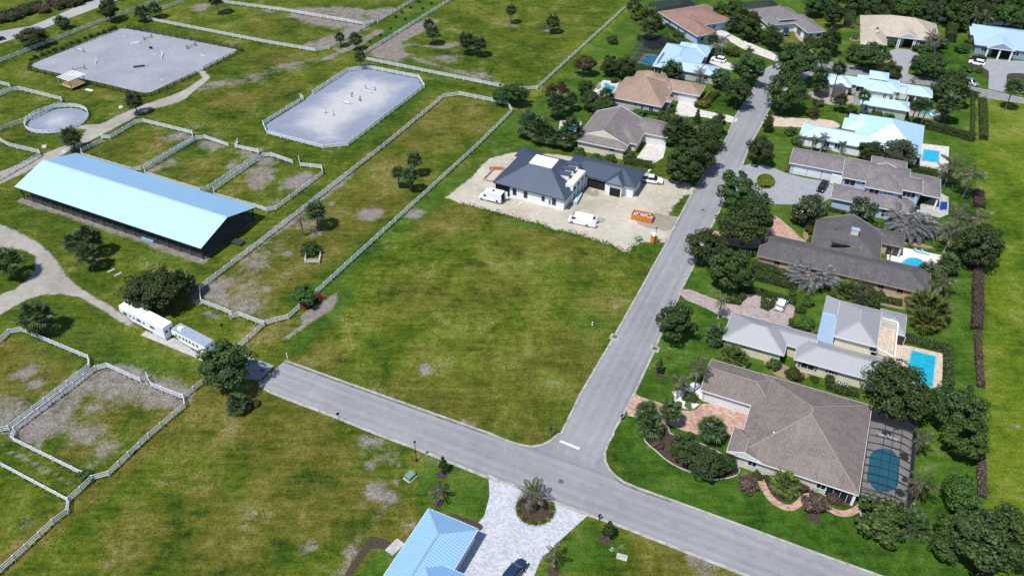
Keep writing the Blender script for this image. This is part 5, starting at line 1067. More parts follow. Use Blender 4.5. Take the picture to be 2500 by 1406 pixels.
p = h.on_wall(0, 's', 23, 812, 690); MB().bb(p.x - .2, p.x + .2, p.y - .2, p.y - .01, 1.0, 1.9).obj('meter_box', SHUTTER, h.root)

# blue metal-roofed house at the bottom edge
h = HOUSE_O = House('metal_roof_house', 'sky-blue standing-seam roofed house beside the white paver drive', (14, 1665, 758), (14, 2140, 955), 3.1, 'white', M_BLUE, cap=CAP_BLUE, seams='parts')
h.wing(14, [(1665, 758), (2140, 955), (1180, 1500)], axis='v', ends='gh', pitch=.42, ext=(0, 0, 3, 0))
h.wing(14, [(1712, 1262), (2110, 1432), (1500, 1640)], pitch=.42, ext=(2, 0, 3, 0), z=3.7)
w0 = h.wings[0]
for k in range(2): h.opening(0, 'e', 14, 2060 - k * 95, 1115 + k * 170, 2.6, 2.3, 'garage_door')
# ------------------------------------------------------------------ open barn
BARNWOOD = plain('dark_green_timber', (.035, .045, .040), .8, var=.3)
def barn():
    a = G(5, 235, 530); b = G(5, 1945, 1105); ang = math.atan2(b.y - a.y, b.x - a.x)
    root = empty('pole_barn', (a.x, a.y, 0), ang, 'long open pole barn with a pale blue metal gable roof', 'barn')
    u0, u1, v0, v1, ze, zr = -.9, 56.2, -.68, 17.5, 3.5, 6.05; vm = (v0 + v1) / 2; hf = vm - v0
    for nm, va, za, vb, zb in (('roof_slope', v0, ze, vm, zr), ('roof_slope', vm, zr, v1, ze)):
        mb = MB(); mb.uv = []; q = [(u0, va, za), (u1, va, za), (u1, vb, zb), (u0, vb, zb)]; L = math.hypot(vb - va, zb - za); mb.add(q, [(0, 1, 2, 3)]); mb.uv.append([(u0, 0), (u1, 0), (u1, L), (u0, L)])
        q2 = [(x, y, z - .07) for x, y, z in q]; mb.add(q2, [(3, 2, 1, 0)]); mb.uv.append([(u0, 0), (u1, 0), (u1, L), (u0, L)]); ro = mb.obj(nm, M_BARN, root)
        sm = MB(); d = Vector((0, vb - va, zb - za)); n = Vector((0, -(zb - za), vb - va)).normalized(); k = u0 + .45
        while k < u1: p = Vector((k, va, za)) + n * .02; sm.bar(p, p + d, .04, .03); k += .9
        tag(sm.obj('roof_seams', M_BARN, ro), kind='stuff')
        f = MB(); e = va if za < zb else vb; f.bb(u0, u1, e - .04, e + .04, ze - .26, ze - .02); f.obj('fascia', TRIM_DARK, ro)
    MB().bar((u0, vm, zr + .03), (u1, vm, zr + .03), .5, .06).obj('ridge_cap', CAP_WHITE, root)
    for v in (0, 16.85):
        for k in range(18): MB().bb(55.4 * k / 17 - .12, 55.4 * k / 17 + .12, v - .12, v + .12, 0, ze - .05).obj('post', BARNWOOD, root)
        for z in (.5, .95, 1.4): MB().bb(0, 55.4, v - .17, v - .12, z - .08, z + .08).obj('rail', BARNWOOD, root)
        MB().bb(u0 + .2, u1 - .2, v - .1, v + .1, ze - .35, ze - .1).obj('eave_beam', BARNWOOD, root)
    for k in range(9):
        u = 55.4 * k / 8; t = MB(); t.bar((u, 0, ze - .2), (u, vm, zr - .2), .12, .25); t.bar((u, vm, zr - .2), (u, 16.85, ze - .2), .12, .25); t.bar((u, 0, ze - .3), (u, 16.85, ze - .3), .1, .22); t.bar((u, vm, ze - .3), (u, vm, zr - .25), .1, .2); t.obj('truss', BARNWOOD, root)
    for u in (0, 55.4):
        for z in (.5, .95, 1.4): MB().bb(u - .04, u + .04, 0, 16.85, z - .08, z + .08).obj('end_rail', BARNWOOD, root)
    q = [(0, 0), (55.4, 0), (55.4, 16.85), (0, 16.85)]; R = Matrix.Rotation(ang, 3, 'Z')
    sheet('barn_floor', [R @ Vector((x, y, 0)) + a for x, y in q], DARK_BARN_SAND, .01, 'shaded sand floor under the barn roof')
DARK_BARN_SAND = sand_material('barn_sand', [(.10, .09, .075), (.15, .135, .115), (.2, .18, .155)], edge=False)  # barn floor sand, darker than the sand outside
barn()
# timber viewing stand with slatted canopy
def stand():
    a = G(1, 590, 790, .8); b = G(1, 735, 840, .8); ang = math.atan2(b.y - a.y, b.x - a.x); wood = plain('raw_timber', (.40, .27, .15), .8, var=.2)
    c = G(1, 700, 800, .8); root = empty('viewing_stand', (c.x, c.y, 0), ang, 'raw timber viewing stand with slatted white canopy beside the arena', 'stand')
    for k in range(14): MB().bb(-2.6, 2.6, -2.5 + k * .36, -2.5 + k * .36 + .33, .72, .80).obj('deck_board', wood, root)
    for x in (-2.4, 0, 2.4):
        for y in (-2.3, 2.3): MB().bb(x - .08, x + .08, y - .08, y + .08, 0, 3.2 if abs(x) > 1 else .72).obj('post', BARNWOOD, root)
    for k in range(9): MB().bb(-3.0, 3.0, -2.7 + k * .66, -2.7 + k * .66 + .30, 3.25, 3.33).obj('canopy_slat', TRIM, root)
    for x in (-2.4, 2.4): MB().bb(x - .07, x + .07, -2.8, 2.9, 3.08, 3.24).obj('canopy_beam', BARNWOOD, root)
    for k in range(3): MB().bb(-3.3 - .42 * (k + 1), -2.7 - .42 * k, -1.8, 1.2, .5 - k * .2, .56 - k * .2).obj('step', wood, root)
    g = G(1, 850, 862); p = MB(); p.box((0, 0, .04), (2.6, 1.0, .08)); tag(p.obj('white_panel', TRIM, None, g, ang + .1), 'loose white panel lying on grass beside the viewing stand', 'panel')
stand()
# ------------------------------------------------------------------ horse jumps
POLEW = plain('white_pole_paint', (.78, .78, .78), .5, var=.05); POLEG = plain('dark_green_paint', (.03, .06, .05), .6); POLEB = plain('blue_paint', (.22, .40, .58), .5); POLER = plain('faded_pink_paint', (.50, .34, .36), .6)
def jump(r, a, b, label, wing=POLEW, poles=3, h=1.3, fill=None, w=.5):
    A = G(r, *a); B = G(r, *b); d = B - A; L = d.length; root = empty('horse_jump', A, math.atan2(d.y, d.x), label, 'horse jump', 'jumps in the riding arenas')
    for x in (0, L):
        m = MB()
        for y in (-w / 2, w / 2): m.bb(x - .05, x + .05, y - .05, y + .05, 0, h)
        for z in (.25, .6, .95): m.bb(x - .03, x + .03, -w / 2, w / 2, z, z + .08)
        m.bb(x - .3, x + .3, -.06, .06, 0, .09); m.obj('standard', wing, root)
    for k in range(poles): z = .35 + .28 * k; MB().tube([(.05, 0, z), (L - .05, 0, z)], .06, 7).obj('pole', POLEW if k % 2 == 0 else wing, root)
    if fill: MB().bb(.2, L - .2, -.18, .18, 0, .55).obj('filler_panel', fill, root)
    return root
def pole(r, a, b, label):
    A = G(r, *a); B = G(r, *b); d = B - A; tag(MB().tube([(0, 0, .06), (d.length, 0, .06)], .065, 7).obj('ground_pole', POLEW, None, A, math.atan2(d.y, d.x)), label, 'pole', 'poles lying on the arena sand')
jump(1, (728, 488), (800, 500), 'pinkish jump by the upper left arena rail', POLER); jump(1, (1222, 432), (1335, 415), 'white jump with dark feet near the arena top', POLEW, 2, fill=POLEW); jump(1, (1380, 388), (1448, 362), 'dark green jump nearest the arena top fence', POLEG, 2)
jump(1, (1788, 470), (1868, 440), 'brown-black jump near the right arena corner', BLACK_WOOD, 2); jump(1, (908, 618), (925, 590), 'short white jump at the arena left centre', POLEW, 2); jump(1, (1270, 650), (1390, 635), 'white jump with green box filler in the arena middle', POLEW, 1, fill=POLEG)
jump(1, (1540, 572), (1552, 520), 'narrow white jump with dark planter right of centre', POLEW, 2, fill=None); jump(1, (705, 685), (812, 660), 'dark wing jump beside the slatted canopy', BLACK_WOOD, 2)
pole(1, (1395, 527), (1500, 517), 'long white pole lying right of the arena centre'); pole(1, (1643, 525), (1646, 505), 'short white pole near the arena right side'); pole(1, (1530, 752), (1560, 775), 'white pole lying near the lower arena rail'); pole(1, (1172, 350), (1195, 357), 'white pole near the arena top corner'); pole(1, (1910, 527), (1955, 540), 'faint white pole by the right arena rail')
jump(2, (1065, 848), (1155, 865), 'pale blue jump in the groomed ring', POLEB, 2); jump(2, (1020, 868), (1120, 892), 'low white jump beside the pale blue jump', POLEW, 1, .6); jump(2, (938, 925), (1015, 965), 'tall-post jump in the groomed ring centre', POLEG, 1, 1.5); jump(2, (845, 985), (918, 1002), 'white jump with three white poles in the groomed ring', POLEW, 3); pole(2, (925, 1000), (990, 965), 'white pole angled between two ring jumps')
for x, y, t in ((690, 1078, 'left lone dark jump stand in the groomed ring'), (762, 1102, 'right lone dark jump stand in the groomed ring')):
    g = G(2, x, y); m = MB(); m.bb(-.05, .05, -.05, .05, 0, 1.5); m.bb(-.35, .35, -.05, .05, 0, .1); m.bb(-.05, .05, -.35, .35, 0, .1); tag(m.obj('jump_stand', POLEG, None, g), t, 'jump stand', 'lone jump stands in the groomed ring')
g = G(1, 1435, 455); shrub('shrub', 1435, 455, 4, 'small dark planter shrub on the arena sand', .8, 1)
# ------------------------------------------------------------------ vehicles
PAINTW = NT('white_car_paint').set((.80, .81, .82), .22, 0, .5).m; PAINTK = NT('black_car_paint').set((.012, .013, .015), .15, 0, .5).m; PAINTB = NT('dark_blue_car_paint').set((.016, .040, .085), .2, .1, .5).m; PAINTS = NT('silver_blue_paint').set((.30, .38, .46), .25, .4, .5).m; PAINTR = NT('tractor_red').set((.42, .03, .02), .4).m; PAINTO = plain('orange_paint', (.66, .20, .03), .5, var=.15, scale=2)
RUBBER = plain('tyre_rubber', (.015, .015, .015), .85); RIM = NT('wheel_rim').set((.45, .46, .48), .3, .9).m; LAMPW = NT('headlight_lens').set((.7, .72, .74), .1).m; LAMPR = NT('tail_light_lens').set((.35, .01, .01), .2).m; TRAILER_SILVER = metal_material('trailer_aluminium', (.62, .66, .70), .35, .6); TRAILERW = plain('trailer_white', (.80, .82, .84), .35, var=.05)
def loft(st, mb=None, ch=.16):
    """st: (x, z0, z1, half width bottom, half width top) stations along x"""
    mb = mb or MB(); n = len(st); vs = []
    for x, z0, z1, w0, w1 in st:
        c = min(ch, (z1 - z0) * .35); vs += [(x, -w0, z0), (x, w0, z0), (x, w0, z0 + (z1 - z0) * .5), (x, w1, z1 - c), (x, w1 - c, z1), (x, -w1 + c, z1), (x, -w1, z1 - c), (x, -w0, z0 + (z1 - z0) * .5)]
    fs = [(i * 8 + j, i * 8 + (j + 1) % 8, (i + 1) * 8 + (j + 1) % 8, (i + 1) * 8 + j) for i in range(n - 1) for j in range(8)] + [tuple(reversed(range(8))), tuple(range((n - 1) * 8, n * 8))]
    fs = [tuple(reversed(f)) for f in fs]; mb.add(vs, fs); return mb
def wheel(root, x, y, r=.36, w=.24):
    o = put('wheel', wheel.m.setdefault((r, w), MB().tube([(0, -w / 2, 0), (0, w / 2, 0)], r, 16).mesh('wheel', RUBBER)), root, (x, y, r)); k = ('rim', r, w)
    put('rim', wheel.m.setdefault(k, MB().tube([(0, -w / 2 - .012, 0), (0, w / 2 + .012, 0)], r * .6, 12).mesh('rim', RIM)), o); return o
wheel.m = {}
def vehicle(name, label, cat, rear, front, r):
    a = G(r, *rear); b = G(r, *front); c = (a + b) / 2; return empty(name, c, math.atan2(b.y - a.y, b.x - a.x), label, cat)
def suv(r, rear, front, label, paint, name='parked_car', L=4.7, hgt=1.68, roofdark=False):
    root = vehicle(name, label, 'car', rear, front, r); s = L / 4.7
    loft([(-2.3 * s, .42, .98, .80, .78), (-2.1 * s, .3, 1.02, .93, .86), (-.9 * s, .25, 1.03, .95, .88), (.7 * s, .25, 1.02, .95, .87), (1.3 * s, .27, .99, .94, .82), (2.0 * s, .3, .88, .92, .74), (2.32 * s, .42, .72, .78, .62)]).obj('body', paint, root)
    loft([(-2.0 * s, 1.0, 1.1, .84, .80), (-1.6 * s, 1.0, hgt - .06, .84, .70), (-.6 * s, 1.0, hgt, .86, .71), (.3 * s, 1.0, hgt - .03, .86, .70), (1.15 * s, .98, 1.06, .82, .78)], ch=.1).obj('window_glass', GLASS, root)
    loft([(-1.75 * s, hgt - .15, hgt - .03, .72, .69), (-.6 * s, hgt - .1, hgt + .03, .74, .70), (.35 * s, hgt - .12, hgt, .72, .68)], ch=.06).obj('roof', PAINTK if roofdark else paint, root)
    for sy in (-1, 1):
        MB().bar((-1.5 * s, sy * .82, 1.02), (-1.1 * s, sy * .735, hgt - .04), .06, .1).obj('pillar', paint, root); MB().bar((-.2 * s, sy * .875, 1.02), (-.25 * s, sy * .735, hgt - .02), .05, .1).obj('pillar', paint, root)
        MB().box((2.16 * s, sy * .62, .72), (.3, .26, .13)).obj('headlight', LAMPW, root); MB().box((-2.26 * s, sy * .66, .9), (.1, .22, .18)).obj('tail_light', LAMPR, root); MB().box((.75 * s, sy * 1.0, 1.05), (.16, .16, .12)).obj('mirror', paint, root)
        for x in (-1.42 * s, 1.42 * s): wheel(root, x, sy * .84)
    return root
suv(12, (150, 243), (212, 122), 'white car with black roof glass on mauve driveway', PAINTW, L=4.5, hgt=1.5)
suv(20, (600, 575), (515, 690), 'black car parked before the three garage doors', PAINTK, L=4.8)
suv(24, (1185, 800), (1040, 765), 'white sport utility car on the pale curved driveway', PAINTW, L=4.8)
suv(4, (2120, 632), (1970, 600), 'white sport utility car nearest on the grey paver forecourt', PAINTW, L=4.9)
suv(4, (2110, 590), (2010, 565), 'black car behind the white one on the grey forecourt', PAINTK, L=4.7)
suv(4, (1955, 790), (2020, 820), 'silver-blue car parked on the cross street kerb', PAINTS, L=4.6)
suv(4, (2440, 885), (2540, 910), 'light blue car at the right edge of the cross street', PAINTB, L=4.6)
suv(4, (225, 305), (230, 350), 'dark blue car before the worn grey-tiled house', PAINTB, L=4.6)
suv(15, (10, 1450), (110, 1330), 'dark blue sport utility car on the white paver drive', PAINTB, L=5.0, hgt=1.8)
suv(1, (-60, 400), (20, 380), 'black car on the far asphalt lane at the left edge', PAINTK, L=4.6)
def cargo_van():
    root = vehicle('cargo_van', 'white cargo van with its rear door open on the sandy plot', 'van', (23, 1265, 940)[1:], (23, 1040, 890)[1:], 23); L = 5.9
    loft([(-2.9, .35, 2.45, 1.0, .92), (-2.6, .3, 2.52, 1.02, .93), (1.0, .3, 2.52, 1.02, .93), (1.55, .3, 2.4, 1.02, .88), (2.15, .3, 1.45, 1.02, .86), (2.7, .32, 1.1, .98, .8), (2.95, .4, .85, .86, .7)], ch=.18).obj('body', PAINTW, root)
    w = MB(); w.add([(1.64, -.76, 2.27), (1.64, .76, 2.27), (2.16, .84, 1.5), (2.16, -.84, 1.5)], [(0, 1, 2, 3), (3, 2, 1, 0)]); o = w.obj('windscreen', GLASS, root); o.location = (.05, 0, .06)
    for sy in (-1, 1):
        MB().box((1.5, sy * 1.0, 1.68), (.85, .06, .55)).obj('side_window', GLASS, root); MB().box((2.8, sy * .72, .95), (.25, .3, .22)).obj('headlight', LAMPW, root); MB().box((1.95, sy * 1.12, 1.55), (.14, .2, .32)).obj('mirror', TRIM_DARK, root)
        for x in (-1.75, 1.95): wheel(root, x, sy * .9, .38, .26)
    MB().box((-2.95, 0, 1.35), (.06, 1.6, 1.9)).obj('rear_opening_shade', INNER_SHADE, root); MB().box((2.9, 0, .55), (.16, 1.7, .25)).obj('bumper', TRIM_DARK, root)  # black rear panel paints the shade inside the load space
    d = MB().box((-3.35, .95, 1.4), (.85, .06, 2.0)).obj('rear_door', PAINTW, root); MB().box((-3.35, .90, 1.9), (.55, .05, .5)).obj('door_window', GLASS, d)
    d = MB().box((-3.25, -1.0, 1.4), (.65, .06, 2.0)).obj('rear_door', PAINTW, root); MB().box((-3.25, -1.05, 1.9), (.45, .05, .5)).obj('door_window', GLASS, d)
    MB().box((.1, -1.03, 1.55), (.5, .012, .12)).obj('lettering', TRIM_DARK, root)
cargo_van()
def box_truck():
    root = vehicle('box_truck', 'white box truck with open back beside the unfinished house', 'truck', (285, 690), (70, 640), 23)
    loft([(.9, .35, 1.9, .95, .8), (1.5, .35, 1.85, .98, .75), (2.0, .35, 1.25, 1.0, .85), (2.75, .38, 1.05, .95, .8), (2.95, .45, .85, .8, .7)], ch=.15).obj('cab', PAINTW, root)
    MB().bb(-3.0, .85, -1.1, 1.1, .55, 2.75).obj('box', PAINTW, root); MB().bb(.85, 1.5, -.95, .95, 1.9, 2.55).obj('roof_fairing', PAINTW, root)
    w = MB(); w.add([(1.56, -.66, 1.8), (1.56, .66, 1.8), (2.04, .76, 1.28), (2.04, -.76, 1.28)], [(0, 1, 2, 3), (3, 2, 1, 0)]); w.obj('windscreen', GLASS, root, (.04, 0, .03))
    for sy in (-1, 1):
        MB().box((1.35, sy * .93, 1.5), (.7, .06, .42)).obj('side_window', GLASS, root)
        for x in (-1.7, 2.1): wheel(root, x, sy * .86, .38, .28)
        MB().box((-1.9, sy * 1.1, .85), (.5, .04, .5)).obj('wheel_arch_shade', INNER_SHADE, root); MB().box((2.9, sy * .6, .8), (.1, .26, .18)).obj('headlight', LAMPW, root)  # black plate paints the shade of the wheel recess
    MB().box((-3.02, 0, 1.6), (.06, 1.7, 1.9)).obj('rear_opening_shade', INNER_SHADE, root); MB().box((-3.4, -1.05, 1.6), (.8, .06, 1.95)).obj('rear_door', PAINTW, root); MB().cyl((-.6, 0), .3, 2.75, 2.95, 10).obj('roof_vent', TRIM_DARK, root)  # black panel at the back, inner shade of the box as colour
box_truck()
def pickup():
    root = vehicle('pickup_truck', 'white pickup truck nosing out beyond the unfinished house', 'truck', (1835, 460), (2010, 480), 23)
    loft([(-2.8, .5, 1.15, .95, .92), (.2, .45, 1.15, .98, .94), (1.5, .45, 1.15, .98, .9), (2.4, .45, 1.08, .96, .84), (2.75, .5, .9, .88, .75)]).obj('body', PAINTW, root)
    loft([(-.9, 1.12, 1.25, .88, .85), (-.75, 1.12, 1.88, .88, .74), (.5, 1.12, 1.9, .9, .76), (1.35, 1.12, 1.2, .86, .82)], ch=.1).obj('window_glass', GLASS, root); loft([(-.8, 1.8, 1.93, .76, .74), (.5, 1.82, 1.95, .78, .75)], ch=.06).obj('roof', PAINTW, root)
    MB().bb(-2.7, -.95, -.8, .8, 1.1, 1.16).obj('truck_bed', TRIM_DARK, root)
    for sy in (-1, 1):
        MB().box((2.6, sy * .68, .85), (.25, .3, .2)).obj('headlight', LAMPW, root); MB().box((.9, sy * 1.08, 1.3), (.15, .18, .22)).obj('mirror', TRIM_DARK, root)
        for x in (-1.75, 1.8): wheel(root, x, sy * .86, .42, .28)
    MB().box((2.75, 0, .62), (.16, 1.7, .22)).obj('bumper', RIM, root)
pickup()
def horse_trailer(label, rear, front, L, W_, H_, roofm, sidem, winx, neck, extra):
    root = vehicle('horse_trailer', label, 'trailer', rear, front, 9); x0, x1 = -L / 2, L / 2
    loft([(x0, .45, H_, W_, W_ * .96), (x0 + .15, .45, H_ + .04, W_, W_ * .96), (x1 - neck, .45, H_ + .04, W_, W_ * .96)], ch=.14).obj('body', sidem, root)
    loft([(x1 - neck - .05, 1.0, H_ + .02, W_, W_ * .96), (x1 - neck * .55, 1.55, H_ + .02, W_, W_ * .95), (x1 - .4, 1.6, H_, W_, W_ * .9), (x1, 1.75, H_ - .25, W_ * .75, W_ * .65)], ch=.14).obj('gooseneck', sidem, root)
    m = MB(); m.bb(x0 + .02, x1 - .45, -W_ * .97, W_ * .97, H_ + .05, H_ + .11); m.uv = [[(0, 0)] * 4] * 6; ro = m.obj('roof', roofm, root)
    for k in range(6): MB().bb(x0 + L * (.12 + .13 * k) - .12, x0 + L * (.12 + .13 * k) + .12, -.35 * (1 if k % 2 else -1) - .06, -.35 * (1 if k % 2 else -1) + .06, H_ + .11, H_ + .16).obj('roof_vent', SHUTTER, ro)
    for sy in (-1, 1):
        for x, w, h in winx: MB().box((x, sy * (W_ + .005), 1.95), (w, .05, h)).obj('window', GLASS, root)
        for x in (-L * .12 - .5, -L * .12 + .5): wheel(root, x, sy * (W_ - .1), .4, .25)
        MB().box((-L * .12, sy * (W_ + .03), .92), (2.1, .12, .1)).obj('fender', sidem, root); MB().box((L * .02, sy * (W_ + .01), .62), (L * .5, .03, .28)).obj('stripe', RIM, root)
    for y in (-.55, .55): MB().box((x0 - .01, y, 2.0), (.05, .5, .5)).obj('rear_window', GLASS, root); MB().box((x0 - .02, y * 1.6, .7), (.05, .14, .2)).obj('tail_light', LAMPR, root)
    MB().tube([(x1 - .9, 0, 1.6), (x1 - .9, 0, .0)], .07, 8).obj('jack', SHUTTER, root); extra(root, H_); return root
horse_trailer('long white living-quarters horse trailer by the dark oak', (1620, 480), (1215, 270), 13.2, 1.15, 3.1, TRAILERW, TRAILERW, [(4.6, 1.1, .6), (3.1, .45, .45), (2.0, .4, .5), (.6, 1.2, .6), (-.9, .4, .45), (-3.3, 1.2, .6)], 3.2, lambda r, H: (MB().box((1.8, -1.17, 1.5), (.75, .04, 1.9)).obj('door', TRIM, r), MB().box((5.7, -1.06, 2.3), (.5, .2, .45)).obj('window', GLASS, r)))
horse_trailer('grey-roofed horse trailer behind the long white one', (2030, 650), (1690, 470), 9.6, 1.15, 2.75, TRAILER_SILVER, TRAILERW, [(3.2, .5, .5), (2.2, .5, .5), (1.2, .5, .6), (.3, .5, .6), (-.6, .5, .6), (-1.6, .5, .6), (-2.6, .5, .6)], 2.4, lambda r, H: MB().bb(2.4, 3.4, -.4, .4, H + .11, H + .42).obj('air_conditioner', TRIM, r))
sheet('trailer_slab', PL(9, [(1340, 460), (1410, 405), (1950, 590), (2250, 720), (2120, 800), (1840, 665)]), CONCRETE, .02, 'pale concrete slab under the horse trailers')
def tractor():
    root = vehicle('tractor', 'red tractor tucked under the small tree at the paddock fence', 'tractor', (490, 195), (630, 110), 10)
    loft([(.1, .75, 1.35, .38, .34), (1.3, .75, 1.3, .38, .32), (1.7, .8, 1.15, .32, .26)], ch=.1).obj('bonnet', PAINTR, root); MB().bb(-1.1, .1, -.35, .35, .6, 1.0).obj('chassis', TRIM_DARK, root); MB().box((-.6, 0, 1.25), (.5, .5, .5)).obj('seat', TRIM_DARK, root)
    for sy in (-1, 1):
        wheel(root, -.8, sy * .75, .68, .36); wheel(root, 1.3, sy * .62, .42, .24); MB().box((-.8, sy * .75, 1.42), (1.1, .4, .06)).obj('fender', PAINTR, root); MB().bar((-1.2, sy * .5, 1.0), (-1.2, sy * .5, 2.2), .06, .06).obj('roll_bar', TRIM_DARK, root); MB().bar((1.2, sy * .5, .9), (2.5, sy * .5, .6), .1, .12).obj('loader_arm', PAINTR, root)
    MB().bar((-1.2, -.5, 2.2), (-1.2, .5, 2.2), .06, .06).obj('roll_bar', TRIM_DARK, root); m = MB(); m.bb(2.4, 2.9, -.85, .85, .25, .3); m.bb(2.4, 2.45, -.85, .85, .25, .75); m.obj('bucket', PAINTR, root); MB().bb(-2.6, -1.3, -.8, .8, .3, .55).obj('mower_deck', PAINTR, root)
tractor()
def dumpster():
    root = vehicle('roll_off_dumpster', 'orange roll-off dumpster full of scrap on the sandy plot', 'dumpster', (1920, 890), (1725, 850), 23); l, w, h = 2.45, 1.1, 1.35
    for nm, b in (('floor_plate', (-l, l, -w, w, .12, .2)), ('side_panel', (-l, l, -w - .04, -w + .04, .12, h)), ('side_panel', (-l, l, w - .04, w + .04, .12, h)), ('end_panel', (l - .04, l + .04, -w, w, .12, h)), ('tailgate', (-l - .04, -l + .04, -w, w, .12, h))): MB().bb(*b).obj(nm, PAINTO, root)
    for sy in (-1, 1):
        for k in range(7): x = -l + .35 + k * (2 * l - .7) / 6; MB().bb(x - .05, x + .05, sy * (w + .08) - .04, sy * (w + .08) + .04, .12, h).obj('rib', PAINTO, root)
        MB().bar((-l, sy * w, h), (l, sy * w, h), .16, .12).obj('top_rail', PAINTO, root)
        for x in (-l + .4, l - .4): MB().tube([(x, sy * w * .8 - .1, .12), (x, sy * w * .8 + .1, .12)], .12, 8).obj('roller', TRIM_DARK, root)
    rn = random.Random(3); sc = MB(); sc2 = MB()
    for k in range(70): (sc if k % 3 else sc2).box((rn.uniform(-l + .3, l - .3), rn.uniform(-w + .2, w - .2), rn.uniform(.75, 1.2)), (rn.uniform(.2, 1.1), rn.uniform(.1, .5), .05), 0, 0, Matrix.Rotation(rn.uniform(0, 6), 3, 'Z') @ Matrix.Rotation(rn.uniform(-.5, .5), 3, 'X'))
    sc.bb(-l + .1, l - .1, -w + .1, w - .1, .25, .72); tag(sc.obj('scrap', plain('pale_scrap', (.55, .52, .48), .8, var=.3), root), kind='stuff'); tag(sc2.obj('scrap', plain('dark_scrap', (.10, .07, .06), .8, var=.3), root), kind='stuff')
dumpster()
g = G(7, 1390, 945); rt = empty('portable_toilet', g, math.radians(20), 'orange portable toilet with white roof beside the lamp post', 'toilet'); MB().bb(-.55, .55, -.55, .55, .08, 2.05).obj('cabin', PAINTO, rt); m = MB(); m.bb(-.6, .6, -.6, .6, 2.05, 2.18); m.add([(-.5, -.5, 2.18), (.5, -.5, 2.18), (.5, .5, 2.18), (-.5, .5, 2.18), (-.3, -.35, 2.4), (.3, -.35, 2.4), (.3, .35, 2.4), (-.3, .35, 2.4)], [(0, 1, 5, 4), (1, 2, 6, 5), (2, 3, 7, 6), (3, 0, 4, 7), (4, 5, 6, 7)]); m.obj('roof', TRIM, rt); MB().bb(-.6, .6, -.6, .6, 0, .08).obj('base', SHUTTER, rt); MB().bb(-.35, .35, -.58, -.55, .15, 1.95).obj('door', PAINTO, rt); MB().bb(-.33, .33, -.57, -.555, 1.96, 2.02).obj('air_vent', TRIM_DARK, rt); MB().cyl((.35, .35), .06, 2.1, 2.6, 8).obj('vent_pipe', TRIM, rt)
def crate(r, a, b, label):
    A = G(r, *a); B = G(r, *b); d = B - A; root = empty('window_stack', (A + B) / 2, math.atan2(d.y, d.x), label, 'stack'); pl = plain('pale_green_sheet', (.42, .56, .60), .3, var=.1)
    for k in range(8): MB().box((0, 0, .1 + k * .11), (d.length, 1.1 + .02 * (k % 2), .09)).obj('sheet', pl, root)
crate(23, (1085, 715), (1140, 615), 'stack of pale green sheets beside the unfinished house portico')
# ------------------------------------------------------------------ street furniture
IRON = plain('black_iron', (.012, .012, .013), .5, var=.2)
def lamp(r, x, y, label, h=4.7):
    g = G(r, x, y); root = empty('street_lamp', g, 0, label, 'street lamp', 'black street lamps'); MB().tube([(0, 0, 0), (0, 0, .5), (0, 0, .55), (0, 0, h - .5)], [.16, .14, .07, .05], 10).obj('post', IRON, root); MB().cyl((0, 0), .24, 0, .12, 12).obj('base', IRON, root)
    hd = MB().cyl((0, 0), .11, h - .5, h - .08, 8, .2).obj('lantern', NT('lamp_glass').set((.5, .5, .46), .2).m, root); MB().cyl((0, 0), .26, h - .08, h + .18, 8, .04).obj('lantern_cap', IRON, hd); MB().cyl((0, 0), .13, h - .56, h - .48, 8).obj('lantern_collar', IRON, hd)
lamp(14, 1550, 305, 'black street lamp standing on grass by the lower street'); lamp(7, 1398, 960, 'black street lamp beside the orange portable toilet', 4.4)
def sign(r, x, y, label, diamond=True, h=2.3, rot=0.4, dark=True):
    g = G(r, x, y); root = empty('road_sign', g, rot, label, 'sign'); MB().cyl((0, 0), .04, 0, h, 8).obj('post', IRON, root); p = MB()
    if diamond: p.add([(-.38, .04, h - .05), (0, .04, h - .45), (.38, .04, h - .05), (0, .04, h + .35)], [(0, 1, 2, 3), (3, 2, 1, 0)])
    else: p.box((0, .04, h - .1), (.5, .03, .6))
    p.obj('sign_plate', IRON, root)
sign(10, 815, 1297, 'dark diamond sign seen from behind on the lower street verge'); sign(9, 2135, 440, 'dark square sign in the grass behind the trailers', False, 2.1)
g = G(15, 405, 78); rt = empty('street_name_post', g, .5, 'blue post with dark signs at the stop line corner', 'sign'); MB().cyl((0, 0), .05, 0, 2.9, 8).obj('post', NT('blue_post').set((.05, .16, .30), .4).m, rt); MB().box((0, -.05, 2.0), (.6, .03, .6)).obj('stop_sign_back', IRON, rt); MB().box((.1, 0, 2.7), (.8, .03, .18)).obj('name_plate', POLEG, rt)
g = G(10, 322, 688); m = MB(); m.bb(-.06, .06, -.06, .06, 0, 1.5); m.bb(-.08, .08, -.08, .08, 1.5, 1.56); tag(m.obj('marker_post', POLEW, None, g), 'white marker post at the dead end of the street', 'post')
def mailbox(r, x, y, label):
    g = G(r, x, y); rt = empty('mailbox', g, .9, label, 'mailbox'); MB().bb(-.06, .06, -.06, .06, 0, 1.05).obj('post', IRON, rt); m = MB(); m.tube([(-.28, 0, 1.18), (.28, 0, 1.18)], .16, 10); m.obj('box', IRON, rt); MB().box((.1, .18, 1.25), (.06, .02, .2)).obj('flag', PAINTR, rt)
mailbox(15, 870, 872, 'black mailbox at the lower kerb by the white paver drive'); mailbox(11, 1085, 1270, 'black mailbox at the pink paver driveway corner'); mailbox(24, 1700, 855, 'black mailbox at the pale curved driveway'); mailbox(4, 1455, 690, 'black mailbox by the cream-roofed house drive')
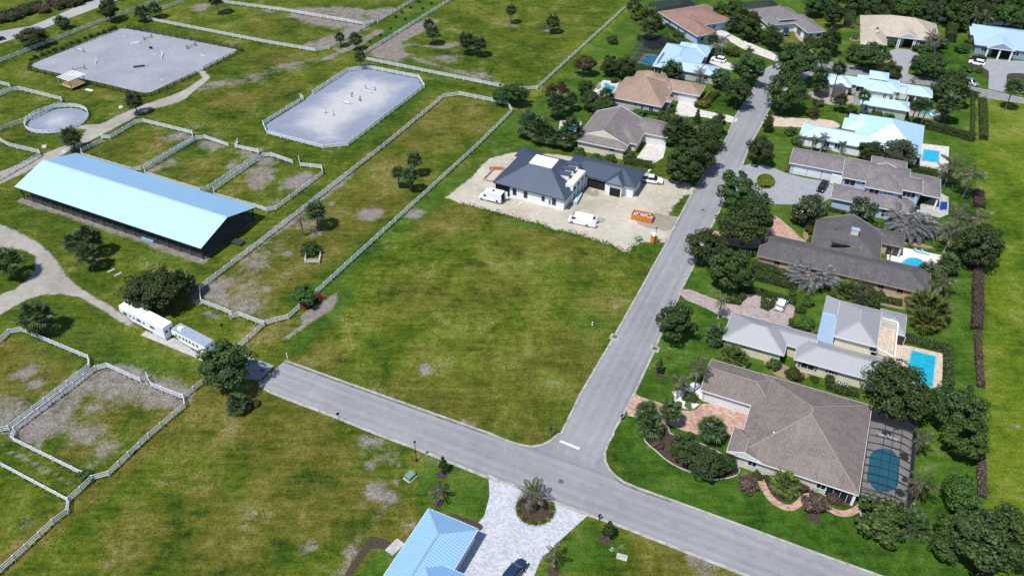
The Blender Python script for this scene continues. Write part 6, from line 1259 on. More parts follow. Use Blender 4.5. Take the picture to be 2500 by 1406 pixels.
def greenbox(r, x, y, label, s=1.0, rz=.9):
    g = G(r, x, y); rt = empty('utility_box', g, rz, label, 'utility box'); gm = MATS.get('utility_green') or plain('utility_green', (.17, .27, .20), .6); m = MB(); m.bb(-.75 * s, .75 * s, -.6 * s, .6 * s, .08, .75 * s); m.add([(-.75 * s, -.6 * s, .75 * s), (.75 * s, -.6 * s, .75 * s), (.75 * s, .6 * s, .75 * s), (-.75 * s, .6 * s, .75 * s), (-.75 * s, -.1, .95 * s), (.75 * s, -.1, .95 * s)], [(0, 1, 5, 4), (2, 3, 4, 5), (0, 4, 3), (1, 2, 5)]); m.obj('cabinet', gm, rt); MB().bb(-.95 * s, .95 * s, -.75 * s, .75 * s, 0, .08).obj('plinth', CONCRETE, rt); MB().bb(-.02, .02, -.62 * s, -.6 * s, .1, .7 * s).obj('door_seam', IRON, rt)
greenbox(14, 1490, 465, 'pale green utility box on the grass below the street'); greenbox(7, 1245, 925, 'green utility box in weeds at the sandy plot edge', 1.0, .4); greenbox(15, 990, 1150, 'small pale utility pedestal near the lower right tree', .35); 
for r, x, y, l in ((15, 505, 503, 'round iron manhole cover in the street junction'), (7, 1860, 638, 'round manhole cover in the upper street'), (10, 80, 798, 'dark round manhole cover at the street dead end'), (4, 610, 635, 'manhole cover in the cross street')): g = G(r, x, y); g.z = .014; rt = empty('manhole_cover', g, 0, l, 'manhole cover'); MB().cyl((0, 0), .36, 0, .02, 20).obj('cover_plate', SHUTTER, rt); m = MB(); [m.bb(-.25, .25, -.22 + k * .14, -.18 + k * .14, .02, .03) for k in range(4)]; m.obj('tread', IRON, rt); MB().tube([(.4 * math.cos(t * .5236), .4 * math.sin(t * .5236), .01) for t in range(13)], .03, 5, cap=False).obj('rim', TRIM_DARK, rt)
for r, x, y, l in ((11, 1018, 480, 'square rusty storm drain at the left kerb of the side street'), (11, 1400, 592, 'square storm drain at the right kerb of the side street')):
    g = G(r, x, y); rt = empty('storm_drain', g, math.radians(-24), l, 'drain'); MB().bb(-.9, .9, -.8, .8, .0, .07).obj('apron', KERB, rt); m = MB(); [m.bb(-.45, .45, -.42 + k * .14, -.34 + k * .14, .07, .10) for k in range(7)]; m.obj('grate', plain('rusty_iron', (.10, .055, .04), .8) if 'rusty_iron' not in MATS else MATS['rusty_iron'], rt)
g = G(15, 1087, 1225); tag(MB().box((0, 0, .05), (1.6, 1.0, .1)).obj('valve_slab', CONCRETE, None, g, -.3), 'grey concrete slab set in the lower right lawn', 'slab')
g = G(11, 805, 362); m = MB(); m.cyl((0, 0), .14, 0, .55, 10); m.ball((0, 0, .6), .15, .15, .12); tag(m.obj('pipe_stub', POLEW, None, g), 'white capped pipe stub standing in the mown lot', 'pipe')
for r, x, y, l in ((1, 1155, 1035, 'small white chair frame in the grass near the lane palm'), (5, 425, 45, 'white chair frame in grass left of the sandy lane'), (5, 615, 95, 'white chair frame beside the barn corner')):
    g = G(r, x, y); rt = empty('mounting_block', g, .6, l, 'mounting block'); MB().bb(-.5, .5, -.3, .0, .0, .35).obj('step', POLEW, rt); MB().bb(-.5, .5, 0, .3, 0, .7).obj('step', POLEW, rt)
g = G(5, 2275, 955); tag(MB().box((0, 0, .3), (2.6, 1.6, .6)).obj('dark_box', BARNWOOD, None, g, -.45), 'dark low box on grass beside the barn end', 'box')
g = G(1, 1335, 1075); tag(MB().ball((0, 0, .4), .5, .5, .45).obj('water_trough', POLEB, None, g), 'small blue tub under the lane palm', 'tub')
g = G(5, 1420, 930); tag(MB().box((0, 0, .3), (3.4, .8, .6)).obj('water_trough', POLEB, None, g, math.radians(-25)), 'long blue water trough at the barn edge', 'trough')
# far utility pole
for r, x, y, h_, l in ((1, 565, 165, 9.0, 'thin dark utility pole beside the far lane'), ): g = G(r, x, y); rt = empty('utility_pole', g, .9, l, 'pole'); MB().tube([(0, 0, 0), (0, 0, h_)], [.14, .09], 8).obj('post', BARK, rt); MB().box((0, 0, h_ - .5), (1.8, .1, .12)).obj('crossarm', BARK, rt)

# bits and pieces lying about
for r, x, y, sz, mt, l in ((23, 1090, 660, (2.2, .3, .12), BARNWOOD, 'dark plank by the unfinished house portico'), (23, 1900, 350, (.9, .5, .3), LAMPW, 'pale carton near the pickup'), (23, 500, 700, (1.8, .5, .15), WALLS['beige'], 'offcut boards below the unfinished house wall'), (23, 1290, 560, (1.2, 1.0, .15), WALLS['tan'], 'wooden pallet at the open garage bay'), (23, 700, 800, (2.4, .25, .08), WALLS['beige'], 'loose timber length on the sandy plot'), (14, 1345, 1130, (2.6, 1.6, .12), CONCRETE, 'pale equipment pad beside the blue roof'), (5, 1060, 1215, (1.6, .5, .1), CONCRETE, 'upper pale slab in grass below the barn'), (5, 1125, 1250, (1.6, .5, .1), CONCRETE, 'lower pale slab in grass below the barn'), (1, 910, 270, (1.8, .4, .3), WALLS['tan'], 'log lying above the black arena fence')):
    g = G(r, x, y); g.z = sz[2] / 2 + .01; tag(MB().box((0, 0, 0), sz).obj('loose_board' if sz[2] < .2 else 'crate', mt, None, g, .9), l, 'board' if sz[2] < .2 else 'crate')
# ------------------------------------------------------------------ driveways, walks and beds
def drive(name, r, pts, mat, label, z=.016, edge=None, sm=1):
    q = PL(r, pts); sheet(name, q, mat, z, label, smooth=sm)
drive('paver_driveway', 15, [(-185, 435), (-20, 520), (440, 690), (775, 818), (650, 925), (470, 1090), (310, 1255), (250, 1400), (200, 1560), (-600, 1560), (-560, 1330), (-330, 950), (-225, 830), (-175, 640)], PAVE_WHITE, 'white marble paver driveway around a palm island', sm=0)
drive('paver_driveway', 11, [(1190, 1000), (1260, 1050), (1480, 1112), (1600, 1165), (1780, 1192), (1870, 1090), (2330, 1190), (2240, 1420), (1850, 1420), (1650, 1365), (1500, 1300), (1280, 1252), (1105, 1225)], PAVE_PINK, 'pink paver driveway of the brown tiled house')
drive('paver_driveway', 0, [(1658, 726), (1670, 700), (1735, 727), (1775, 740), (1805, 742), (1822, 712), (1945, 735), (1930, 800), (1860, 805), (1770, 778), (1725, 752)], PAVE_MAUVE, 'mauve paver driveway with a white car')
drive('paver_driveway', 0, [(1728, 574), (1752, 560), (1790, 583), (1850, 582), (1890, 545), (1885, 525), (1900, 530), (1935, 560), (1965, 590), (1985, 600), (1978, 612), (1905, 596), (1860, 606), (1800, 606)], PAVE_PINK, 'pink curved driveway of the charcoal-roofed house')
drive('paver_driveway', 0, [(1782, 420), (1820, 400), (1870, 402), (1935, 430), (2035, 446), (2038, 480), (1990, 502), (1935, 500), (1860, 497), (1800, 482), (1796, 455)], PAVE_GREY, 'grey paver loop driveway before three garage doors')
drive('paver_driveway', 4, [(10, 1140), (60, 1085), (300, 1130), (650, 1140), (755, 1190), (720, 1230), (300, 1215), (0, 1200)], PAVE_TAN, 'tan paver driveway of the long white house')
drive('paver_driveway', 4, [(420, 872), (600, 880), (870, 900), (900, 980), (780, 1000), (620, 1005), (430, 905)], PAVE_MAUVE, 'mauve driveway of the sage villa')
drive('paver_driveway', 4, [(1205, 455), (1560, 490), (1410, 630), (1385, 720), (1500, 790), (1290, 770), (1335, 710), (1250, 590)], PAVE_GREY, 'grey driveway of the cream-roofed house')
drive('paver_driveway', 4, [(2110, 560), (2700, 600), (2700, 720), (2345, 705), (2335, 890), (2160, 850), (2165, 680), (2100, 640)], PAVE_GREY, 'grey paver forecourt with two parked cars', sm=0)
drive('paver_driveway', 4, [(310, 300), (400, 320), (450, 430), (530, 580), (470, 580), (400, 430), (320, 350)], PAVE_MAUVE, 'narrow driveway of the worn-tiled house')
drive('paver_driveway', 24, [(1070, 400), (1180, 385), (1310, 465), (1560, 570), (1870, 700), (1880, 800), (1800, 765), (1450, 640), (1270, 535), (1110, 465)], PAVE_CREAM, 'cream driveway of the red-brown shingled house')
drive('paver_driveway', 24, [(975, 790), (1050, 725), (1220, 785), (1340, 850), (1690, 900), (1660, 945), (1420, 905), (1200, 885), (1100, 840)], PAVE_CREAM, 'pale curved driveway with a white car')
drive('paver_driveway', 22, [(1740, 585), (2000, 620), (1960, 700), (2060, 745), (2640, 850), (2600, 950), (2380, 905), (2030, 835), (1860, 855), (1670, 822), (1700, 700)], PAVE_CREAM, 'cream driveway of the tan-tiled house')
drive('paver_driveway', 7, [(1400, -40), (1520, -10), (1480, 140), (1370, 205), (1215, 155), (1330, 0)], PAVE_CREAM, 'cream driveway of the grey-tiled house', sm=0)
for pts in ([(-70, 300), (-10, 500), (60, 640), (150, 722), (260, 765), (350, 722), (410, 645), (480, 640)], [(590, 715), (680, 790), (800, 817), (900, 775), (950, 735)]): strip('brick_walk', smooth_line(PL(16, pts), 2), 1.15, PAVE_PINK, .0, .02, 0, None, 'curving pink brick garden walk', 'structure')
def bed(r, pts, mat=None, label=None, edge=None, z=.022):
    q = PL(r, pts); sheet('planting_bed', q, mat or MULCH, z, label, smooth=2)
    if edge: strip('bed_edging', smooth_line(q + [q[0]], 2), .18, edge, 0, .12, 0, None, kind='structure')
sheet('lawn_island', PL(8, [(-30, 300), (60, 285), (130, 340), (130, 400), (70, 440), (-10, 430), (-60, 370)]), GRASS, .024, 'small lawn island inside the grey loop driveway', smooth=2)
isl = G(15, 262, 765); RI = (G(15, 455, 765) - G(15, 66, 765)).length / 2
pts = [isl + Vector((RI * math.cos(i * .3927), RI * math.sin(i * .3927), 0)) for i in range(16)]
sheet('palm_island', pts, MULCH, .03, 'round dark mulch palm island', smooth=1); strip('island_kerb', pts + [pts[0]], .3, SHUTTER if False else PAVE_GREY, 0, .1, 0, None, kind='structure')
bed(15, [(1280, -60), (1285, 80), (1330, 150), (1410, 210), (1480, 280), (1600, 360), (1750, 420), (1900, 490), (2100, 480), (2230, 420), (2150, 300), (1900, 170), (1650, 60), (1540, 60), (1530, -30), (1400, -80)], MULCH, None, CONCRETE)
bed(11, [(1565, 1000), (1600, 1060), (1560, 1120), (1650, 1160), (1780, 1170), (1860, 1080), (1850, 950), (1790, 900), (1690, 960), (1610, 1000)], WHITE_STONE, 'white stone palm bed beside the pink driveway', CONCRETE)
bed(16, [(0, 400), (40, 540), (100, 640), (200, 700), (300, 690), (380, 600), (500, 560), (640, 600), (700, 680), (840, 760), (880, 720), (830, 680), (600, 570), (300, 450), (80, 370)], MULCH)
bed(16, [(940, 760), (940, 900), (1050, 1010), (1120, 1050), (1290, 1015), (1360, 1010), (1500, 1065), (1540, 1030), (1560, 900), (1500, 790), (1350, 800), (1150, 760)], MULCH, None, CONCRETE)
bed(18, [(460, 700), (560, 800), (600, 850), (720, 890), (860, 880), (930, 850), (880, 820), (780, 780), (640, 730), (560, 700)], MULCH_TAN); bed(19, [(1600, 1130), (1640, 1190), (1800, 1240), (2100, 1300), (2150, 1260), (2000, 1130), (1640, 1000), (1630, 1080)], MULCH_TAN)
bed(18, [(455, 180), (480, 100), (590, 100), (570, 215), (500, 230)], MULCH_TAN, None, None); bed(8, [(270, 750), (290, 640), (560, 700), (480, 760), (430, 880), (470, 950), (380, 920), (430, 740)], MULCH_TAN); bed(8, [(1350, 940), (1500, 950), (1640, 990), (1620, 1010), (1360, 965)], MULCH_TAN)
bed(4, [(815, 370), (870, 350), (940, 360), (940, 390), (880, 400)], MULCH_TAN); bed(4, [(810, 520), (880, 490), (1240, 530), (1250, 580), (1100, 640), (1000, 640), (850, 560)], MULCH_TAN); bed(4, [(400, 390), (560, 380), (590, 430), (480, 450)], MULCH_TAN); bed(3, [(1750, 1140), (1800, 1120), (1860, 1140), (1830, 1170)], MULCH)
bed(4, [(2330, 720), (2360, 700), (2520, 700), (2520, 760), (2380, 780), (2370, 850), (2335, 850)], MULCH); bed(4, [(1935, 560), (2080, 640), (2160, 680), (2170, 760), (2140, 760), (2110, 690), (1960, 640)], MULCH); bed(7, [(780, 80), (830, 170), (960, 140), (800, 90), (1100, 180), (900, 210)], MULCH)
bed(14, [(1110, 1010), (1310, 1080), (1390, 1130), (1360, 1200), (1130, 1110), (1000, 1300), (900, 1450), (830, 1450), (960, 1240), (1070, 1080)], MULCH); bed(14, [(1830, 790), (2110, 880), (2200, 930), (2150, 985), (2080, 920), (1900, 840)], MULCH)
for r, x, y, s in ((14, 1765, 710, .95), (14, 1800, 440, 1.0), (15, 930, 1050, 1.1), (15, 435, 1360, 1.0), (11, 1445, 835, 1.0), (16, 500, 850, 1.1), (24, 1510, 690, 1.2)): g = G(r, x, y); sheet('mulch_ring', [g + Vector((s * math.cos(i * .7854), s * math.sin(i * .7854), 0)) for i in range(8)], MULCH, .02, smooth=1)
# ------------------------------------------------------------------ pools and screen cages
def water_material(name, col):
    m = NT(name); co = m.coord('Object'); n = m.noise(.6, 3, .5, co); v = m.n('ShaderNodeTexVoronoi', feature='SMOOTH_F1'); v.inputs['Scale'].default_value = 1.6; m.t.links.new(co, v.inputs[0])
    g = m.math('ADD', m.math('MULTIPLY', n, .7), m.math('MULTIPLY', v.outputs[0], .3)); m.set(m.ramp(g, [(.3, tuple(c * .75 for c in col)), (.55, col), (.8, tuple(min(1, c * 1.25 + .02) for c in col))]), .07, 0, .5); m.bump(m.noise(2.2, 2, .5, co), .12, .05); return m.m
WATER_A = water_material('turquoise_pool_water', (.012, .36, .50)); WATER_B = water_material('azure_pool_water', (.015, .40, .66)); WATER_C = water_material('deep_teal_pool_water', (.006, .19, .29)); WATER_D = water_material('green_pool_water', (.05, .30, .27))
def pool(label, r, deck, water, dm, wm, sm=0, wsm=0):
    D = PL(r, deck); Wt = PL(r, water); c = sum(Wt, Vector()) / len(Wt); root = empty('swimming_pool', c, 0, label, 'pool')
    def pr(name, q, z0, z1, mat, k=0):
        q = [p - c for p in q]
        for _ in range(k): q = [w for i, p in enumerate(q) for w in (p * .75 + q[(i + 1) % len(q)] * .25, p * .25 + q[(i + 1) % len(q)] * .75)]
        a = sum(p.x * q[(i + 1) % len(q)].y - p.y * q[(i + 1) % len(q)].x for i, p in enumerate(q)); q = q if a > 0 else q[::-1]
        o = MB().prism([(p.x, p.y) for p in q], z0, z1).obj(name, mat, root); return q
    pr('pool_deck', D, -.02, .06, dm, sm); q = pr('water', Wt, .0, .085, wm, wsm); q = q + [q[0]]
    strip('coping', q, .32, CONCRETE, 0, .12, -1, root); return root
cap = []
for i in range(9): a = math.pi * i / 8; cap.append((1165 + 135 * math.cos(a) - 8, 290 - 100 * math.sin(a)))
cap += [(1020, 330), (998, 470), (1010, 520)]
for i in range(7): a = math.pi + math.pi * .9 * i / 6; cap.append((1160 + 140 * math.cos(a) + 5, 500 - 108 * math.sin(a)))
cap += [(1305, 480), (1310, 300)]
POOL_DECK = plain('grey_pool_deck', (.40, .36, .335), .8, var=.1)
pool('deep teal rounded pool inside the screen cage', 16, [(1040, -80), (1440, -60), (1400, 800), (1300, 830), (935, 700), (960, 500)], cap, POOL_DECK, WATER_C)
pool('turquoise rectangular pool behind the grey metal-roofed house', 18, [(1700, 560), (1760, 540), (2200, 640), (2180, 980), (1680, 900)], [(1900, 610), (2126, 667), (2092, 960), (1835, 880)], PAVE_TAN, WATER_A)
pool('bright oval pool on a white deck behind the tan house', 19, [(1800, 570), (2000, 492), (2490, 592), (2478, 832), (2350, 800), (1800, 690)], [(2130 + 148 * math.cos(i * .5236), 728 + 102 * math.sin(i * .5236)) for i in range(12)], plain('white_pool_deck', (.70, .67, .62), .8, var=.05), WATER_B, 0, 1)
pool('azure square pool behind the long white house', 20, [(1800, 55), (2172, 98), (2160, 428), (1785, 372)], [(1852, 135), (2043, 158), (2036, 300), (1826, 276)], PAVE_CREAM, WATER_B)
pool('green pool between tall palms beside the sage villa', 21, [(1730, 640), (2230, 690), (2230, 840), (1740, 770)], [(1930, 682), (2175, 722), (2150, 775), (1880, 742)], PAVE_MAUVE, WATER_D)
pool('blue six-sided pool in the grey-blue house cage', 24, [(165, 690), (310, 688), (405, 740), (290, 855), (75, 812)], [(200, 708), (315, 715), (365, 755), (280, 833), (115, 808)], PAVE_MAUVE, WATER_B)
pool('free-form pool on a cream deck behind the tan-tiled house', 22, [(575, 290), (840, 315), (730, 500), (560, 545), (395, 495)], [(590, 330), (640, 345), (690, 378), (775, 390), (715, 475), (640, 505), (510, 525), (610, 405)], PAVE_CREAM, WATER_A, 0, 1)
pool('palm-shaded pool behind the grey-tiled house', 22, [(-80, 900), (250, 920), (240, 1060), (60, 1190), (-120, 1180)], [(110, 970), (215, 985), (170, 1040), (60, 1085), (20, 1160), (-60, 1150), (-10, 1000)], PAVE_CREAM, WATER_A, 0, 1)
pool('dark blue rectangular spa beside the two-storey house', 20, [(1760, 860), (2070, 690), (2165, 740), (2160, 960), (2050, 1000), (1760, 930)], [(2062, 800), (2150, 800), (2145, 900), (2050, 905)], CONCRETE, NT('deep_blue_water').set((.012, .05, .30), .12).m)
def unfinished_pool():
    q = PL(23, [(90, 448), (215, 318), (330, 330), (195, 472)]); c = sum(q, Vector()) / 4; rt = empty('unfinished_pool', c, 0, 'unfinished concrete pool shell behind the dark-roofed house', 'pool'); q = [p - c for p in q]
    m = MB()
    for i in range(4): MB().bar(q[i] + Vector((0, 0, .25)), q[(i + 1) % 4] + Vector((0, 0, .25)), .3, .5).obj('shell_wall', plain('raw_concrete', (.36, .32, .28), .9, var=.2) if 'raw_concrete' not in MATS else MATS['raw_concrete'], rt)
    MB().prism([(p.x, p.y) for p in q[::-1]], .01, .04).obj('shell_floor', plain('dusty_pink_floor', (.52, .42, .35), .9), rt)
    g = G(23, 160, 340) - c; f = MB(); [f.bb(g.x + k * .5, g.x + k * .5 + .04, g.y - .02 + .2 * (k % 2), g.y + .02 + .2 * (k % 2), 0, 1.0) for k in range(7)]; f.obj('barrier_post', PAINTO, rt); MB().box((g.x + 1.5, g.y + .1, .6), (3.2, .04, .8)).obj('barrier_net', plain('orange_net', (.60, .17, .07), .7), rt)
unfinished_pool()
def screen_material(name, a, col):
    m = NT(name); m.set(col, .8, 0, .2); tr = m.n('ShaderNodeBsdfTransparent'); mx = m.n('ShaderNodeMixShader'); mx.inputs[0].default_value = a; m.l(tr, 0, mx, 1); m.l(m.b, 0, mx, 2); m.l(mx, 0, m.out, 0); return m.m
SCREEN = screen_material('insect_screen', .30, (.02, .022, .025)); SCREEN_D = screen_material('dark_insect_screen', .72, (.02, .025, .032)); CAGEM = plain('bronze_cage_frame', (.03, .035, .045), .5)
def cage(H, u0, u1, v0, v1, label, nb, ze=2.7, zt=3.6, scr=None, bend=2.4, ax='u', loosewall=None):
    """screened pool enclosure; beams span u"""
    rt = empty('pool_cage', H.W(u0, v0), H.ang, label, 'pool cage'); U = u1 - u0; V = v1 - v0; scr = scr or SCREEN; scw = loosewall or SCREEN_D
    prof = [(0, zt - .5), (bend, zt), (U - bend, zt), (U, ze)]
    for k in range(nb + 1):
        v = V * k / nb
        for (a, za), (b, zb) in zip(prof, prof[1:]): MB().bar((a, v, za), (b, v, zb), .09, .13).obj('beam', CAGEM, rt)
        MB().bb(U - .06, U + .06, v - .06, v + .06, 0, ze).obj('post', CAGEM, rt)
    for a, za in prof[1:]: MB().bar((a, 0, za), (a, V, za), .05, .08).obj('purlin', CAGEM, rt)
    MB().bar((U / 2, 0, zt), (U / 2, V, zt), .05, .07).obj('purlin', CAGEM, rt)
    for v in (0, V):
        for k in range(4): x = U * (k + .5) / 4; MB().bb(x - .05, x + .05, v - .05, v + .05, 0, ze).obj('post', CAGEM, rt)
        MB().bar((0, v, ze - .1), (U, v, ze - .1), .08, .1).obj('side_beam', CAGEM, rt); MB().bar((0, v, 1.0), (U, v, 1.0), .06, .08).obj('side_rail', CAGEM, rt)
    for s0, s1 in ((0, 1), (nb - 1, nb)):
        a, b = V * s0 / nb * 1.0, V * s1 / nb; MB().bar((bend, a, zt), (U - bend, b, zt), .06, .06).obj('brace', CAGEM, rt); MB().bar((U - bend, a, zt), (bend, b, zt), .06, .06).obj('brace', CAGEM, rt)
    for (a, za), (b, zb) in zip(prof, prof[1:]): m = MB(); m.add([(a, .02, za), (b, .02, zb), (b, V - .02, zb), (a, V - .02, za)], [(0, 1, 2, 3)]); m.obj('roof_screen', scr, rt)
    m = MB(); m.add([(U, 0, .05), (U, V, .05), (U, V, ze), (U, 0, ze)], [(0, 1, 2, 3)]); m.obj('wall_screen', scw, rt)
    for v in (.01, V - .01): m = MB(); m.add([(0, v, .05), (U, v, .05), (U, v, ze), (U - bend, v, zt), (bend, v, zt), (0, v, zt - .5)], [(0, 1, 2, 3, 4, 5)]); m.obj('wall_screen', scr if v < 1 else scw, rt)
    return rt
h = HOUSE_A; w = h.wings[0]; cu1 = h.L(16, 1400, 500, 0).x; cv0 = h.L(16, 1300, 828, 0).y; cv1 = h.L(12, 1500, 1295, 2.6).y
cage(h, w['u1'] + .06, cu1, cv0, cv1, 'large bronze-framed screen cage over the teal pool', 11, scr=screen_material('light_insect_screen', .36, (.03, .035, .04)))
h = HOUSE_K; w = h.wings[0]; a = h.L(24, 70, 760); b = h.L(24, 200, 590, 2.6); cage(h, w['u0'] - 9.0, w['u0'] - .1, w['v0'] + 1.0, w['v1'] + 3.5, 'dark screen cage over the six-sided pool', 6, scr=screen_material('mid_insect_screen', .4, (.03, .035, .04)))
h = HOUSE_J; w = h.wings[1]; cage(h, w['u0'] - 9.5, w['u0'] + .3, w['v0'] + .2, w['v1'] - 4, 'black screen cage behind the red-brown roofed house', 7, scr=SCREEN_D)
h = HOUSE_I; w = h.wings[0]; cage(h, w['u0'] - 7.5, w['u0'] + .2, w['v0'] + .6, w['v0'] + 12, 'dark screen cage behind the worn-tiled house', 5, scr=SCREEN_D)
# pool furniture
def lounger(H, r, x, y, label, mat, rz):
    g = G(r, x, y, .1); rt = empty('sun_lounger', (g.x, g.y, .06), rz, label, 'lounger', 'loungers by the pools'); MB().bb(-.35, .35, -.9, .4, .28, .36).obj('seat', mat, rt); MB().bar((0, .4, .32), (0, .95, .75), .7, .07).obj('backrest', mat, rt)
    for sx in (-1, 1):
        for yy in (-.8, .35): MB().bb(sx * .3 - .025, sx * .3 + .025, yy - .025, yy + .025, 0, .28).obj('leg', TRIM, rt)
LB = plain('pale_blue_fabric', (.40, .60, .68), .8); LW = plain('white_fabric', (.7, .7, .7), .8); LG = plain('grey_fabric', (.22, .22, .24), .8)
lounger(None, 19, 2195, 550, 'left pale blue lounger by the oval pool', LB, 1.0); lounger(None, 19, 2280, 568, 'right pale blue lounger by the oval pool', LB, 1.0); lounger(None, 16, 1140, 75, 'left white lounger inside the big screen cage', LW, 1.1); lounger(None, 16, 1240, 105, 'right white lounger inside the big screen cage', LW, 1.1)
lounger(None, 22, 500, 375, 'upper grey lounger on the cream pool deck', LG, -.6); lounger(None, 22, 510, 410, 'lower grey lounger on the cream pool deck', LG, -.6); lounger(None, 21, 2100, 780, 'white lounger by the green pool', LW, .5)
g = G(19, 1835, 615, 1); rt = empty('patio_umbrella', (g.x, g.y, .06), 0, 'folded red umbrella beside the oval pool', 'umbrella'); MB().cyl((0, 0), .03, 0, 2.3, 8).obj('pole', TRIM, rt); MB().cyl((0, 0), .2, .9, 2.25, 10, .05).obj('folded_canopy', PAINTR, rt); MB().cyl((0, 0), .3, 0, .1, 12).obj('base', SHUTTER, rt)
for r, x, y, s, l in ((16, 1360, 260, 9, 'potted plant by the cage wall beside the teal pool'), (16, 1365, 485, 6, 'dark pot plant at the cage outer wall'), (16, 1320, 610, 9, 'leafy potted plant at the lower pool end'), (16, 985, 705, 8, 'potted plant at the cage house corner'), (16, 1210, 770, 13, 'spiky plant at the lower cage edge'), (16, 1190, 45, 9, 'round potted plant between the cage loungers'), (16, 1335, 725, 6, 'small potted plant in the lower cage corner')): shrub('shrub', x, y, s, l, .9, r, 'potted_plant', 'plant')
AC = plain('air_conditioner_case', (.30, .33, .38), .5)
for r, x, y, l in ((18, 1200, 930, 'left air conditioner behind the clipped hedge'), (18, 1262, 945, 'right air conditioner behind the clipped hedge'), (19, 498, 795, 'air conditioner beside the tan house wall')):
    g = G(r, x, y, .4); rt = empty('air_conditioner', (g.x, g.y, 0), -.43, l, 'air conditioner'); MB().bb(-.45, .45, -.45, .45, 0, .9).obj('case', AC, rt); MB().cyl((0, 0), .38, .9, .93, 14).obj('fan_grille', TRIM_DARK, rt); MB().cyl((0, 0), .14, .93, .95, 10).obj('fan_hub', TRIM, rt)
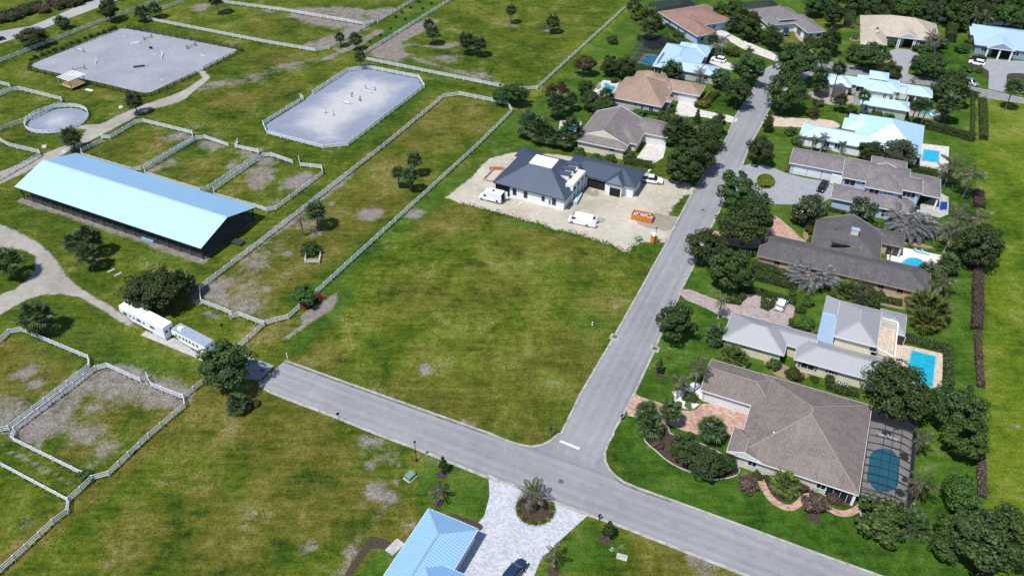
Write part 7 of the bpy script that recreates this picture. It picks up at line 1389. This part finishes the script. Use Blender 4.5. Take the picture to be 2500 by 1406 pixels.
# ------------------------------------------------------------------ trees, palms, shrubs and hedges in place
for a in [
    ('oak', 545, 888, 74, 'large dark oak standing over the street dead end', .75, 1.5), ('wide', 372, 702, 74, 'broad dark oak between the barn and horse trailers', .62, .6), ('oak', 1652, 780, 62, 'round dark oak at the kerb opposite the mown lot', .8, 1.0),
    ('oak', 1722, 600, 50, 'dark kerbside oak left of the pink curved driveway', .85, 1.2), ('oak', 1780, 652, 62, 'dark oak before the long tan house', .8, 1.2), ('oak', 1822, 540, 68, 'largest dark oak of the row by the grey loop drive', .78, 1.4), ('oak', 1802, 462, 58, 'dark oak at the mouth of the grey loop drive', .85, 1.4), ('oak', 1842, 500, 44, 'dark oak squeezed between the two largest kerb oaks', .85, 1.4),
    ('oak', 1668, 398, 56, 'dark oak at the kerb before the grey-tiled house', .85, 1.0), ('oak', 1712, 372, 46, 'dark oak leaning to the street from the grey-tiled house', .85, 1.2), ('oak', 1860, 362, 40, 'neat dark round oak across the street from the grey-tiled house', .85, 1.0),
    ('oak', 1919, 222, 55, 'round dark oak at the street bend, lower of two', .8, 1.2), ('oak', 1944, 148, 54, 'tall dark oak at the street bend, upper of two', .85, 1.6), ('oak', 1828, 165, 42, 'dark oak over the pale curved driveway mouth', .85, 1.4), ('oak', 1803, 222, 36, 'dark oak between the street and tan-tiled house', .9, 1.2),
    ('magnolia', 1760, 190, 28, 'dense magnolia beside the tan-tiled garage', .95, .4), ('oak', 1642, 168, 28, 'dark tree between tan-tiled and grey-blue houses', .9, .6), ('oak', 2418, 1305, 92, 'huge dark oak in the bottom right lawn', .7, 1.5), ('brightoak', 2318, 1328, 46, 'lighter green tree left of the huge bottom right oak', .85, .6), ('brightoak', 2352, 1206, 52, 'glossy rounded tree at the lawn edge above the huge oak', .85, .6),
    ('oak', 2192, 948, 76, 'big dark oak beside the turquoise rectangular pool', .75, 1.6), ('oak', 2340, 990, 64, 'big dark oak right of the pool oak', .85, 1.2), ('brightoak', 2362, 1068, 52, 'green tree at the lawn edge below the two pool oaks', .9, .8), ('oak', 2392, 595, 56, 'dark oak on the meadow edge behind the oval pool', .85, .8),
    ('oak', 2029, 98, 27, 'dark tree left of the cream-roofed house', 1.1, .8), ('oak', 2038, 36, 25, 'dark tree behind the worn-tiled house lawn', 1.0, .8), ('oak', 1990, 12, 28, 'dark tree in a ring bed near the top edge', .8, .8), ('oak', 2128, 135, 44, 'low spreading oak before the cream-roofed garage', .62, .8), ('oak', 2090, 128, 26, 'small oak at the left end of the garage bed', .7, .6), ('oak', 2175, 178, 30, 'oak between cream-roofed house and sage villa', .8, .8), ('oak', 2272, 158, 36, 'clipped oak in the bed beside the grey driveway', .7, .6), ('oak', 2246, 152, 22, 'small bushy tree left of the clipped oak', .7, .4),
    ('oak', 2128, 368, 32, 'leafy tree behind the slate-tiled roof, left one', .8, .8), ('olive', 2198, 370, 44, 'pale leafy tree behind the slate-tiled roof, right one', .75, .8), ('magnolia', 1978, 508, 42, 'magnolia with white blooms by the grey loop drive', .95, .4), ('magnolia', 1958, 520, 28, 'smaller magnolia left of the blooming one', .95, .4), ('magnolia', 2106, 512, 40, 'magnolia with white blooms against the slate-tiled house', .95, .5),
    ('copper', 1427, 155, 32, 'copper-leaved tree on the lawn by the far white fence', .75, .8), ('copper', 1360, 222, 34, 'dark copper tree with palms below it', .85, .6), ('oak', 1488, 158, 28, 'grey-green tree left of the six-sided pool', .85, .5), ('oak', 1528, 165, 30, 'grey-green tree below the six-sided pool', .85, .5), ('oak', 1445, 245, 34, 'dark bushy tree left of the cream pool deck', .7, .3), ('oak', 1470, 262, 30, 'dark bushy tree below the cream pool deck', .7, .3), ('oak', 1428, 212, 22, 'dark tree at the upper corner of the cream deck', .9, .3),
    ('oak', 1228, 228, 28, 'dark tree at the paddock corner, left one', .85, .6), ('oak', 1262, 228, 34, 'dark tree at the paddock corner, right one', .85, .6), ('brightoak', 742, 720, 30, 'small green tree over the red tractor', .9, .6), ('olive', 77, 88, 36, 'greyish spreading tree by the far lane fence', .6, .2), ('oak', 262, 20, 27, 'dark round tree at the far lane', .9, .8), ('brightoak', 150, 53, 18, 'small round green tree at the far lane', .75, .2),
    ('cone', 1611, 890, 18, 'young pointed tree on the corner house lawn', 1.5, .3), ('cone', 1081, 1130, 20, 'young staked tree by the lower street', 1.35, .5), ('cone', 1488, 1290, 23, 'young feathery tree by the lower mailbox', 1.3, .5), ('oak', 1672, 1090, 46, 'dark oak in the corner house front bed, upper left', .72, .6), ('oak', 1728, 1128, 48, 'dark oak in the corner house front bed, lower right', .72, .6), ('oak', 1776, 1128, 28, 'small dark oak hugging the corner house wall', .8, .4), ('cone', 1990, 272, 12, 'small pointed conifer on the villa lawn', 1.6, .1),
    ('oak', 1732, 330, 38, 'dark kerb tree before the grey-tiled garage', .9, .6), ('oak', 1752, 300, 22, 'narrow tree at the kerb by the cream driveway', 1.4, .6), ('cone', 1703, 282, 14, 'young tree in a round mulch bed by the cream driveway', 1.3, .4), ('oak', 1876, 300, 16, 'narrow dark tree by the tan paver driveway mouth', 1.3, .3), ('brightoak', 1777, 22, 36, 'bright leafy tree mass behind the red-brown roof', .8, .3), ('brightoak', 1832, 70, 30, 'bright leafy tree beside the cream driveway', .8, .3), ('oak', 1878, 82, 20, 'green tree before the worn-tiled house', 1.2, .6), ('oak', 1893, 95, 20, 'green tree left of the dark blue car', 1.2, .6), ('oak', 2325, 205, 38, 'dark tree group right of the villa east wing', .85, .8), ('oak', 2298, 218, 24, 'dark tree over the villa columns', .9, .8), ('oak', 2085, 5, 30, 'dark waterside tree left of the canal gap', .8, .6),
    ('olive', 2108, 712, 34, 'olive-green bushy tree behind the grey metal roof', .8, .3), ('oak', 2128, 740, 22, 'dark bush tree at the tan gravel bed', .8, .2), ('oak', 1840, 45, 18, 'dark tree between the two far roofs', 1.0, .5)]: tree(*a)
for i, (x, y, s, k) in enumerate([(2140, 18, 38, 'oak'), (2215, 15, 34, 'brightoak'), (2262, 30, 30, 'oak'), (2300, 10, 36, 'oak'), (2330, 35, 28, 'brightoak'), (2362, 8, 38, 'oak'), (2400, 38, 28, 'oak'), (2428, 12, 36, 'oak'), (2462, 32, 30, 'brightoak'), (2490, 8, 38, 'oak'), (2342, 52, 22, 'brightoak'), (2500, 48, 24, 'oak'), (2165, -12, 36, 'oak'), (2250, -14, 38, 'oak'), (2030, -8, 34, 'oak'), (2390, -14, 40, 'oak')]):
    tree(k, x, y, s, 'tree in the dense wood along the canal', .85, .8, group='trees of the wood along the canal')
rn = random.Random(9)
for i in range(40):
    t = i / 39; x = -20 + 235 * t + rn.uniform(-6, 6); y = 50 - 58 * t + rn.uniform(-13, 7); shrub(rn.choice(['brownshrub', 'shrub', 'olive', 'shrub']), x, y, rn.uniform(8, 12), 'scrubby bush in the thicket beyond the far lane', .8, group='bushes of the thicket beyond the far lane')
# fan palms
for a in [
    (326, 245, 18, 'fan palm standing beside the sandy lane bend', 4.2), (171, 333, 21, 'fan palm between the round pen and small paddocks', 4.0), (343, 28, 15, 'left fan palm at the far paddock corner', 3.6), (376, 20, 14, 'right fan palm at the far paddock corner', 3.6), (525, -6, 16, 'tall fan palm at the top edge of the far paddock', 6.0),
    (829, 90, 11, 'small fan palm outside the far paddock corner', 3.5), (868, 95, 15, 'fan palm beside the grassy far track', 4.0), (879, 138, 14, 'fan palm at the groomed ring far corner', 4.0), (1047, 60, 13, 'upper of two fan palms in the far grassy paddock', 4.5), (1055, 78, 16, 'lower of two fan palms in the far grassy paddock', 4.5), (1139, 97, 19, 'left of the twin fan palms in the far paddock', 5.0), (1170, 105, 17, 'right of the twin fan palms in the far paddock', 4.6), (1247, 24, 13, 'fan palm near the top right of the far paddock', 5.0), (1350, 51, 16, 'round fan palm on bare sand near the long far fence', 4.4),
    (1010, 388, 18, 'topmost of the three fan palms in the long paddock', 5.0), (971, 420, 16, 'left of the three fan palms in the long paddock', 4.6), (1000, 426, 19, 'right of the three fan palms in the long paddock', 5.0), (770, 513, 24, 'healthy fan palm beside the dying one', 5.2), (177, 590, 21, 'left fan palm of the barnside clump', 4.4), (215, 578, 25, 'upper fan palm of the barnside clump', 5.0), (212, 618, 22, 'lower fan palm of the barnside clump', 4.2), (15, 632, 26, 'fan palm on the lane island at the left edge', 5.0), (445, 686, 27, 'fan palm at the right side of the broad oak', 4.0), (86, 768, 30, 'solitary fan palm above the dry left paddock', 4.6), (579, 985, 26, 'low fan palm in the field below the oak', 1.6),
    (1579, 1002, 25, 'left of two fan palms over the pink driveway', 3.8), (1638, 1000, 25, 'right of two fan palms over the pink driveway', 4.0), (1738, 1042, 29, 'fan palm beside the corner house gable', 3.6), (1588, 1036, 28, 'dark fan palm in the front bed by the kerb', 2.2), (1360, 248, 26, 'fan palm below the dark copper tree', 5.0), (1396, 240, 15, 'small fan palm right of the copper tree', 4.0), (1481, 230, 17, 'tall fan palm by the tan-tiled house wall', 5.5), (1296, 300, 30, 'left fan palm of the clump by the lawn strip', 4.2), (1322, 318, 28, 'lower fan palm of the clump by the lawn strip', 3.6), (1396, 312, 26, 'fan palm over the shaded pool', 5.5), (1380, 335, 22, 'fan palm left of the grey-tiled wall', 3.6), (1350, 330, 22, 'fan palm between lawn clump and shaded pool', 3.4), (1655, 308, 26, 'upper fan palm before the grey-tiled garage', 4.4), (1678, 322, 24, 'right fan palm before the grey-tiled garage', 3.8), (1636, 325, 20, 'left fan palm before the grey-tiled garage', 3.6),
    (1586, 66, 20, 'tall fan palm above the long clipped hedge', 7.5), (1795, 52, 16, 'fan palm right of the red-brown house entry', 4.0), (1740, 96, 14, 'fan palm before the red-brown house corner', 4.5), (2011, 138, 17, 'fan palm beside the cross street bend', 5.5), (2049, 166, 16, 'very tall fan palm before the villa garage', 10.5), (2005, 180, 16, 'tall fan palm left of the villa garage', 7.0), (2006, 203, 15, 'shorter fan palm left of the villa garage', 4.5), (2111, 233, 13, 'tall fan palm at the villa front wing', 7.5), (2054, 243, 14, 'fan palm on the villa driveway edge', 4.0), (2238, 258, 13, 'left tall palm of the trio by the green pool', 6.5), (2252, 254, 13, 'middle tall palm of the trio by the green pool', 6.5), (2265, 258, 13, 'right tall palm of the trio by the green pool', 6.8), (2322, 250, 20, 'tall palm right of the green pool', 6.5), (2305, 262, 16, 'short palm right of the green pool', 4.5), (2477, 210, 17, 'tall solitary palm on the right meadow edge', 7.5), (2352, 225, 16, 'palm at the hedge corner right of the villa', 5.0), (2226, 1266, 26, 'low fan palm at the cage bed corner, upper', 1.6), (2240, 1285, 26, 'low fan palm at the cage bed corner, lower', 1.3), (2210, 1278, 20, 'low fan palm at the cage bed corner, left', 1.2), (1750, 815, 25, 'dark fan palm at the grey metal house corner', 2.4), (2316, 641, 22, 'fan palm beside the oval pool deck end', 3.0), (2262, 660, 18, 'dark palm at the tan house roof end', 2.6)]: sabal(*a)
for a in [(1583, 40, 22, 'bright fan palm in the mass left of the red-brown house', 3.0), (1562, 28, 20, 'upper bright palm left of the red-brown house', 2.6), (1600, 52, 18, 'lower bright palm left of the red-brown house', 2.4), (1919, 1180, 30, 'bright fan palm by the curving brick walk', 1.6), (1788, 866, 26, 'bright palm clump by the cream garage wall, left', 1.8), (1806, 876, 22, 'bright palm clump by the cream garage wall, right', 1.6), (2066, 712, 30, 'bright palm behind the grey metal roof', 1.8), (2258, 742, 32, 'glossy palm in the ringed lawn bed, upper left', 2.6), (2285, 755, 32, 'glossy palm in the ringed lawn bed, right', 2.8), (2262, 780, 30, 'glossy palm in the ringed lawn bed, lower', 2.2), (1812, 35, 18, 'bright palm between the far roofs', 2.6)]: sabal(*a[:4], h=a[4], kind='brightpalm')
# feather palms: each frond is a part
for a in [(1706, 896, 34, 'brownish feather palm in the white stone bed, taller', 6.2), (1660, 928, 26, 'brownish feather palm in the white stone bed, shorter', 4.6), (1674, 942, 20, 'smallest feather palm in the white stone bed', 3.2), (1762, 735, 22, 'thin feather palm by the mauve driveway', 4.4), (2252, 1068, 28, 'feather palm at the upper cage wall', 4.5), (2256, 1178, 36, 'grey feather palm leaning over the cage wall', 5.2), (2326, 400, 36, 'feather palm behind the azure square pool', 6.5), (2375, 424, 34, 'leaning feather palm at the meadow edge', 6.5), (2310, 415, 26, 'short feather palm behind the azure pool fence', 4.5), (2342, 528, 36, 'brown feather palm behind the silver clump', 6.0), (2386, 530, 36, 'brown feather palm at the meadow edge above the oak', 6.0), (2323, 570, 34, 'feather palm right of the silver clump', 5.0), (2300, 690, 36, 'drooping feather palm at the tan house end', 3.4), (2280, 655, 24, 'small feather palm on the pool deck corner', 2.6), (1957, 338, 16, 'left feather palm along the white house wall', 4.0), (1988, 338, 16, 'second feather palm along the white house wall', 4.2), (2012, 334, 19, 'third feather palm along the white house wall', 4.8), (2058, 350, 12, 'small yellow-green palm by the white house wall', 3.2), (2277, 90, 20, 'feather palm right of the arched portico', 5.0), (2292, 98, 18, 'second feather palm right of the arched portico', 4.5), (2088, 60, 14, 'thin feather palm at the cream-roofed house end', 5.5), (2385, 38, 20, 'pale feather palm by the canal, left', 6.0), (2408, 42, 20, 'pale feather palm by the canal, right', 6.0), (2229, 197, 10, 'tiny palm behind the villa roof', 3.0), (1694, 412, 16, 'yellowing palm at the building plot corner', 3.2), (1990, 810, 12, 'small feather palm by the grey metal house path', 2.4), (2040, 235, 10, 'young palm at the villa front', 2.6)]: feather(*a[:4], h=a[4])
feather(1303, 1203, 42, 'young palm with upright fronds in the mulch island', 2.6, n=15); feather(1353, 1352, 32, 'small newly planted palm at the lower lawn edge', 2.8, n=8); feather(1069, 1195, 32, 'newly planted palm on the verge above the blue roof', 2.4, n=9)
feather(733, 535, 21, 'dying palm with hanging brown fronds', 4.6, 'dead', 11, tr=PTRUNK[0]); feather(1328, 54, 7, 'thin dead palm beside the round fan palm', 4.2, 'dead', 6, tr=PTRUNK[0]); feather(1247, 50, 11, 'ragged grey palm near the top right far paddock', 4.0, 'dead', 9, tr=PTRUNK[0]); feather(1768, 95, 19, 'silver fan-like palm before the red-brown house', 5.0, 'silver', 16); feather(1750, 110, 20, 'grey bare palm beside the silver one', 4.2, 'silver', 9); feather(1711, 168, 19, 'half-bare brown palm before the grey-blue wall', 4.6, 'dead', 9); feather(1704, 176, 14, 'second half-bare palm before the grey-blue wall', 3.8, 'dead', 8); feather(1831, 122, 13, 'spiky green cycad beside the cream driveway', .5, 'green', 16, name='cycad')
clump(2222, 540, 50, 'wide silver palm clump between the two pools', n=110, h=3.0, spread=.8); clump(2262, 552, 34, 'silver palm clump nearest the feather palms', n=60, h=2.6, spread=.8); clump(1983, 668, 52, 'silver feathery palm clump against the tan house wall', n=130, h=2.6, spread=.75)
# shrubs
for a in [('shrub', 620, 982, 13, 'small dark bush beside the low fan palm'), ('brightshrub', 757, 606, 22, 'green bush inside the small white planter fence'), ('brightshrub', 205, 1158, 13, 'leafy weed bush growing through the field fence'), ('brightshrub', 224, 1172, 7, 'small weed outside the field fence corner'), ('shrub', 321, 1099, 8, 'tiny weed bush on the field fence'), ('shrub', 1940, 912, 20, 'round clipped bush by the tan path'), ('brightshrub', 1890, 890, 16, 'yellow-green shrub on the tan gravel'), ('shrub', 1990, 925, 10, 'narrow shrub in the side lawn'), ('brownshrub', 1826, 1180, 24, 'brown round shrub by the brick walk start'), ('brownshrub', 1992, 1226, 28, 'brown tall shrub between the two brick walks'), ('shrub', 1500, 195, 10, 'low shrub by the cream deck corner'), ('shrub', 2152, 1268, 54, 'big clipped mound shrub below the cage'), ('shrub', 1537, 380, 17, 'dark clipped ball shrub by the grey-tiled house'), ('brightshrub', 1415, 370, 14, 'bright leafy shrub at the grey-tiled wall'), ('brightshrub', 1455, 385, 14, 'shrub in the bed before the grey-tiled house, left'), ('brightshrub', 1490, 386, 14, 'shrub in the bed before the grey-tiled house, right'), ('shrub', 1745, 1052, 10, 'shrub under the gable palm'), ('shrub', 2035, 890, 12, 'shrub at the cream wall window'), ('shrub', 1685, 968, 18, 'dark clipped ball in the white stone bed'), ('yellowshrub', 1657, 985, 8, 'yellow flowering border left of the white stones'), ('yellowshrub', 1680, 990, 8, 'yellow flowering border below the white stones'), ('yellowshrub', 1704, 978, 8, 'yellow flowering border right of the white stones'), ('yellowshrub', 1630, 868, 7, 'yellow flower ring round a white ornament'), ('shrub', 1600, 1062, 16, 'dark round shrub in the front bed'), ('brownshrub', 1607, 1084, 13, 'maroon shrub pair in the front bed'), ('shrub', 1850, 1160, 13, 'low shrub row at the corner house wall, left'), ('shrub', 1880, 1168, 13, 'low shrub row at the corner house wall, right'), ('brownshrub', 1960, 1190, 14, 'reddish shrub by the corner house wall, middle'), ('brownshrub', 2035, 1216, 16, 'reddish shrub by the corner house wall, right end'), ('shrub', 1955, 755, 12, 'low round shrub in the lawn bed, left'), ('shrub', 1975, 735, 16, 'dark low shrub behind the lawn bed'), ('brightshrub', 1970, 790, 18, 'flat green shrub by the grey path'), ('shrub', 1935, 715, 10, 'dark shrub at the mauve driveway end'), ('shrub', 1873, 737, 9, 'small shrub in the driveway island'), ('shrub', 2215, 820, 13, 'shrub at the pool hedge corner'), ('shrub', 1940, 390, 13, 'shrub at the garage corner of the slate house'), ('yellowshrub', 1925, 410, 10, 'yellow-green shrub at the slate house drive'), ('yellowshrub', 1868, 445, 13, 'shrub in the loop drive island'), ('shrub', 1985, 560, 16, 'topiary shrub by the charcoal-roofed house'), ('shrub', 1985, 590, 14, 'shrub at the pink driveway end'), ('shrub', 2030, 590, 20, 'bush between the two roofs, left'), ('brightshrub', 2110, 555, 24, 'bush between the two roofs, right'), ('shrub', 2145, 560, 22, 'dark bush below the magnolia'), ('brightshrub', 2100, 452, 0.1, 'x')][:-1]: shrub(*a)
for a in [('shrub', 1620, 90, 14, 'dark shrub behind the red-brown house wall'), ('brightshrub', 1660, 102, 12, 'low shrub row at the blue house wall'), ('shrub', 1700, 175, 14, 'dark shrub below the bare palms'), ('shrub', 1790, 125, 16, 'bush by the pale car driveway'), ('shrub', 1830, 155, 14, 'low bush at the curved driveway edge'), ('yellowshrub', 1720, 252, 15, 'yellow-green clipped shrub by the tan-tiled garage'), ('shrub', 1655, 230, 12, 'shrub by the bay window'), ('brightshrub', 1560, 275, 14, 'low yellow shrub under the tan-tiled wall, left'), ('shrub', 1620, 282, 18, 'low shrub under the tan-tiled wall, right'), ('shrub', 1955, 245, 0.1, 'x'), ('shrub', 2000, 250, 13, 'dark ball shrub by the villa driveway'), ('shrub', 2080, 268, 14, 'clipped ball shrub before the villa front wing'), ('brightshrub', 2140, 282, 14, 'shrub at the villa front wall, left'), ('brightshrub', 2170, 288, 14, 'shrub at the villa front wall, right'), ('shrub', 1985, 275, 15, 'low juniper mound on the villa lawn'), ('shrub', 2260, 120, 15, 'shrub in the portico bed, left'), ('shrub', 2240, 118, 12, 'shrub at the portico steps'), ('shrub', 2295, 105, 16, 'clipped dark shrub right of the portico'), ('yellowshrub', 2365, 100, 8, 'yellow shrub at the tall hedge foot'), ('shrub', 2180, 105, 12, 'shrub left of the portico'), ('brightshrub', 2362, 165, 12, 'small tree-like shrub at the forecourt bed'), ('brightshrub', 2350, 118, 14, 'young leafy shrub by the steel-blue house'), ('shrub', 2390, 172, 8, 'small palm-like shrub in the forecourt lawn'), ('yellowshrub', 2308, 182, 9, 'yellow shrub on the meadow side lawn'), ('shrub', 1930, 320, 14, 'shrub left of the white house'), ('brightshrub', 1945, 345, 12, 'bush at the white house corner'), ('shrub', 1495, 97, 14, 'small isolated round tree on the strip lawn'), ('brownshrub', 1572, 18, 14, 'brown bush at the top left of the cage'), ('shrub', 1548, 8, 20, 'dark bush at the top beside the fence strip'), ('brownshrub', 1840, 98, 9, 'grey low shrub in the far lawn'), ('shrub', 1975, 98, 12, 'shrub in the worn-tiled house bed'), ('shrub', 1997, 105, 14, 'shrub at the worn-tiled garage corner'), ('shrub', 1306, 1238, 8, 'low plants under the island palm')]:
    if a[4] != 'x': shrub(*a)
yr = random.Random(2)
for i in range(22):
    t = math.radians(20 - i * 11); g = isl + Vector((RI * .86 * math.cos(t), RI * .86 * math.sin(t), 0)); rt = empty('border_plant', g, i, 'low olive border plant ringing the mulch island', 'plant', 'border plants of the mulch island'); put('foliage', MESH['yellowshrub' if i % 3 == 0 else 'shrub', i % 2], rt, (0, 0, .18), (0, 0, 0), (.38, .38, .26))
for i in range(15):
    t = i / 14; shrub('shrub', 285 + 810 * t + yr.uniform(-14, 14), 560 - 305 * t + yr.uniform(-6, 6), yr.uniform(3.5, 6), 'spiky weed growing along the black arena fence', .9, 1, 'weed', 'weed', 'weeds along the black arena fence')
for x, y in ((1350, 160), (1440, 180), (1300, 270), (1205, 335), (1410, 115), (1490, 70), (1605, 80), (1690, 30), (1570, 15), (1105, 400)): shrub('shrub', x, y, 3.6, 'tiny sapling on the far grass strip between fences', 1.1, 2, 'sapling', 'sapling', 'saplings on the far grass strip')
# hedges
def hl(r, pts): return PL(r, pts)
for l, r, pts, w, h, m in [
    ('long dark clipped hedge above the six-sided pool', 24, [(95, 520), (300, 555), (530, 575)], 1.3, 2.2, None), ('tall clipped hedge left of the cream-roofed house', 4, [(850, 60), (835, 160), (822, 265)], 3.4, 3.2, None), ('tall clipped hedge right of the cream-roofed house', 4, [(1800, 210), (1790, 400)], 3.0, 3.4, None), ('narrow hedge standing alone on the right meadow', 4, [(2095, 980), (2105, 1100), (2108, 1330)], 2.0, 1.6, None), ('straight hedge row at the villa garden boundary', 4, [(2005, 960), (2005, 1130), (2000, 1340)], 1.0, 1.2, None), ('dark hedge row below the green pool garden', 4, [(1560, 1225), (1780, 1280), (2000, 1345)], 1.6, 2.2, None), ('dark hedge beside the villa garden corner', 4, [(1890, 900), (2030, 940)], 1.8, 2.0, None),
    ('wide brown hedge beside the slate-tiled house lawn', 8, [(2060, 490), (2065, 600)], 2.4, 1.2, HEDGEB), ('brown clipped hedge bushes at the meadow edge below the oak', 8, [(2060, 1130), (2055, 1400)], 2.0, 1.2, HEDGEB), ('thick purple-brown hedge beside the lawn palms', 12, [(2050, 20), (2055, 200), (2040, 400)], 2.0, 1.2, HEDGEB), ('thin purple-brown hedge beside the turquoise pool lawn', 12, [(2050, 460), (2060, 700), (2080, 950)], 1.2, 1.0, HEDGEB), ('thin brown hedge beside the corner house lawn', 16, [(2080, 220), (2085, 420), (2090, 640)], 1.3, 1.0, HEDGEB), ('brown hedge end under the huge oak', 16, [(2110, 1290), (2125, 1400), (2130, 1460)], 1.8, 1.2, HEDGEB),
    ('clipped hedge around the turquoise pool', 12, [(1400, 520), (1560, 565), (1765, 620), (1770, 970)], 1.5, 1.7, None), ('clipped hedge screening the air conditioners', 18, [(1110, 900), (1115, 970), (1230, 1010), (1345, 1030)], 1.4, 1.3, None), ('short clipped hedge at the tan house end wall, left', 19, [(1695, 1110), (1750, 1175), (1940, 1215)], 1.4, 1.2, None), ('short clipped hedge at the tan house end wall, right', 19, [(2065, 1190), (2110, 1260)], 1.4, 1.2, None), ('clipped hedge by the tan house utility wall, left', 19, [(120, 745), (290, 790)], 1.8, 1.5, None), ('clipped hedge by the tan house utility wall, right', 19, [(340, 815), (530, 870)], 1.8, 1.5, None), ('long clipped boundary hedge below the tan house', 19, [(80, 870), (330, 930), (580, 1000)], 2.0, 1.6, None), ('clipped hedge along the mauve driveway top', 19, [(-40, 1020), (200, 1090), (600, 1200)], 1.3, 1.2, None), ('curved clipped hedge at the mauve driveway palm', 18, [(300, 20), (290, 100), (240, 160), (140, 150)], 1.0, 1.0, None), ('low hedge along the grey metal house path', 18, [(745, 340), (760, 390), (880, 420)], .9, .9, None), ('small U-shaped hedge in the driveway island', 18, [(480, 100), (470, 200), (520, 220), (565, 190), (580, 110)], .7, .7, None),
    ('yellow clipped hedge by the tan-tiled garage', 22, [(2190, 480), (2080, 600)], 1.5, .9, HEDGEY), ('green clipped hedge curving by the cream driveway', 22, [(2310, 520), (2190, 620), (2110, 700), (2000, 690)], 1.6, 1.2, None), ('clipped hedge below the bay window', 22, [(1230, 800), (1400, 820), (1640, 770)], 1.6, 1.1, None), ('yellow-green hedge under the tan-tiled house wall', 22, [(1030, 735), (1210, 780)], 1.4, .9, HEDGEY), ('dark clipped hedge at the cream driveway end', 23, [(1650, 265), (1780, 280), (1900, 300)], 2.0, 1.4, None), ('low hedge along the slate-tiled house front', 20, [(650, 905), (830, 950)], 1.0, .8, None), ('hedge behind the azure pool fence', 20, [(1700, 390), (1960, 440)], 2.0, 1.2, None), ('low hedge along the red-brown house wall', 24, [(460, 330), (640, 450)], 1.4, 1.0, None), ('low hedge by the worn-tiled garage', 24, [(2220, 530), (2420, 510)], 1.2, .8, None), ('low clipped hedge at the portico garden edge', 24, [(560, 470), (640, 480)], 2.0, 1.6, None)]: hedge(l, PL(r, pts), w, h, m, dens=22, leaf=.16)
fence('black mesh fence round the azure pool', [PL(20, [(1785, 372), (2160, 430)])], mat=BLACK_WOOD, rails=3, h=1.2, spacing=2.2, postw=.06, railh=.03)
# canal behind the far houses
WATER_K = NT('canal_water').set((.012, .016, .014), .06, 0, .5).m
sheet('canal_water', PL(4, [(0, -120), (700, -40), (900, 10), (960, 60), (1240, 90), (1300, 130), (1560, 190), (1800, 210), (2000, 230), (2600, 260), (2600, 120), (1600, 40), (900, -160)]), WATER_K, .02, 'dark canal water behind the far houses', smooth=1)

# ------------------------------------------------------------------ grass tufts over the fields
def tufts():
    rng = np.random.default_rng(4); n = 230000; d = 70 + 250 * rng.random(n) ** .8; hw = d * .68 + 20; P = np.stack([rng.uniform(-1, 1, n) * hw, d], 1); keep = np.ones(n, bool)
    for q in EXCL:
        lo, hi = q.min(0), q.max(0); ix = np.where((P[:, 0] > lo[0]) & (P[:, 0] < hi[0]) & (P[:, 1] > lo[1]) & (P[:, 1] < hi[1]))[0]
        if len(ix): keep[ix[inside(P[ix], q)]] = False
    yard = A2(PL(0, [(1480, 1030), (1700, 600), (1860, 260), (1500, 200), (1250, 360), (1560, -60), (2600, -100), (2600, 1500), (2250, 1480), (1560, 1190), (1490, 1110)]))
    keep &= ~(inside(P, yard) & (rng.random(n) < .75)); P = P[keep]; n = len(P); clus = np.sin(P[:, 0] * .21 + np.sin(P[:, 1] * .13) * 2) * np.sin(P[:, 1] * .19 + np.sin(P[:, 0] * .11) * 2); k = rng.random(n) < .55 + .45 * clus; P = P[k]; bx = BARE[2][np.clip(np.searchsorted(BARE[1], P[:, 1]), 0, len(BARE[1]) - 1), np.clip(np.searchsorted(BARE[0], P[:, 0]), 0, len(BARE[0]) - 1)]; P = P[(bx < .3) | (rng.random(len(P)) < .06)]; n0 = len(P); ex = []
    for ln, dn, sp in [(l, 5, .22) for l in FENCE_LINES] + [(LOT_EDGE, 16, .5)]:
        for a_, b_ in zip(ln, ln[1:]):
            L = (b_ - a_).length; k = int(L * dn); t = rng.random(k)[:, None]; ex.append(np.array([[a_.x, a_.y]]) * (1 - t) + np.array([[b_.x, b_.y]]) * t + rng.normal(0, sp, (k, 2)))
    P = np.concatenate([P] + ex); n = len(P)
    a = rng.uniform(0, 6.28, (n, 3)); h = rng.uniform(.04, .12, n); w = rng.uniform(.06, .16, n); h[n0:] *= 1.9; V = []; 
    for j in range(3):
        c, s_ = np.cos(a[:, j]), np.sin(a[:, j]); z = np.zeros(n); b = np.stack([P[:, 0], P[:, 1], z], 1); t = np.stack([c * w, s_ * w, z], 1); u = np.stack([-s_ * w * .8, c * w * .8, h], 1)
        V.append(np.stack([b - t, b + t, b + t * .35 + u, b - t * .35 + u], 1))
    V = np.stack(V, 1).reshape(-1, 3); F = np.arange(len(V)).reshape(-1, 4)
    m = leaf_material('field_grass_blades', (.030, .055, .006), (.075, .098, .012), (.19, .175, .05), .8, .25, .1); tag(put('grass', npmesh('grass', [(V, F, 0)], [m])), 'short uneven grass tufts over the fields', 'grass', kind='stuff')
tufts()
